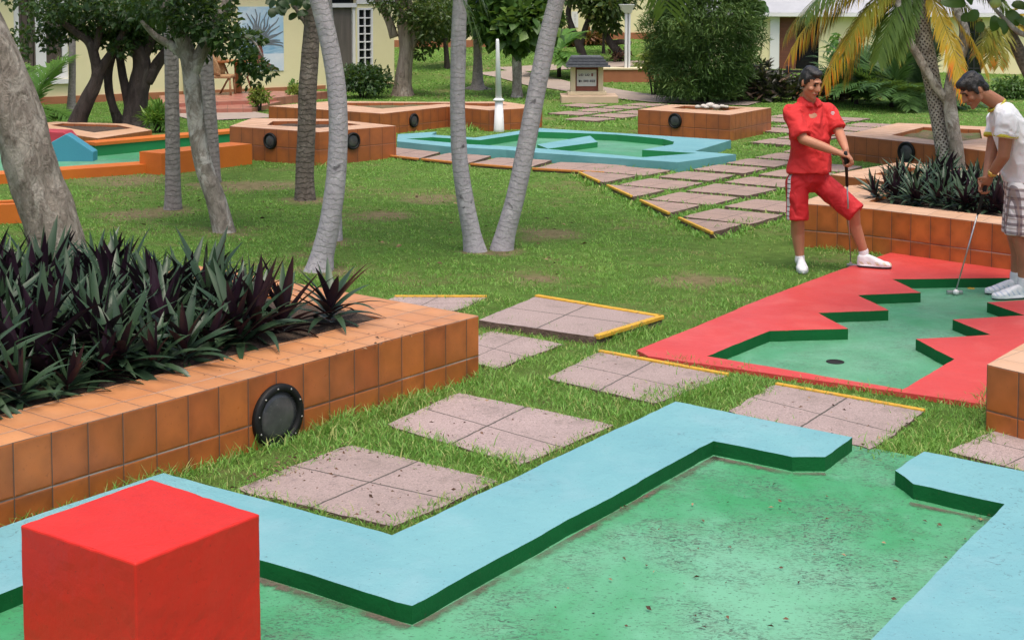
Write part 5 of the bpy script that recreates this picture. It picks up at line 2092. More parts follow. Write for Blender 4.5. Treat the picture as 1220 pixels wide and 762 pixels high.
def round_leaf_tree(name, label, D, pts, mat="leaf_dark", limb=None, bark="bark_mottled", branches=()):
    """a tree with single big round leaves hanging into the top of the picture"""
    base = limb[0]
    t = tree(name, label, (dp(*base[:2], D).x, D, 0))
    trunk(t, limb, D, bark, n=14, rough=.06, flare=.2, branches=branches)
    V, T, rnd = [], [], []
    for x, y, dx, dz, l in pts:
        p = dp(x, y, D + random.uniform(-.2, .2))
        d = Vector((dx, random.uniform(-.5, .3), dz)).normalized()
        l = l * D / F
        up = Vector((random.uniform(-.5, .5), -.7, .6))
        s = d.cross(up).normalized()
        u = s.cross(d)
        rows = []
        for i in range(7):
            f = i / 6
            w = l * .38 * math.sqrt(max(0, 1 - (2 * f - 1) ** 2))
            c = p + d * l * f - u * (.1 * l * (2 * f - 1) ** 2)
            rows.append(len(V))
            V += [tuple(c - s * w + u * w * .2), tuple(c), tuple(c + s * w + u * w * .2)]
            q = random.random() * .5
            rnd += [q, q + .1, q]
        for a, c in zip(rows, rows[1:]):
            T += [(a, a + 1, c + 1, c), (a + 1, a + 2, c + 2, c + 1)]
    npmesh("crown", np.array(V), [(4, np.array(T))], mat, t, rnd, smooth_=True)


ov = []
rq = random.Random(3)
for k in range(34):
    x = rq.uniform(326, 366)
    y = rq.uniform(-22, 20) if x > 345 else rq.uniform(-15, 12)
    ov.append((x, y, rq.uniform(-1, 1), rq.uniform(-1, .1), rq.uniform(11, 16)))
round_leaf_tree("brown_trunk_tree", "dark brown ringed trunk with round leaves by the two lamp planter", at(365, 238, 0).y, ov, "leaf_dark",
         [(364, 238, 24), (363, 205, 22), (365, 160, 22), (367, 100, 22), (371, 45, 20), (374, 0, 18), (376, -50, 14), (370, -90, 9)], "palm_brown",
         [[(371, 40, 7), (362, 25, 5), (352, 10, 4), (345, -8, 3)], [(374, 0, 8), (355, -15, 5), (335, -15, 3)]])
ov = []
for k in range(26):
    ov.append((rq.uniform(868, 905), rq.uniform(-15, 10), rq.uniform(-1, 1), rq.uniform(-1, .3), rq.uniform(11, 17)))
ov.append((878, 22, -.9, .1, 13))
round_leaf_tree("sea_grape_tree", "tree with bright round leaves showing above the right side of the conifer", 31.5, ov, "leaf_mid",
         [(838, 116, 5), (842, 80, 5), (850, 40, 5), (862, 10, 4), (874, -5, 3), (884, -20, 2)])


# ================================================================== BUILDINGS
def frame_on(A, B):
    u = Vector((B.x - A.x, B.y - A.y, 0)).normalized()
    n = Vector((u.y, -u.x, 0))
    if n.y > 0:
        n = -n
    return u, n


class Facade:
    def __init__(s, A, B, root):
        s.A, s.B, s.root = Vector((A.x, A.y, 0)), Vector((B.x, B.y, 0)), root
        s.u, s.n = frame_on(A, B)
        s.len = (s.B - s.A).length

    def uz(s, px, py):
        p = onface(px, py, s.A, s.B)
        return (p - s.A).dot(s.u), p.z

    def P(s, u, z, out=0.0):
        return s.A + s.u * u + s.n * out + Vector((0, 0, z))

    def box(s, mb, u0, u1, z0, z1, o0, o1):
        c = s.P((u0 + u1) / 2, (z0 + z1) / 2, (o0 + o1) / 2)
        mb.obox(c, abs(u1 - u0) / 2, abs(o1 - o0) / 2, abs(z1 - z0) / 2, s.u)
        return mb

    def wall(s, name, mat, u0, u1, z0, z1, openings=(), th=.22):
        us = sorted({u0, u1} | {v for o in openings for v in (o[0], o[1]) if u0 < v < u1})
        zs = sorted({z0, z1} | {v for o in openings for v in (o[2], o[3]) if z0 < v < z1})
        mb = MB()
        for a, b in zip(us, us[1:]):
            for c, d in zip(zs, zs[1:]):
                m = ((a + b) / 2, (c + d) / 2)
                if any(o[0] < m[0] < o[1] and o[2] < m[1] < o[3] for o in openings):
                    continue
                s.box(mb, a, b, c, d, -th, 0)
        return mb.build(name, mat, s.root)


def window(fc, u0, u1, z0, z1, cols, rows, fw=.05, frame="white_paint", pane="glass_dark", depth=.10, name="window", curtain=None, bw=.03):
    mb = MB()
    o0, o1 = -depth, -depth + .06
    for a, b, c, d in ((u0, u0 + fw, z0, z1), (u1 - fw, u1, z0, z1), (u0 + fw, u1 - fw, z0, z0 + fw), (u0 + fw, u1 - fw, z1 - fw, z1)):
        fc.box(mb, a, b, c, d, o0, o1)
    for i in range(1, cols):
        x = u0 + fw + (u1 - u0 - 2 * fw) * i / cols
        fc.box(mb, x - bw / 2, x + bw / 2, z0 + fw, z1 - fw, o0 + .012, o1 - .006)
    for i in range(1, rows):
        z = z0 + fw + (z1 - z0 - 2 * fw) * i / rows
        fc.box(mb, u0 + fw, u1 - fw, z - bw / 2, z + bw / 2, o0 + .014, o1 - .009)
    w = mb.build(name, frame, fc.root)
    g = MB()
    fc.box(g, u0 + .01, u1 - .01, z0 + .01, z1 - .01, o0 - .03, o0 + .008)
    g.build("pane", pane, w)
    if curtain:
        cm = MB()
        k = 26
        cm.smooth = True
        for (ca, cb) in curtain:
            row = []
            for i in range(k + 1):
                u = ca + (cb - ca) * i / k
                q = o0 + .02 + .02 * math.sin(i * 1.9)
                row.append(cm.add([tuple(fc.P(u, z0 + fw, q)), tuple(fc.P(u, z1 - fw, q))]))
            for a, b in zip(row, row[1:]):
                cm.face((a, b, b + 1, a + 1))
        cm.build("curtain", "curtain", w)
    return w


def house_left():
    A, B = at(-70, 130, 0), at(470, 106, 0)
    root = thing("garden_house", "pale yellow house at the left with curtained window, mural and arched doorway", "house", ((A.x + B.x) / 2, (A.y + B.y) / 2, 0))
    fc = Facade(A, B, root)
    H = 3.3
    uw0, zw0 = fc.uz(18, 96)
    uw1, zw1 = fc.uz(80, -12)
    ud0, _ = fc.uz(391, 80)
    ud1, zd1 = fc.uz(424, 8.5)
    ul0, zl0 = fc.uz(426, 80)
    ul1, zl1 = fc.uz(444, 9.5)
    zl0 = .35
    zd1 = zd1 + .02
    # arch opening above the door is a fan of thin boxes: wall goes up to the spring line there
    uc, rad = (ud0 + ud1) / 2 + .12, (ud1 - ud0) / 2 + .05
    ops = [(uw0, uw1, zw0, min(zw1, 2.35)), (ud0, ud1, .12, zd1 + .62), (ul0, ul1, zl0, zl1)]
    fc.wall("wall", "wall_yellow", 0, fc.len, 0, H, ops)
    # base course
    mb = MB()
    fc.box(mb, 0, ud0 - .1, 0, .16, .003, .05)
    fc.box(mb, ud1 + .1, fc.len + .02, 0, .14, .003, .05)
    mb.build("base_course", "base_orange", root)
    # side and back walls
    e = fc.P(fc.len, 0)
    mb = MB()
    fc.box(mb, fc.len - .22, fc.len - .002, 0, H - .01, -7, -.222)
    fc.box(mb, 0, .2, 0, H - .01, -7, -.222)
    fc.box(mb, .2, fc.len - .22, 0, H - .01, -7, -6.8)
    mb.build("rear_wall", "wall_yellow", root)
    # white arched band over the door
    zt = zd1 + .05
    mb = MB()
    seg = 18
    c0_ = (ud0 + ud1) / 2
    ra = (ud1 - ud0) / 2
    for i in range(seg):
        a0, a1 = math.pi * i / seg, math.pi * (i + 1) / seg
        q = []
        for a, r in ((a0, ra), (a1, ra), (a1, ra + 1.2), (a0, ra + 1.2)):
            x = c0_ + math.cos(a) * r
            z = zt + max(math.sin(a) * r * (.62 / ra) if r == ra else math.sin(a) * r, 0)
            q.append((max(min(x, fc.len - .01), 0), min(z, H - .02)))
        pf = [fc.P(x, z, .04) for x, z in q]
        pb = [fc.P(x, z, .004) for x, z in q]
        n = mb.add(pf)
        m = mb.add(pb)
        mb.face((n, n + 1, n + 2, n + 3))
        mb.face((m + 3, m + 2, m + 1, m))
        for j in range(4):
            k = (j + 1) % 4
            mb.face((n + j, m + j, m + k, n + k))
    mb.build("arch", "wall_white", root)
    # transom, dark fanlight, door leaf
    mb = MB()
    fc.box(mb, ud0, ud1 + .02, zd1 - .03, zd1 + .07, -.12, .02)
    fc.box(mb, ud0, ud0 + .07, .12, zd1 - .03, -.12, -.03)
    fc.box(mb, ud1 - .07, ud1, .12, zd1 - .03, -.12, -.03)
    dr = mb.build("door_frame", "white_paint", root)
    mb = MB()
    fc.box(mb, ud0 + .07, ud1 - .07, .12, zd1 - .03, -.14, -.09)
    mb.build("door", "door_grey", dr)
    mb = MB()
    fc.box(mb, ud0, ud1, zd1 + .07, zd1 + .62, -.16, -.12)
    mb.build("fanlight", "glass_dark", dr)
    window(fc, ul0, ul1, zl0, zl1, 2, 8, fw=.05, depth=.05)
    # sliding window with curtains
    z1 = min(zw1, 2.35)
    a, _ = fc.uz(41, 60)
    window(fc, uw0, uw1, zw0, z1, 2, 1, fw=.12, depth=.1, curtain=[(uw0 + .12, uw0 + 1.0), (a + .15, uw1 - .12)], bw=.22)
    mb = MB()
    fc.box(mb, uw0 - .05, uw1 + .08, zw0 - .1, zw0 - .003, -.04, .08)
    mb.build("window_sill", "wall_white", root)
    # roof
    mb = MB()
    for sg in (0,):
        p = [fc.P(-.5, H, .6), fc.P(fc.len + .5, H, .6), fc.P(fc.len + .5, H + 1.7, -3.5), fc.P(-.5, H + 1.7, -3.5), fc.P(-.5, H, -7.6), fc.P(fc.len + .5, H, -7.6)]
        n = mb.add(p)
        mb.face((n, n + 1, n + 2, n + 3))
        mb.face((n + 3, n + 2, n + 5, n + 4))
        mb.face((n, n + 3, n + 4))
        mb.face((n + 1, n + 5, n + 2))
        mb.face((n, n + 4, n + 5, n + 1))
    mb.build("roof", "base_orange", root)
    # white rain pipe beside the terrace
    up, zp_ = fc.uz(219, 100)
    mb = MB()
    mb.tube([fc.P(up, 0, .08), fc.P(up, H - .1, .08)], .045, 10)
    mb.build("rain_pipe", "white_paint", root)
    # the mural panel
    m0, mz0 = fc.uz(284, 86)
    m1, mz1 = fc.uz(337, 8)
    mr = thing("wall_mural", "painted mural of a bare tree over blue water on the yellow house wall", "mural", fc.P((m0 + m1) / 2, mz0, .02))
    zz = mz0 + (mz1 - mz0) * .42
    z2_ = mz0 + (mz1 - mz0) * .27

    def sheet(name, mat, u0, u1, za, zb, o):
        q = MB()
        fc.box(q, u0, u1, za, zb, .003, o)
        return q.build(name, mat, mr)
    sheet("painted_sky", "sky_paint", m0, m1, zz, mz1, .02)
    sheet("painted_water", "mural_sea", m0, m1, z2_, zz, .02)
    sheet("painted_shore", "mural_sand", m0, m1, mz0, z2_, .02)
    q = MB()
    uc = m0 + (m1 - m0) * .46
    W = m1 - m0
    HH = mz1 - mz0

    def stroke(pts, w0, w1, off=.024):
        for i in range(len(pts) - 1):
            a = Vector((pts[i][0], 0, pts[i][1]))
            b_ = Vector((pts[i + 1][0], 0, pts[i + 1][1]))
            d = (b_ - a).normalized()
            s_ = Vector((-d.z, 0, d.x))
            wa = w0 + (w1 - w0) * i / (len(pts) - 1)
            wb = w0 + (w1 - w0) * (i + 1) / (len(pts) - 1)
            cs = [a - s_ * wa, a + s_ * wa, b_ + s_ * wb, b_ - s_ * wb]
            cs = [fc.P(min(max(c.x, m0 + .01), m1 - .01), min(max(c.z, mz0 + .01), mz1 - .01), off) for c in cs]
            n = q.add(cs)
            q.face((n, n + 1, n + 2, n + 3))
    rs = random.Random(9)
    for k in range(23):
        a = math.pi * (.03 + .94 * k / 22)
        l = HH * rs.uniform(.38, .6)
        pts = []
        for i in range(6):
            f = i / 5
            pts.append((uc + math.cos(a) * l * f * .95 + .03 * math.sin(i * 2 + k), mz0 + HH * .42 + math.sin(a) * l * f * 1.05 - .16 * f * f * abs(math.cos(a))))
        stroke(pts, .036, .010, .024 + k * .0003)
    q.build("painted_branches", "mural_dark", mr)
    q = MB()
    stroke([(uc - .02, mz0 + HH * .10), (uc, mz0 + HH * .28), (uc - .02, mz0 + HH * .45)], .13, .05, .034)
    stroke([(uc - W * .05, mz0 + HH * .16), (uc + W * .22, mz0 + HH * .07), (uc + W * .42, mz0 + HH * .02)], .10, .02, .036)
    q.build("painted_trunk", "mural_trunk", mr)
    return fc


FC_LEFT = house_left()


def terrace():
    a, b, c, d = atg(196, 133), atg(303, 131), atg(345, 118), atg(220, 119)
    mb = MB()
    f = FC_LEFT
    h = .17
    q = P2([(190, 124), (302, 119.5), (390, 109), (300, 108.5), (190, 114)], h)
    mb.prism(q, -.05, h, 0, 0)
    root = thing("terrace", "low red tiled terrace in front of the mural", "terrace", (q[0][0] + 2, q[0][1], 0))
    mb.build("platform", "terrace", root, bevel=.01)
    q2 = P2([(196, 131), (300, 129.5), (335, 121), (300, 119), (190, 122)], .09)
    mb = MB()
    mb.prism(q2, -.05, .095, 0, 0)
    mb.build("step", "terrace", root, bevel=.01)
    EXCL.append(q)
    EXCL.append(q2)


terrace()


def furniture():
    h = .17
    g = at(263, 113, h)
    root = thing("wicker_chair", "wicker armchair with rounded back on the tiled terrace", "chair", g)
    s = 1.0

    def L_(x, y, z):
        return g + Vector((x, y, z))
    for sx in (-.24, .24):
        for sy in (-.22, .22):
            mb = MB()
            mb.tube([L_(sx * 1.1, sy * 1.1, 0), L_(sx, sy, .38)], .025, 8)
            mb.build("leg", "wicker", root)
    mb = MB()
    mb.obox(L_(0, 0, .4), .28, .27, .035)
    mb.build("seat", "wicker", root, bevel=.02)
    mb = MB()
    k = 13
    rows = []
    for j in range(6):
        z = .43 + .45 * j / 5
        ring = []
        for i in range(k):
            a = math.pi * (1.0 * i / (k - 1))
            rr = .29 + .02 * j / 5
            top = .43 + (.45 * math.sin(a) ** .6 + .12) * j / 5
            # open side faces the table, to the right
            ring.append(L_(-math.sin(a) * rr + .05, math.cos(a) * rr, top))
        rows.append(mb.add(ring))
    mb.smooth = True
    for a, b in zip(rows, rows[1:]):
        for i in range(k - 1):
            mb.face((a + i, a + i + 1, b + i + 1, b + i))
    o = mb.build("backrest", "wicker", root)
    md = o.modifiers.new("th", "SOLIDIFY")
    md.thickness = .03
    g2 = at(284, 111, h)
    root = thing("terrace_table", "small varnished wooden table beside the wicker chair", "table", g2)
    mb = MB()
    mb.obox(g2 + Vector((0, 0, .70)), .42, .4, .022)
    mb.build("tabletop", "wood_orange", root, bevel=.008)
    mb = MB()
    mb.obox(g2 + Vector((0, 0, .34)), .07, .07, .335)
    mb.build("pedestal", "wood_orange", root, bevel=.006)
    for sx in (-1, 1):
        mb = MB()
        mb.tube([g2 + Vector((sx * .36, -.2, 0)), g2 + Vector((sx * .2, 0, .35)), g2 + Vector((sx * .34, .1, .67))], .022, 8)
        mb.build("leg", "wood_orange", root)


furniture()


def house_right():
    D = 39.0
    A = Vector((dp(845, 100, D + .5).x, D + .5, 0))
    B = Vector((dp(1320, 100, D - 1.5).x, D - 1.5, 0))
    root = thing("bungalow", "pale yellow bungalow with white eave, brown door and dark lattice at the right", "house", ((A.x + B.x) / 2, D, 0))
    fc = Facade(A, B, root)
    u0, z1 = fc.uz(929, 21)
    u1, _ = fc.uz(976, 21)
    v0, q1 = fc.uz(1146, 16)
    v1, q0 = fc.uz(1169, 98)
    H = z1 + .03
    fc.wall("wall", "wall_cream", 0, fc.len, -.1, H, [(u0, u1, -.1, H - .02), (v0, v1, q0, q1 if q1 < H - .05 else H - .06)])
    mb = MB()
    fc.box(mb, u0 - .25, u0 - .004, -.1, H - .01, .003, .06)
    mb.build("white_pilaster", "wall_white", root)
    mb = MB()
    fc.box(mb, u0, u0 + (u1 - u0) * .42, -.1, H - .03, -.16, -.08)
    mb.build("door", "door_brown", root)
    mb = MB()
    fc.box(mb, u0 + (u1 - u0) * .42 + .01, u1, -.1, H - .03, -.2, -.14)
    mb.build("dark_doorway", "glass_dark", root)
    mb = MB()
    fc.box(mb, 0, fc.len, -.1, .22, .003, .05)
    mb.build("base_course", "base_orange", root)
    window(fc, v0, v1, q0, min(q1, H - .06), 3, 5, fw=.04, frame="black_wood", depth=.1, bw=.035)
    mb = MB()
    fc.box(mb, -.8, fc.len + .5, H, H + .10, -6, .3)
    mb.build("eave", "wall_white", root)
    mb = MB()
    n = mb.add([fc.P(-.8, H + .103, .27), fc.P(fc.len + .5, H + .103, .27), fc.P(fc.len + .5, H + 1.5, -3), fc.P(-.8, H + 1.5, -3), fc.P(-.8, H + .103, -6), fc.P(fc.len + .5, H + .103, -6)])
    mb.face((n, n + 1, n + 2, n + 3))
    mb.face((n + 3, n + 2, n + 5, n + 4))
    mb.face((n, n + 3, n + 4))
    mb.face((n + 1, n + 5, n + 2))
    mb.face((n, n + 4, n + 5, n + 1))
    mb.build("roof", "roof", root)
    mb = MB()
    fc.box(mb, fc.len - .2, fc.len - .002, -.1, H - .01, -5.8, -.222)
    fc.box(mb, .002, .2, -.1, H - .01, -5.8, -.222)
    mb.build("side_wall", "wall_yellow", root)


house_right()


def house_far(label, px0, px1, D, base_px, wins, door=None, H=3.2, yaw=0.0):
    A = Vector((dp(px0, base_px, D).x, D + yaw, 0))
    B = Vector((dp(px1, base_px, D).x, D - yaw, 0))
    root = thing("far_house", label, "house", ((A.x + B.x) / 2, D, gz(0, D)))
    fc = Facade(A, B, root)
    g = gz(0, D)
    ops = []
    for (x0, y0, x1, y1, c, r) in wins:
        a, zb = fc.uz(x0, y1)
        b, zt = fc.uz(x1, y0)
        ops.append((a, b, zb, zt))
    fc.wall("wall", "wall_yellow", 0, fc.len, g - .1, g + H, ops)
    for o, w in zip(ops, wins):
        window(fc, *o, w[4], w[5], fw=.09, depth=.05)
    mb = MB()
    fc.box(mb, 0, fc.len, g - .1, g + .22, .003, .06)
    mb.build("base_course", "base_orange", root)
    mb = MB()
    fc.box(mb, .002, .2, g - .1, g + H - .01, -6, -.222)
    fc.box(mb, fc.len - .2, fc.len - .002, g - .1, g + H - .01, -6, -.222)
    mb.build("side_wall", "wall_yellow", root)
    mb = MB()
    n = mb.add([fc.P(-.4, g + H, .5), fc.P(fc.len + .4, g + H, .5), fc.P(fc.len + .4, g + H + 1.5, -3), fc.P(-.4, g + H + 1.5, -3), fc.P(-.4, g + H, -6.4), fc.P(fc.len + .4, g + H, -6.4)])
    mb.face((n, n + 1, n + 2, n + 3))
    mb.face((n + 3, n + 2, n + 5, n + 4))
    mb.face((n, n + 3, n + 4))
    mb.face((n + 1, n + 5, n + 2))
    mb.face((n, n + 4, n + 5, n + 1))
    mb.build("roof", "roof", root)


house_far("far yellow house behind the trees with a small white framed window", 440, 655, 45, 48, [(499, 24, 514, 45, 1, 1), (590, 10, 600, 34, 1, 1)])
house_far("distant yellow house behind the crooked tree with white window grille", 652, 800, 48, 46, [(681, 14, 689, 33, 2, 3), (702, 35, 708, 43, 1, 1)])


# background greenery beyond the houses
for i, (px, D, r, h) in enumerate([(430, 66, 3.4, 4.4), (520, 70, 3.6, 4.8), (610, 68, 3.4, 4.2), (700, 72, 3.8, 5.0), (790, 62, 3.6, 4.6), (850, 58, 3.4, 4.2), (910, 66, 3.2, 4.0), (1010, 60, 3.4, 4.6), (1110, 62, 3.4, 4.4), (1210, 60, 3.4, 4.6)]):
    x = dp(px, 50, D).x
    g = gz(0, D)
    t = thing("background_tree", "dense green tree rising beyond the far houses and conifer", "tree", (x, D, g), "trees beyond the houses")
    mb = MB()
    mb.tube([(x, D, g - .1), (x + .1, D, g + 1.5), (x, D, g + h * .7)], [.2, .15, .08], 8, rough=.1)
    mb.build("trunk", "bark_dark", t)
    foliage("crown", clumps_in((x, D, g + h * .55), (r, r * .6, h * .5), 20, 1.0), 2600, .34, "leaf_mid" if i % 2 else "leaf_ficus", t)
# bushes in front of the far conifer
D = 40
for px, py, w, h in [(795, 96, 60, 90), (770, 80, 40, 85)]:
    pass


# ================================================================== SIGN, POSTS, FENCE
def sign():
    g = at(703, 121, 0)
    D = g.y
    s = D / F
    root = thing("roofed_sign", "small cream roadside sign with grey roof and white lettered board", "sign", (g.x, D, 0))

    def bx(x0, x1, y0, y1, d0, d1, mat, name, bev=.0, par=None):
        """pixel rectangle given depth"""
        a, b = dp(x0, y1, D), dp(x1, y0, D)
        mb = MB()
        mb.obox(((a.x + b.x) / 2, D + (d0 + d1) / 2, (a.z + b.z) / 2), (b.x - a.x) / 2, abs(d1 - d0) / 2, (b.z - a.z) / 2)
        return mb.build(name, mat, par or root, bevel=bev)
    bx(668, 735, 113, 124, -.45, .55, "sign_base", "base_step", .012)
    bx(676, 722, 108.6, 112.95, -.2, .4, "sign_cream", "plinth", .01)
    bx(680, 685.5, 79, 108.55, -.1, .3, "sign_cream", "pillar", .006)
    bx(712.5, 718.5, 79, 108.55, -.1, .3, "sign_cream", "pillar", .006)
    pn = bx(685.6, 712.4, 79, 108.5, .0, .2, "sign_red", "panel")
    bd = bx(687, 710.5, 83, 102.8, -.04, -.005, "sign_white", "sign_board", .004)
    # the marks on the board: an upper row ending in a red sign, a lower row that starts with an arrow
    mb = MB()
    mr = MB()

    def mark(m, x0, x1, y0, y1):
        a, b = dp(x0, y1, D), dp(x1, y0, D)
        m.obox(((a.x + b.x) / 2, D - .045, (a.z + b.z) / 2), (b.x - a.x) / 2, .004, (b.z - a.z) / 2)
    x = 689.6
    for word in (2, 2):
        for ch in range(word):
            mark(mb, x, x + .45, 88.0, 90.6)
            mark(mb, x + .5, x + 1.9, 90.0, 90.55)
            mark(mb, x + 1.95, x + 2.4, 88.6, 89.9)
            if ch:
                mark(mb, x + .5, x + 1.9, 88.2, 88.7)
            x += 2.75
        x += 2.0
    for k in range(3):
        mark(mr, 704.3, 706.4, 87.6 + k * 1.15, 88.4 + k * 1.15)
    mark(mr, 705.0, 705.7, 87.6, 91.2)
    mark(mb, 690.2, 693.2, 96.2, 97.2)
    mark(mb, 689.4, 690.6, 95.5, 97.9)
    mark(mb, 690.6, 691.2, 95.1, 98.3)
    x = 695.2
    for ch in range(6):
        if ch == 3:
            mark(mb, x + .1, x + 1.0, 96.8, 97.2)
            x += 1.7
        mark(mb, x, x + .4, 95.4, 97.9)
        mark(mb, x + .45, x + 1.4, 95.4, 95.9)
        mark(mb, x + .45, x + 1.4, 97.4, 97.9)
        mark(mb, x + 1.0, x + 1.4, 96, 97.3)
        if ch % 2:
            mark(mb, x + .45, x + .95, 96.5, 96.9)
        x += 2.05
    mb.build("lettering", "ink", bd)
    mr.build("red_lettering", "ink_red", bd)
    # hipped roof
    a, b, c, d = dp(674.5, 79, D), dp(725, 79, D), dp(716, 66.5, D), dp(681, 66.5, D)
    mb = MB()
    y0, y1, yt0, yt1 = D - .42, D + .6, D - .05, D + .25
    n = mb.add([(a.x, y0, a.z), (b.x, y0, b.z), (b.x, y1, b.z), (a.x, y1, a.z), (d.x, yt0, d.z), (c.x, yt0, c.z), (c.x, yt1, c.z), (d.x, yt1, d.z)])
    for f in ((0, 1, 5, 4), (1, 2, 6, 5), (2, 3, 7, 6), (3, 0, 4, 7), (4, 5, 6, 7), (3, 2, 1, 0)):
        mb.face([n + i for i in f])
    rf = mb.build("roof", "sign_roof", root, bevel=.01)
    sh = MB()
    for k in range(4):
        t0 = k / 4
        p0, p1 = Vector((a.x, y0, a.z)).lerp(Vector((d.x, yt0, d.z)), t0), Vector((b.x, y0, b.z)).lerp(Vector((c.x, yt0, c.z)), t0)
        sh.obox((p0 + p1) / 2 + Vector((0, -.01, .02)), (p1 - p0).length / 2 + .01, .02, .022)
    sh.build("shingle_course", "sign_roof", rf)
    EXCL.append([(g.x - .7, D - .5), (g.x + .6, D - .5), (g.x + .6, D + .5), (g.x - .7, D + .5)])


sign()


def white_pole():
    g = at(594.5, 157, 0)
    D = g.y
    root = thing("white_marker_pole", "white tapering pole with a ring collar beside the far blue lane", "pole", (g.x, D, 0))
    s = D / F
    z1 = dp(592, 120.5, D).z
    z2 = dp(591, 48, D).z
    mb = MB()
    mb.lathe((g.x, D, 0), [(6.6 * s, -.05), (6.2 * s, .05), (4.6 * s, z1)], 24)
    mb.build("lower_cone", "white_paint", root)
    mb = MB()
    mb.lathe((g.x - .005, D, z1), [(4.6 * s, 0), (6.6 * s, .005), (6.8 * s, .025), (4.2 * s, .05)], 24)
    mb.build("collar", "white_paint", root)
    mb = MB()
    mb.lathe((g.x - .005, D, z1 + .05), [(3.9 * s, 0), (2.0 * s, z2 - z1 - .06), (1.4 * s, z2 - z1 - .03)], 20, (-.02, 0, 1))
    mb.build("upper_pole", "white_paint", root)


white_pole()


def lamp_post():
    g = atg(747.5, 97.5)
    D = g.y
    s = D / F
    root = thing("lamp_post", "white square lamp post with flared lantern head beside the roofed sign", "lamp post", g)
    top = dp(747, 16, D).z
    for sx, w in ((-1.9, 1.5), (1.9, 1.2)):
        mb = MB()
        mb.obox((g.x + sx * s, D, (g.z + top) / 2), w * s, .07, (top - g.z) / 2)
        mb.build("post", "white_paint", root, bevel=.006)
    mb = MB()
    for sx in (0,):
        mb.obox((g.x, D + .05, (g.z + top) / 2), .5 * s, .03, (top - g.z) / 2 - .05)
    mb.build("spacer", "ink", root)
    mb = MB()
    zt = dp(747, 5.5, D).z
    n = mb.add([(g.x - 4 * s, D - .1, top), (g.x + 4 * s, D - .1, top), (g.x + 4 * s, D + .1, top), (g.x - 4 * s, D + .1, top),
                (g.x - 10.5 * s, D - .25, zt), (g.x + 7.5 * s, D - .25, zt), (g.x + 7.5 * s, D + .25, zt), (g.x - 10.5 * s, D + .25, zt)])
    for f in ((0, 1, 5, 4), (1, 2, 6, 5), (2, 3, 7, 6), (3, 0, 4, 7), (4, 5, 6, 7), (3, 2, 1, 0)):
        mb.face([n + i for i in f])
    mb.build("lantern_head", "white_paint", root, bevel=.01)


lamp_post()


def fence():
    A, B = atg(872, 116), atg(1040, 118)
    u = (B - A).normalized()
    l = (B - A).length
    root = thing("black_fence", "low black wooden garden fence with crossed braces before the right bungalow", "fence", A)
    hgt = dp(900, 82, A.y).z
    k = 5
    for i in range(k + 1):
        mb = MB()
        p = A + u * l * i / k
        mb.obox(p + Vector((0, 0, hgt / 2)), .045, .045, hgt / 2 + .06, u)
        mb.build("post", "black_wood", root, bevel=.005)
    for z in (hgt - .06, hgt * .45):
        mb = MB()
        mb.obox(A + u * l / 2 + Vector((0, -.06, z)), l / 2, .015, .03, u)
        mb.build("rail", "black_wood", root)
    for i in range(k):
        mb = MB()
        p, q = A + u * l * i / k, A + u * l * (i + 1) / k
        mb.tube([p + Vector((0, .07, hgt * .5)), q + Vector((0, .07, hgt - .08))], .022, 6)
        mb.tube([p + Vector((0, .1, hgt - .08)), q + Vector((0, .1, hgt * .5))], .022, 6)
        mb.build("brace", "black_wood", root)
    # brick red plinth under it
    mb = MB()
    mb.obox(A + u * l / 2 + Vector((0, .5, .09)), l / 2 + .5, .14, .12, u)
    o = mb.build("bed_edging", "base_orange", None, bevel=.01)
    tag(o, "low brick red bed edging behind the black fence", "edging")


fence()

# ================================================================== PEOPLE
def sph(c, r, n=70):
    i = np.arange(n) + .5
    ph = np.arccos(1 - 2 * i / n)
    th = math.pi * (1 + 5 ** .5) * i
    d = np.stack([np.cos(th) * np.sin(ph), np.sin(th) * np.sin(ph), np.cos(ph)], 1)
    return np.array(c) + d * r


def ell(c, R_, F_, U_, a, b, h, n=110):
    """ellipsoid with axes along the unit vectors R_, F_, U_"""
    d = sph((0, 0, 0), 1, n)
    return np.array(c) + np.outer(d[:, 0] * a, R_) + np.outer(d[:, 1] * b, F_) + np.outer(d[:, 2] * h, U_)


def oval(c, R_, F_, a, b, n=28):
    t = np.linspace(0, 2 * np.pi, n, endpoint=False)
    return np.array(c) + np.outer(np.cos(t) * a, R_) + np.outer(np.sin(t) * b, F_)


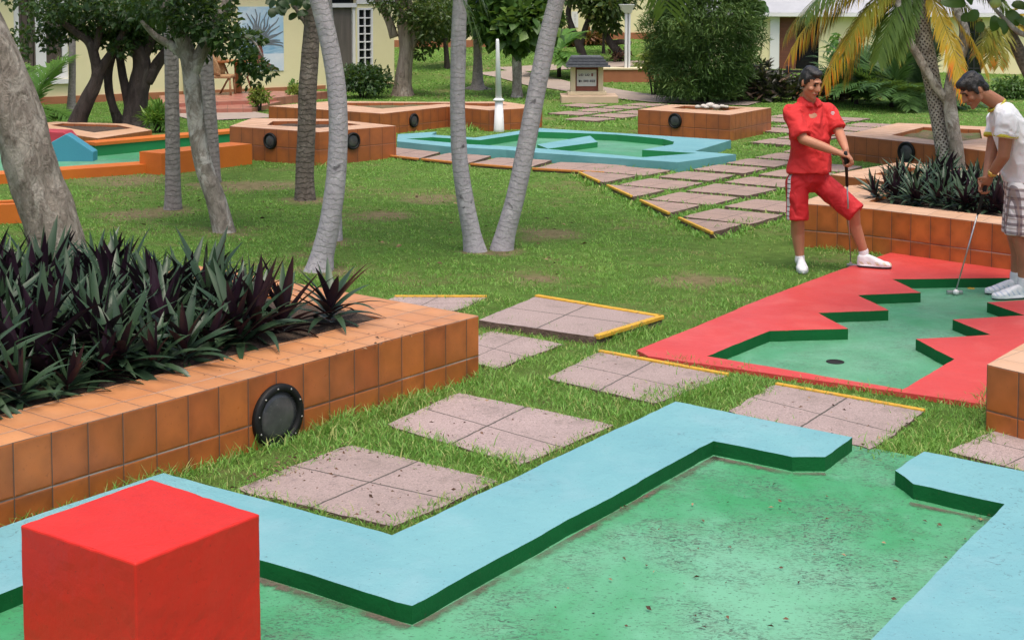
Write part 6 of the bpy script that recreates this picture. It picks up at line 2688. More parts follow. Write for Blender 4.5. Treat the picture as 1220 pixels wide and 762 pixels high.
class Body:
    """closed convex pieces, fused into one continuous skin by voxel remeshing"""

    def __init__(s):
        s.pieces = []

    def hull(s, *pts):
        s.pieces.append(np.concatenate([np.asarray(p, float).reshape(-1, 3) for p in pts]))

    def cap(s, p0, r0, p1, r1):
        s.hull(sph(p0, r0), sph(p1, r1))

    def chain(s, pts, rad):
        for i in range(len(pts) - 1):
            s.cap(pts[i], rad[i], pts[i + 1], rad[i + 1])

    def cone(s, p0, r0, p1, r1):
        """round at p0, cut flat at p1"""
        d = (np.array(p1) - np.array(p0))
        d = d / np.linalg.norm(d)
        a = np.cross(d, [0.31, .2, .9])
        a /= np.linalg.norm(a)
        s.hull(sph(p0, r0), oval(p1, a, np.cross(d, a), r1, r1))

    def build(s, name, mats, parent, voxel=.008, smooth_it=3, noise_amp=0.0, noise_sc=8, classify=None, fac=.5):
        bm = bmesh.new()
        for pts in s.pieces:
            t = bmesh.new()
            for p in pts:
                t.verts.new(p)
            r = bmesh.ops.convex_hull(t, input=t.verts)
            junk = [g for g in r["geom_interior"] if isinstance(g, bmesh.types.BMVert)]
            junk += [g for g in r["geom_unused"] if isinstance(g, bmesh.types.BMVert)]
            bmesh.ops.delete(t, geom=list(set(junk)), context="VERTS")
            bmesh.ops.recalc_face_normals(t, faces=t.faces)
            me = bpy.data.meshes.new("tmp")
            t.to_mesh(me)
            t.free()
            bm.from_mesh(me)
            bpy.data.meshes.remove(me)
        me = bpy.data.meshes.new("tmp")
        bm.to_mesh(me)
        bm.free()
        tmp = bpy.data.objects.new("tmp", me)
        COL.objects.link(tmp)
        md = tmp.modifiers.new("r", "REMESH")
        md.mode = "VOXEL"
        md.voxel_size = voxel
        md.adaptivity = 0
        dg = bpy.context.evaluated_depsgraph_get()
        dg.update()
        out = bpy.data.meshes.new_from_object(tmp.evaluated_get(dg))
        bpy.data.objects.remove(tmp)
        bpy.data.meshes.remove(me)
        bm = bmesh.new()
        bm.from_mesh(out)
        for _ in range(smooth_it):
            bmesh.ops.smooth_vert(bm, verts=bm.verts, factor=fac, use_axis_x=True, use_axis_y=True, use_axis_z=True)
        bm.normal_update()
        if noise_amp:
            for v in bm.verts:
                q = v.co * noise_sc
                w = mn.noise(Vector((q.x, q.y, q.z * .55)))
                w = (1 - min(1, abs(w) * 3.2)) * .8 + .35 * mn.noise(q * 1.9)
                v.co += v.normal * noise_amp * w
        org = ORG[parent]
        for f in bm.faces:
            f.smooth = True
            if classify:
                f.material_index = classify(f.calc_center_median(), f.normal)
        for v in bm.verts:
            v.co -= org
        out.clear_geometry()
        out.materials.clear()
        for m in (mats if isinstance(mats, (list, tuple)) else [mats]):
            out.materials.append(M[m])
        bm.to_mesh(out)
        bm.free()
        out.name = name
        o = bpy.data.objects.new(name, out)
        COL.objects.link(o)
        o.parent = parent
        ORG[o] = org
        return o


def basis(fwd, up=(0, 0, 1)):
    f = np.array(fwd, float)
    f /= np.linalg.norm(f)
    u = np.array(up, float)
    u -= f * u.dot(f)
    u /= np.linalg.norm(u)
    return np.cross(f, u), f, u       # right hand of the figure, forward, up


def head(body, c, fwd, up, k=1.0):
    """c: centre of the head at ear level; returns the eye, brow and mouth points"""
    R_, F_, U_ = basis(fwd, up)
    c = np.array(c)

    def at_(r, f, u):
        return c + (R_ * r + F_ * f + U_ * u) * k
    body.hull(ell(at_(0, -.012, .035), R_, F_, U_, .074 * k, .094 * k, .082 * k))                       # skull
    body.hull(ell(at_(0, .030, .0), R_, F_, U_, .062 * k, .058 * k, .07 * k), sph(at_(0, .062, -.098), .020 * k), sph(at_(.045, .012, -.062), .02 * k), sph(at_(-.045, .012, -.062), .02 * k))   # face and jaw
    body.hull(sph(at_(0, .078, -.104), .017 * k), sph(at_(0, .07, -.085), .02 * k))                                     # chin
    body.hull(sph(at_(0, .090, .028), .008 * k), sph(at_(0, .112, -.024), .013 * k), sph(at_(.014, .096, -.03), .010 * k), sph(at_(-.014, .096, -.03), .010 * k))   # nose
    body.hull(sph(at_(.034, .082, .034), .010 * k), sph(at_(-.034, .082, .034), .010 * k), sph(at_(0, .084, .04), .014 * k))       # brow
    for sg in (1, -1):
        body.hull(ell(at_(sg * .042, .062, -.025), R_, F_, U_, .024 * k, .022 * k, .02 * k))      # cheekbone
        body.hull(ell(at_(sg * .077, -.012, -.004), R_, F_, U_, .008 * k, .02 * k, .032 * k))     # ear
    body.hull(sph(at_(.02, .088, -.062), .009 * k), sph(at_(-.02, .088, -.062), .009 * k), sph(at_(0, .097, -.058), .010 * k))      # mouth
    feats = dict(eyes=[at_(.032, .084, .012), at_(-.032, .084, .012)], brows=[(at_(sg * .016, .098, .034), at_(sg * .05, .084, .034)) for sg in (1, -1)],
                 mouth=(at_(.024, .096, -.062), at_(-.024, .096, -.062)))
    return feats, (R_, F_, U_), at_


def segdist(p, a, b):
    p, a, b = np.array(p), np.array(a), np.array(b)
    t = np.clip(np.dot(p - a, b - a) / np.dot(b - a, b - a), 0, 1)
    return np.linalg.norm(p - a - (b - a) * t)


def face_classify(feats, c, rad=.17):
    c = Vector(c)

    def f(p, n):
        if (p - c).length > rad:
            return 0
        for e in feats["eyes"]:
            if np.linalg.norm(np.array(p) - e) < .0135:
                return 1
        for a, b in feats["brows"]:
            if segdist(p, a, b) < .0085:
                return 1
        if segdist(p, *feats["mouth"]) < .0085:
            return 2
        return 0
    return f


def hand(body, wrist, d, palm, side, curl=.9, spread=.12, k=1.0):
    """palm, five bent fingers; d along the hand, palm = direction the palm faces, side = thumb side"""
    w = np.array(wrist, float)
    d = np.array(d, float)
    d /= np.linalg.norm(d)
    p = np.array(palm, float)
    p -= d * p.dot(d)
    p /= np.linalg.norm(p)
    s = np.cross(d, p)
    if s.dot(side) < 0:
        s = -s
    body.hull(sph(w, .026 * k), ell(w + d * .055 * k + s * .022 * k, s, d, p, .022 * k, .034 * k, .016 * k), ell(w + d * .055 * k - s * .02 * k, s, d, p, .022 * k, .032 * k, .015 * k))
    ls = [.082, .09, .084, .068]
    for i in range(4):
        off = (.034 - .0225 * i) * k
        b = w + d * (.085 - (.006 if i in (0, 3) else 0)) * k + s * off
        a = curl * (1 + .08 * i)
        L_ = ls[i] * k
        ang, q = 0.0, b
        fd = d + s * spread * (1.5 - i) * .25
        fd /= np.linalg.norm(fd)
        for seg, (fl, r0, r1) in enumerate(((.45, .0098, .009), (.30, .009, .0082), (.25, .0082, .0072))):
            ang += a * (.75 if seg == 0 else .85)
            v = fd * math.cos(ang) + p * math.sin(ang)
            q2 = q + v * L_ * fl
            body.cap(q, r0 * k, q2, r1 * k)
            q = q2
    b = w + d * .022 * k + s * .03 * k
    t1 = b + (d * .6 + s * .55 + p * .5) * .042 * k
    t2 = t1 + (d * .75 + p * .65 - s * .05) * .038 * k
    body.cap(b, .015 * k, t1, .011 * k)
    body.cap(t1, .011 * k, t2, .0085 * k)


def shoe(body, heel, toe, sole_z, w=.042, hgt=.075):
    """closed trainer from heel to toe"""
    h, t = np.array(heel, float), np.array(toe, float)
    d = t - h
    d[2] = 0
    L_ = np.linalg.norm(d)
    d /= L_
    s = np.array([-d[1], d[0], 0])

    def q(f, o, z):
        return np.array([h[0], h[1], sole_z]) + d * L_ * f + s * o + np.array([0, 0, z])
    body.hull(sph(q(.10, 0, .036), .035), sph(q(.10, 0, .078), .032), sph(q(.36, .0, .034), .034), sph(q(.32, 0, .082), .026))
    body.hull(sph(q(.32, 0, .082), .026), sph(q(.33, 0, .034), .034), sph(q(.70, .018, .032), .032), sph(q(.70, -.018, .032), .032), sph(q(.62, 0, .05), .026))
    body.hull(sph(q(.70, .018, .030), .030), sph(q(.70, -.018, .030), .030), sph(q(.92, .010, .026), .025), sph(q(.92, -.010, .026), .025))
    # sole
    pts = []
    for f, o in ((.0, .022), (.0, -.022), (.1, .038), (.1, -.038), (.45, .036), (.45, -.034), (.72, .05), (.72, -.046), (.95, .03), (.95, -.03), (1.02, 0)):
        pts += [q(f, o, 0), q(f, o, .022)]
    body.hull(np.array(pts))


# ---------------------------------------------------------------- the player in red
def person_red():
    D = at(953, 321, 0).y
    g = dp(960, 320, D)
    root = thing("person", "person in red polo shirt and shorts leaning on a putter, foot on the rail", "person", (g.x, D, 0))

    def p(x, y, dy=0.0):
        return np.array(dp(x, y, D + dy))
    body = Body()
    hc = p(966, 99, -.06)
    fwd = np.array([.50, -.80, -.34])
    feats, (R_, F_, U_), hat = head(body, hc, fwd, (.08, -.10, 1))
    # torso frame: chest faces the camera and a little to the right
    Tf = np.array([.40, -.92, 0])
    Tf /= np.linalg.norm(Tf)
    Tr = np.array([Tf[1], -Tf[0], 0])            # figure's right (image left)
    if Tr[0] > 0:
        Tr = -Tr
    Up = np.array([0, 0, 1.0])
    neck0, neck1 = p(963, 126, .03), p(965, 108, -.03)
    body.cap(neck0, .060, neck1, .056)
    chest = p(964, 146, 0)
    waist = p(965, 186, 0)
    hip = p(964, 213, .02)
    body.hull(ell(chest, Tr, Tf, Up, .165, .105, .13), ell(waist, Tr, Tf, Up, .14, .10, .08))
    body.hull(ell(waist, Tr, Tf, Up, .14, .10, .08), ell(hip, Tr, Tf, Up, .16, .11, .09))
    # arms: A is his right (image left, nearer), B his left
    shA, elA, wrA = p(943, 133, -.07), p(957, 166, -.20), p(999, 182, -.36)
    shB, elB, wrB = p(986, 130, .07), p(1000, 158, -.05), p(1008, 179, -.30)
    body.chain([shA, elA], [.056, .043])
    body.chain([elA, elA * .45 + wrA * .55, wrA], [.043, .040, .026])
    body.chain([shB, elB], [.054, .042])
    body.chain([elB, elB * .5 + wrB * .5, wrB], [.042, .038, .026])
    hand(body, wrA, p(1012, 186, -.37) - wrA, (.1, .25, -1), (-.2, .9, .1), curl=.62)
    hand(body, wrB + np.array([0, 0, -.02]), p(1010, 199, -.33) - wrB, (.2, -.9, -.1), (-.9, -.2, 0), curl=.85)
    # legs
    hA, kA, aA = p(950, 218, -.02), p(950, 259, -.04), p(953, 306, .02)
    hB, kB, aB = p(976, 216, .05), p(1016, 248, -.10), p(1029, 299, -.03)
    body.chain([hA, kA], [.085, .058])
    body.chain([kA, kA * .62 + aA * .38 + np.array([0, .03, 0]), aA], [.056, .058, .036])
    body.chain([hB, kB], [.088, .060])
    body.chain([kB, kB * .62 + aB * .38 + np.array([-.02, .03, 0]), aB], [.058, .058, .037])
    body.build("body", ["skin", "eye", "lips"], root, voxel=.0065, smooth_it=2, classify=face_classify(feats, hc), fac=.4)
    # hair: short, black
    hb = Body()
    hb.hull(ell(hat(0, -.020, .046), R_, F_, U_, .079, .096, .084))
    hb.hull(ell(hat(0, .030, .098), R_, F_, U_, .058, .05, .030), ell(hat(0, -.03, .108), R_, F_, U_, .06, .06, .028))
    for sg in (1, -1):
        hb.hull(ell(hat(sg * .072, .006, .03), R_, F_, U_, .012, .022, .045))
    hb.hull(ell(hat(0, -.07, -.01), R_, F_, U_, .06, .04, .06))
    hb.build("hair", "hair", root, voxel=.007, smooth_it=2, noise_amp=.004, noise_sc=45)
    # polo shirt
    sb = Body()
    hem = p(964, 203, 0)
    top = p(963, 128, .02)
    sb.hull(oval(p(964, 131, .01), Tr, Tf, .168, .072), oval(p(964, 124, .02), Tr, Tf, .10, .06), oval(p(964, 146, -.005), Tr, Tf, .180, .118))
    sb.hull(oval(p(964, 146, -.005), Tr, Tf, .180, .118), oval(p(965, 165, -.005), Tr, Tf, .185, .128))
    sb.hull(oval(p(965, 165, -.005), Tr, Tf, .174, .122), oval(p(965, 185, 0), Tr, Tf, .178, .126))
    sb.hull(oval(p(965, 185, 0), Tr, Tf, .178, .126), oval(p(964, 205, 0), Tr, Tf, .200, .142))
    sb.hull(sph(shA + np.array([.03, 0, 0]), .060), sph(p(960, 130, 0), .07))
    sb.hull(sph(shB + np.array([-.03, 0, 0]), .058), sph(p(966, 130, .02), .07))
    sb.cone(shA + np.array([0, 0, -.005]), .068, shA + (elA - shA) * .88, .078)
    sb.cone(shB + np.array([0, 0, -.005]), .065, shB + (elB - shB) * .86, .074)
    # collar
    cc = p(963.5, 119, .01)
    for i in range(14):
        a0, a1 = 2 * math.pi * i / 14, 2 * math.pi * (i + 1) / 14
        if abs(math.atan2(math.sin((a0 + a1) / 2 - math.pi / 2), math.cos((a0 + a1) / 2 - math.pi / 2))) < .3:
            continue
        q0 = cc + Tr * math.cos(a0) * .074 + Tf * (math.sin(a0) * .07 + .004) + Up * (-.034 * max(0, math.sin(a0)) + .012)
        q1 = cc + Tr * math.cos(a1) * .074 + Tf * (math.sin(a1) * .07 + .004) + Up * (-.034 * max(0, math.sin(a1)) + .012)
        sb.hull(sph(q0, .010, 24), sph(q1, .010, 24), sph(q0 + (q0 - cc) * .28 - Up * .026, .008, 24), sph(q1 + (q1 - cc) * .28 - Up * .026, .008, 24))
    sb.build("polo_shirt", "shirt_red", root, voxel=.008, smooth_it=3, noise_amp=.016, noise_sc=6.5)
    em = Body()
    e = p(982.5, 133, -.16)
    # small pale emblem on the chest
    # shorts
    st = Body()
    st.hull(oval(p(964, 199, 0), Tr, Tf, .165, .112), oval(p(964, 215, .01), Tr, Tf, .168, .122), sph(hA, .092), sph(hB, .092))
    st.cone(hA, .097, p(950, 262, -.04), .088)
    st.cone(hB, .099, kB + (kB - hB) * .10 + np.array([0, 0, -.02]), .090)

    xl = p(950, 240, 0)

    def cls(c, n):
        t = (c.z - 0.6)
        side = Vector(Tr)
        rel = Vector(c) - Vector(hA)
        if n.dot(side) > .80 and abs(rel.dot(Vector(Tf)) - .012) < .018 and c.z < p(964, 206)[2]:
            return 2 if (c.z * 26) % 1 < .16 else 1
        return 0
    M["stripe"] = M.get("stripe") or plain("white_stripe_cloth", (0.7, 0.68, 0.7), None, 5, 0.8)
    st.build("shorts", ["shorts_red", "stripe", "shoe_sole"], root, voxel=.008, smooth_it=3, noise_amp=.008, noise_sc=7, classify=cls)
    # shoes
    s1 = Body()
    h1 = p(953.5, 312, .05)
    shoe(s1, h1, h1 + np.array([-.03, -.27, 0]), .005)
    s1.build("shoe", ["shoe_white"], root, voxel=.005, smooth_it=2)
    s2 = Body()
    zt = .033
    h2 = np.array(at(1020, 313, zt + .02))
    t2 = np.array(at(1056, 315.5, zt))
    h2[1] = aB[1] + .0
    t2[1] = h2[1] - .10
    shoe(s2, h2, t2, zt)

    def cls2(c, n):
        z = c.z - zt
        if z < .016:
            return 2
        if .026 < z < .05 and (c.x * 17 + z * 12) % 1 < .42:
            return 1
        return 0
    s2.build("shoe", ["shoe_white", "shoe_gold", "shoe_sole"], root, voxel=.005, smooth_it=2, classify=cls2)
    for (a, z0) in ((aA, .075), (aB, zt + .075)):
        so = Body()
        so.cap(a + np.array([0, 0, .0]), .041, np.array([a[0], a[1] + .0, z0]), .043)
        so.build("sock", "shoe_white", root, voxel=.006, smooth_it=1)
    # breast emblem
    mb = MB()
    ec = Vector(p(982, 134, 0)) + Vector(Tf) * .118
    sx = Vector(-Tr)
    for i, w in enumerate((.014, .018, .010)):
        mb.obox(ec + Vector((0, 0, .012 - .010 * i)) , w, .003, .0035, sx)
    mb.build("breast_emblem", "shoe_white", root)
    # putter
    topc = Vector(p(1007.5, 181, -.40))
    hb_ = at(1013.5, 315, .03)
    botc = Vector((hb_.x, hb_.y, .04))
    pr = thing("golf_putter", "golf putter held upright under the hands of the person in red", "golf putter", (botc.x, botc.y, 0))
    mb = MB()
    gr = topc.lerp(botc, .30)
    mb.tube([topc, topc.lerp(gr, .1), gr], [.0145, .0155, .011], 14)
    mb.build("grip", "rubber", pr)
    mb = MB()
    mb.tube([gr, botc], [.0065, .005], 10)
    mb.build("shaft", "steel", pr)
    mb = MB()
    mb.obox(botc + Vector((.02, -.01, -.018)), .055, .016, .014, (.9, -.35, 0))
    mb.obox(botc + Vector((0, 0, -.004)), .012, .012, .014, (.9, -.35, 0))
    mb.build("head", "steel", pr, bevel=.004)


person_red()


# ---------------------------------------------------------------- the player in white
def person_white():
    D = at(1215, 345, .0).y
    g = dp(1214, 345, D)
    root = thing("person", "person in white T-shirt and plaid shorts bending over a putt at the right edge", "person", (g.x, D, 0))

    def p(x, y, dy=0.0):
        return np.array(dp(x, y, D + dy))
    body = Body()
    hc = p(1160, 108, -.02)
    feats, (R_, F_, U_), hat = head(body, hc, (-.84, -.16, -.60), (-.52, -.05, .84), 1.02)
    body.cap(p(1190, 124, 0), .064, p(1171, 112, -.01), .058)
    # trunk bends forward to the left
    S0, S1, S2, S3 = p(1194, 136, 0), p(1207, 160, 0), p(1216, 195, 0), p(1218, 222, 0)
    Y = np.array([0, 1.0, 0])

    def fr(a, b):
        u = (np.array(a) - np.array(b))
        u /= np.linalg.norm(u)
        f = np.cross(Y, u)
        if f[0] > 0:
            f = -f
        return f, u
    f1, u1 = fr(S0, S1)
    f2, u2 = fr(S1, S2)
    f3, u3 = fr(S2, S3)
    body.hull(ell(S1, Y, f1, u1, .165, .10, .12), ell(S2, Y, f2, u2, .14, .10, .09))
    body.hull(ell(S2, Y, f2, u2, .14, .10, .09), ell(S3, Y, f3, u3, .16, .11, .09))
    shL, elL, wrL = p(1200, 146, -.19), p(1196, 186, -.20), p(1180, 210, -.08)
    shR, elR, wrR = p(1188, 144, .19), p(1181, 182, .14), p(1175, 213, .0)
    body.chain([shL, elL], [.058, .046])
    body.chain([elL, elL * .5 + wrL * .5, wrL], [.046, .042, .028])
    body.chain([shR, elR], [.056, .045])
    body.chain([elR, elR * .5 + wrR * .5, wrR], [.045, .040, .028])
    hand(body, wrL, p(1172, 224, -.02) - wrL, (-.2, 1, -.1), (-.9, 0, -.3), curl=.95)
    hand(body, wrR, p(1169, 230, .0) - wrR, (.2, -1, 0), (-.9, 0, -.3), curl=.9)
    hN, kN, aN = p(1217, 228, -.10), p(1215, 285, -.11), p(1219, 334, -.10)
    hF, kF, aF = p(1214, 228, .10), p(1209, 283, .08), p(1210, 326, .10)
    body.chain([hN, kN], [.09, .060])
    body.chain([kN, kN * .62 + aN * .38 + np.array([.03, 0, 0]), aN], [.058, .062, .038])
    body.chain([hF, kF], [.09, .060])
    body.chain([kF, kF * .62 + aF * .38 + np.array([.03, 0, 0]), aF], [.058, .062, .038])
    body.build("body", ["skin_tan", "eye", "lips"], root, voxel=.0065, smooth_it=2, classify=face_classify(feats, hc), fac=.4)
    hb = Body()
    hb.hull(ell(hat(0, -.018, .050), R_, F_, U_, .080, .099, .087))
    hb.hull(ell(hat(0, .045, .094), R_, F_, U_, .056, .052, .036), ell(hat(0, -.03, .112), R_, F_, U_, .060, .062, .031))
    hb.hull(ell(hat(0, -.075, -.015), R_, F_, U_, .062, .04, .065))
    for sg in (1, -1):
        hb.hull(ell(hat(sg * .074, .012, .02), R_, F_, U_, .012, .02, .045))
    hb.build("hair", "hair", root, voxel=.007, smooth_it=2, noise_amp=.006, noise_sc=42)
    sb = Body()
    f0, u0 = fr(p(1183, 122, 0), S0)
    sb.hull(oval(p(1188, 128, 0), Y, f0, .085, .06), oval(S0 + u1 * .0, Y, f1, .185, .10), oval(S1, Y, f1, .195, .135))
    sb.hull(oval(S1, Y, f1, .195, .135), oval(p(1214, 188, 0), Y, f2, .19, .14))
    sb.hull(oval(p(1214, 188, 0), Y, f2, .19, .14), oval(p(1219, 215, 0), Y, f3, .20, .15))
    cuffL = shL + (elL - shL) * .42 + np.array([0, 0, 0])
    cuffR = shR + (elR - shR) * .50
    sb.hull(sph(shL + np.array([.0, .03, .01]), .075), sph(p(1197, 136, -.06), .085))
    sb.hull(sph(shR + np.array([.0, -.03, .01]), .070), sph(p(1194, 136, .06), .085))
    sb.cone(shL, .084, cuffL, .088)
    sb.cone(shR, .078, cuffR, .080)
    sb.build("t_shirt", "shirt_white", root, voxel=.008, smooth_it=3, noise_amp=.016, noise_sc=6)
    for (a, b, r) in ((shL, cuffL, .091), (shR, cuffR, .083)):
        tr = Body()
        d = (b - a) / np.linalg.norm(b - a)
        x = np.cross(d, [.3, .2, .9])
        x /= np.linalg.norm(x)
        y = np.cross(d, x)
        tr.hull(oval(b - d * .022, x, y, r, r), oval(b + d * .006, x, y, r + .002, r + .002))
        tr.build("sleeve_trim", "trim_yellow", root, voxel=.005, smooth_it=1)
    tr = Body()
    for i in range(18):
        a0, a1 = 2 * math.pi * i / 18, 2 * math.pi * (i + 1) / 18
        nc = p(1187.5, 125.5, 0)
        q0 = nc + Y * math.cos(a0) * .082 + f0 * math.sin(a0) * .070
        q1 = nc + Y * math.cos(a1) * .082 + f0 * math.sin(a1) * .070
        tr.hull(sph(q0, .012, 24), sph(q1, .012, 24))
    tr.build("neck_trim", "trim_yellow", root, voxel=.005, smooth_it=1)
    st = Body()
    st.hull(oval(p(1217, 207, 0), Y, f3, .165, .125), oval(S3, Y, f3, .18, .14), sph(hN, .105), sph(hF, .105))
    st.cone(hN, .112, p(1214, 280, -.115), .106)
    st.cone(hF, .112, p(1210, 277, .10), .104)
    st.build("plaid_shorts", "plaid", root, voxel=.008, smooth_it=3, noise_amp=.008, noise_sc=6)

    def mk(z0):
        def cls(c, n):
            z = c.z - z0
            if z < .012:
                return 2
            if .03 < z < .07 and (c.x * 22 + z * 16) % 1 < .35:
                return 1
            return 0
        return cls
    for (a, hx, hy, tx, ty, z0) in ((aN, 1224, 348, 1189, 352, -.043), (aF, 1214, 336, 1181, 344, -.043)):
        s = Body()
        h = np.array([a[0] + .03, a[1], z0])
        t = h + np.array([-.285, -.06, 0])
        shoe(s, h, t, z0)
        s.build("shoe", ["shoe_white", "shoe_blue", "shoe_sole"], root, voxel=.005, smooth_it=2, classify=mk(z0))
        so = Body()
        so.cap(np.array([a[0], a[1], z0 + .07]), .046, np.array([a[0], a[1], z0 + .15]), .044)
        so.build("sock", "shoe_white", root, voxel=.006, smooth_it=1)
    # wrist watch
    mb = MB()
    d = Vector(wrL - elL).normalized()
    c = Vector(wrL) - d * .035
    mb.lathe(c - d * .011, [(.034, 0), (.037, .003), (.037, .019), (.034, .022)], 20, d)
    out = (Vector((-.5, -.85, .1)) - d * Vector((-.5, -.85, .1)).dot(d)).normalized()
    mb.lathe(c + out * .034, [(.019, 0), (.019, .007), (.015, .010)], 18, out)
    mb.build("wristwatch", "gold", root)
    # putter
    topc = Vector(p(1177, 212, -.03))
    hb_ = at(1139, 346, -.012)
    botc = Vector((hb_.x, hb_.y, -.010))
    pr = thing("golf_putter", "golf putter of the stooping person, its head behind the white ball", "golf putter", (botc.x, botc.y, -.045))
    mb = MB()
    gr = topc.lerp(botc, .32)
    mb.tube([topc, topc.lerp(gr, .1), gr], [.015, .016, .012], 14)
    mb.build("grip", "rubber", pr)
    mb = MB()
    mb.tube([gr, botc], [.0068, .0055], 10)
    mb.build("shaft", "steel", pr)
    mb = MB()
    mb.obox(botc + Vector((-.005, .02, -.02)), .062, .018, .0135, (1, 0, 0))
    mb.obox(botc + Vector((0, .005, -.008)), .011, .011, .016, (1, 0, 0))
    mb.build("head", "steel", pr, bevel=.004)
    bc = at(1138, 347.5, -.022)
    bm = bmesh.new()
    bmesh.ops.create_uvsphere(bm, u_segments=24, v_segments=16, radius=.0235)
    for f in bm.faces:
        f.smooth = True
    me = bpy.data.meshes.new("golf_ball")
    bm.to_mesh(me)
    bm.free()
    me.materials.append(M["ball"])
    o = bpy.data.objects.new("golf_ball", me)
    COL.objects.link(o)
    o.location = (bc.x, bc.y - .02, -.045 + .0235)
    tag(o, "white golf ball on the green floor by the putter head", "golf ball")


person_white()

# ================================================================== GRASS AND LITTER
def inside(P, poly):
    x, y = P[:, 0], P[:, 1]
    r = np.zeros(len(P), bool)
    n = len(poly)
    for i in range(n):
        x0, y0 = poly[i]
        x1, y1 = poly[(i + 1) % n]
        c = (y0 > y) != (y1 > y)
        with np.errstate(divide="ignore", invalid="ignore"):
            r ^= c & (x < (x1 - x0) * (y - y0) / (y1 - y0 + 1e-12) + x0)
    return r


_ph = RNG.random((40, 3)) * 6.28


def vnoise(P, f, seed=0):
    s = np.zeros(len(P))
    for k in range(7):
        a = _ph[(k + seed) % 40]
        th = a[0]
        s += np.sin((P[:, 0] * math.cos(th) + P[:, 1] * math.sin(th)) * f * (.6 + .25 * k) + a[1] + 1.5 * np.sin((P[:, 0] * math.sin(th) - P[:, 1] * math.cos(th)) * f * .7 + a[2]))
    return s / 3.0


def scatter(y0, y1, dens, xr=None):
    half = 610 / F * y1 + 1.0
    xa, xb = xr or (-half, half)
    n = int((xb - xa) * (y1 - y0) * dens)
    P = np.stack([RNG.uniform(xa, xb, n), RNG.uniform(y0, y1, n)], 1)
    keep = np.abs(P[:, 0]) < 610 / F * P[:, 1] + .7
    P = P[keep]
    bad = np.zeros(len(P), bool)
    for poly in EXCL:
        q = np.array([(a[0], a[1]) for a in poly])
        lo, hi = q.min(0), q.max(0)
        m = (P[:, 0] > lo[0]) & (P[:, 0] < hi[0]) & (P[:, 1] > lo[1]) & (P[:, 1] < hi[1])
        if m.any():
            ix = np.where(m)[0]
            bad[ix[inside(P[ix], q)]] = True
    return P[~bad]


def blades(P, h, w, tone, lean=.5):
    n = len(P)
    z = np.array([gz(0, y) for y in P[:, 1]]) if P[:, 1].max() > 30 else np.zeros(n)
    B = np.stack([P[:, 0], P[:, 1], z - .004], 1)
    a = RNG.random(n) * 6.283
    ln = lean * (.3 + RNG.random(n) * 1.2)
    D = np.stack([np.cos(a) * ln, np.sin(a) * ln, np.ones(n)], 1)
    D = unit(D)
    sa = RNG.random(n) * 6.283
    S = np.stack([np.cos(sa), np.sin(sa), np.zeros(n)], 1) * (w * .5)[:, None]
    mid = B + D * (h * .55)[:, None]
    D2 = unit(D + np.stack([np.cos(a) * ln, np.sin(a) * ln, -np.ones(n) * .5 * ln], 1))
    tip = mid + D2 * (h * .5)[:, None]
    V = np.stack([B - S, B + S, mid + S * .8, mid - S * .8, tip], 1).reshape(-1, 3)
    return V, np.repeat(tone, 5)


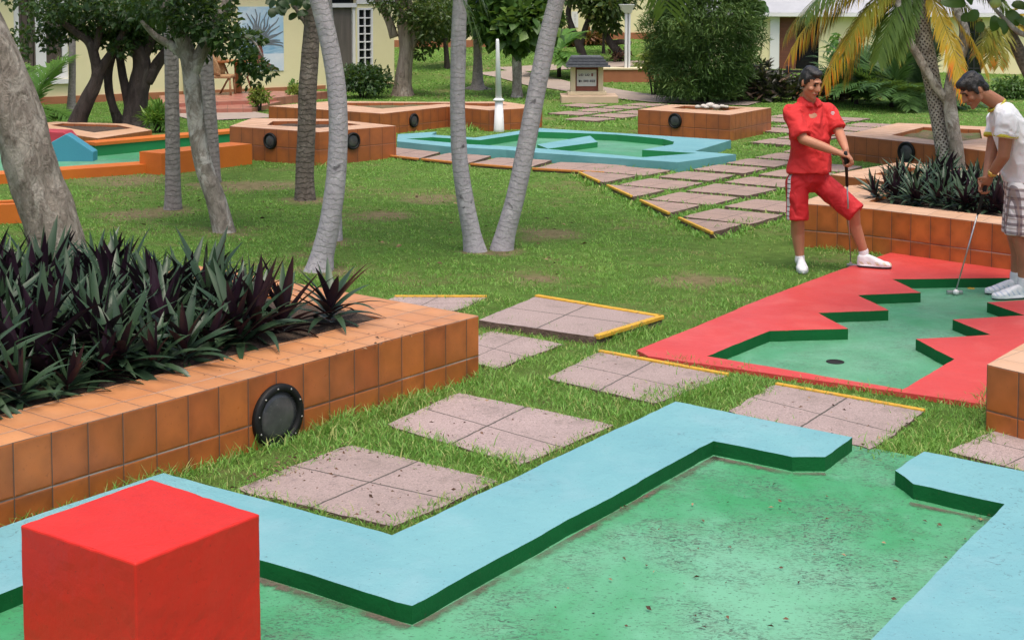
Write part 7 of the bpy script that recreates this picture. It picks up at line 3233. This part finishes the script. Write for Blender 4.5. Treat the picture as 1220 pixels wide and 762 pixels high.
def grass():
    VV, RR = [], []

    def put(P, h, w, tone, lean=.5):
        if len(P) == 0:
            return
        V, r = blades(P, h, w, np.clip(tone, 0, 1), lean)
        VV.append(V)
        RR.append(r)
    for y0, y1, dens, hh, ww in ((4.5, 9.3, 4200, .042, .0050), (9.3, 12, 3200, .040, .0060), (12, 16, 2000, .036, .0085), (16, 21, 1000, .036, .012), (21, 31, 420, .038, .02), (31, 50, 130, .06, .035)):
        P = scatter(y0, y1, dens)
        b = vnoise(P, 1.1, 3)
        c = vnoise(P, 3.4, 9)
        e = vnoise(P, 11.0, 17) if y1 <= 31 else c
        keep = RNG.random(len(P)) < np.clip(1.0 - .75 * np.clip(b - .35, 0, 1) - .5 * np.clip(c - .4, 0, 1) - .35 * np.clip(e, 0, 1), .08, 1)
        for (bx, by, br) in BARE:
            dd = np.hypot(P[:, 0] - bx, P[:, 1] - by) / br + .35 * vnoise(P, 5.0, 5)
            keep &= (RNG.random(len(P)) < np.clip(dd * .75 + .10, 0, 1))
        P, b, c, e = P[keep], b[keep], c[keep], e[keep]
        n = len(P)
        h = hh * .8 * (.5 + .7 * RNG.random(n)) * (1 + .25 * np.clip(c, -1, 1) - .4 * np.clip(e, -1, 1))
        tone = .46 + .22 * c - .10 * b - .16 * np.clip(e, -1, 1) + RNG.normal(size=n) * .27
        dry = (RNG.random(n) < .04 + .22 * np.clip(b - .2, 0, 1))
        tone = np.where(dry, .95, np.minimum(tone, .88))
        put(P, h, ww * (.7 + .6 * RNG.random(n)), tone, .7)
    # coarse tufts: along the walls, kerbs and slab joints
    def tufts(A, B, n, hmin, hmax, spread, tone=.45, w=.006, dry=.15):
        A, B = np.array(A[:2]), np.array(B[:2])
        t = RNG.random(n)
        cl = .5 + .5 * np.sin(t * 23 + RNG.random() * 6) * np.sin(t * 9 + 1)
        k = RNG.random(n) < .25 + .75 * cl
        t, cl = t[k], cl[k]
        P = A + (B - A) * t[:, None] + RNG.normal(size=(len(t), 2)) * spread
        h = hmin + (hmax - hmin) * RNG.random(len(t)) * (.3 + .7 * cl)
        to = np.where(RNG.random(len(t)) < dry, .96, tone + RNG.normal(size=len(t)) * .18)
        put(P, h, np.full(len(t), w), np.minimum(to, .97), .75)
    ff = c0 + ua * 0
    out = Vector((ua.y, -ua.x))
    if out.y > 0:
        out = -out
    tufts(c0 + out * .05, c0 + ua * 3.2 + out * .05, 2600, .05, .16, .035, .4)
    tufts(c0 + ua * .4 + out * .10, c0 + ua * 1.6 + out * .10, 900, .05, .15, .05, .5, dry=.35)
    tufts(c0 + out * .03, c0 + ub * 1.5 - ua * .06, 500, .04, .10, .03)
    tufts(at(1082, 304, 0), at(1215, 312, 0), 700, .06, .24, .03, .55, .008, .25)
    tufts(at(960, 297, 0), at(1082, 303, 0), 400, .04, .10, .03)
    tufts(at(1172, 470, 0), at(1180, 495, 0), 160, .05, .15, .04, .5, dry=.4)
    tufts(at(1180, 492, 0), at(1240, 504, 0), 300, .04, .12, .05, .5, dry=.3)
    tufts(at(760, 424, 0), at(1165, 487, 0), 1300, .03, .09, .03)
    tufts(at(790, 380, 0), at(1000, 326, 0), 700, .04, .09, .035)
    tufts(at(770, 395, 0), at(720, 407, 0), 500, .06, .14, .05)
    tufts(at(1060, 540, 0), at(1180, 508, 0), 1500, .04, .10, .09, .5)
    tufts(at(770, 480, 0), at(900, 455, 0), 1600, .04, .10, .09, .45)
    tufts(at(600, 460, 0), at(760, 500, 0), 1500, .04, .10, .09, .45)
    tufts(at(420, 520, 0), at(620, 560, 0), 1500, .04, .10, .08, .45)
    tufts(at(460, 632, 0), at(620, 560, 0), 500, .03, .08, .03, .45)
    for a, b in pe:
        tufts(at(b[0] - 1, b[1], 0), at(b[0] + 45, b[1] - 14, 0), 260, .07, .14, .05, .4, .010)
        tufts(at(a[0], a[1], 0), at(b[0], b[1], 0), 300, .04, .09, .04, .4, .010)
    tufts(at(440, 188, 0), at(720, 208, 0), 700, .04, .08, .05, .4, .012)
    tufts(at(475, 178, 0), at(808, 203, 0), 900, .05, .12, .04, .4, .014)
    tufts(at(808, 203, 0), at(877, 190, 0), 250, .05, .12, .04, .4, .014)
    tufts(at(381, 201, 0), at(473, 174, 0), 500, .06, .16, .06, .45, .014)
    tufts(at(640, 148, 0), at(760, 152, 0), 500, .05, .12, .1, .5, .018)
    tufts(at(760, 153, 0), at(870, 158, 0), 400, .05, .12, .05, .5, .018)
    tufts(at(870, 158, 0), at(920, 150, 0), 200, .05, .12, .05, .5, .018)
    tufts(at(545, 157, 0), at(640, 152, 0), 500, .08, .2, .08, .5, .018)
    for q in NEAR_SLABS:
        for i in range(len(q)):
            a, b = Vector(q[i]), Vector(q[(i + 1) % len(q)])
            o_ = Vector(((b - a).y, -(b - a).x)).normalized() * .012
            tufts(a + o_, b + o_, int((b - a).length * 520), .025, .08, .034, .42, .0055, .24)
            tufts(a - o_ * 3, b - o_ * 3, int((b - a).length * 130), .02, .06, .05, .42, .0055, .3)
    for q in FAR_SLABS:
        for i in range(len(q)):
            a, b = Vector(q[i]), Vector(q[(i + 1) % len(q)])
            o_ = Vector(((b - a).y, -(b - a).x)).normalized() * .05
            tufts(a + o_, b + o_, int((b - a).length * 230), .03, .11, .045, .42, .010 + .0006 * a.y, .08)
    tufts(at(560, 384, 0), at(715, 404, 0), 900, .05, .11, .03, .42, .006, .15)
    V = np.concatenate(VV)
    r = np.concatenate(RR)
    n = len(V) // 5
    i = np.arange(n)[:, None] * 5
    o = npmesh("grass", V, [(4, i + [0, 1, 2, 3]), (3, i + [3, 2, 4])], "grass", None, r)
    tag(o, "short patchy lawn grass with longer tufts at walls and slab edges", "grass", kind="stuff")


grass()


def litter():
    P, Z = [], []

    def put(poly, z, n, px=True, clump=0):
        q = np.array(P2(poly, z) if px else poly)
        lo, hi = q.min(0), q.max(0)
        X = RNG.uniform(lo, hi, (n * 4, 2))
        X = X[inside(X, q)][:n]
        P.append(X)
        Z.append(np.full(len(X), z))
    put([(415, 529), (595, 572), (470, 627), (280, 582)], .05, 70)
    put([(330, 545), (430, 525), (380, 560), (270, 585)], .05, 110)
    put([(545, 468), (732, 505), (622, 553), (460, 505)], .05, 40)
    put([(365, 420), (475, 385), (530, 395), (420, 425)], .384, 26)
    put([(230, 440), (360, 400), (400, 415), (260, 460)], .384, 16)
    put([(925, 457), (1102, 489), (1040, 536), (866, 490)], .055, 26)
    put([(650, 450), (715, 418), (868, 446), (782, 481)], .055, 22)
    put([(1190, 602), (1120, 680), (1110, 690), (1176, 606)], .02, 46)
    put([(1160, 592), (1196, 602), (1180, 640), (1150, 600)], .02, 22)
    put([(850, 560), (1150, 620), (1040, 760), (620, 740)], .02, 60)
    put([(520, 700), (840, 535), (860, 545), (540, 712)], .02, 60)
    put([(460, 230), (700, 260), (700, 330), (440, 320)], .03, 50)
    put([(80, 225), (360, 240), (360, 300), (120, 270)], .03, 60)
    put([(540, 100), (640, 108), (640, 118), (480, 118)], .05, 30)
    X = np.concatenate(P)
    z = np.concatenate(Z)
    n = len(X)
    B = np.column_stack([X, z + .003])
    a = RNG.random(n) * 6.28
    D = np.stack([np.cos(a), np.sin(a), RNG.random(n) * .35], 1)
    Lh = .012 + .02 * RNG.random(n) ** 2
    Lh = np.where(X[:, 1] > 9.5, Lh * 2.2, Lh)
    V, T = leaf_arrays(B, D, Lh, Lh * .5, .3)
    o = npmesh("leaf_litter", V, [(3, T)], "litter", None, np.repeat(RNG.random(n), 4))
    tag(o, "scattered dry leaf bits on slabs, rails and lawn", "litter", kind="stuff")


litter()


# ================================================================== LIGHT, SKY, CAMERA
w = bpy.data.worlds.new("World")
SC.world = w
w.use_nodes = True
nt = w.node_tree
bg = nt.nodes["Background"]
sky = nt.nodes.new("ShaderNodeTexSky")
sky.sky_type = "NISHITA"
sky.sun_disc = False
SUN_EL, SUN_AZ = 71, 168        # azimuth clockwise from the view direction: right and behind the camera
sky.sun_elevation = R(SUN_EL)
sky.sun_rotation = R(SUN_AZ)
sky.air_density = 1.0
sky.dust_density = 6.0
sky.ozone_density = 1.0
nt.links.new(sky.outputs[0], bg.inputs[0])
bg.inputs[1].default_value = 0.15
sd = bpy.data.lights.new("sun", "SUN")
sd.energy = 1.3
sd.angle = R(26)
sd.color = (1.0, 0.95, 0.87)
so = bpy.data.objects.new("sun", sd)
COL.objects.link(so)
d = Vector((math.sin(R(SUN_AZ)) * math.cos(R(SUN_EL)), math.cos(R(SUN_AZ)) * math.cos(R(SUN_EL)), math.sin(R(SUN_EL))))
so.rotation_euler = d.to_track_quat("Z", "Y").to_euler()
so.location = d * 40

cam = bpy.data.cameras.new("camera")
co = bpy.data.objects.new("camera", cam)
COL.objects.link(co)
co.location = CAM
co.rotation_euler = (R(90) - PITCH, 0, 0)
cam.sensor_width = 36
cam.sensor_fit = "HORIZONTAL"
cam.lens = F / 1220 * 36
cam.shift_y = -(381 - CY) / 1220
cam.clip_start = 0.1
cam.clip_end = 2000
SC.camera = co
vs = SC.view_settings
vs.view_transform = "Standard"
vs.look = "None"
vs.exposure = 0.5
vs.gamma = 1
vs.use_curve_mapping = False
SC.cycles.max_bounces = 6
SC.cycles.diffuse_bounces = 3
SC.cycles.glossy_bounces = 2
SC.cycles.transmission_bounces = 2
SC.cycles.use_denoising = True
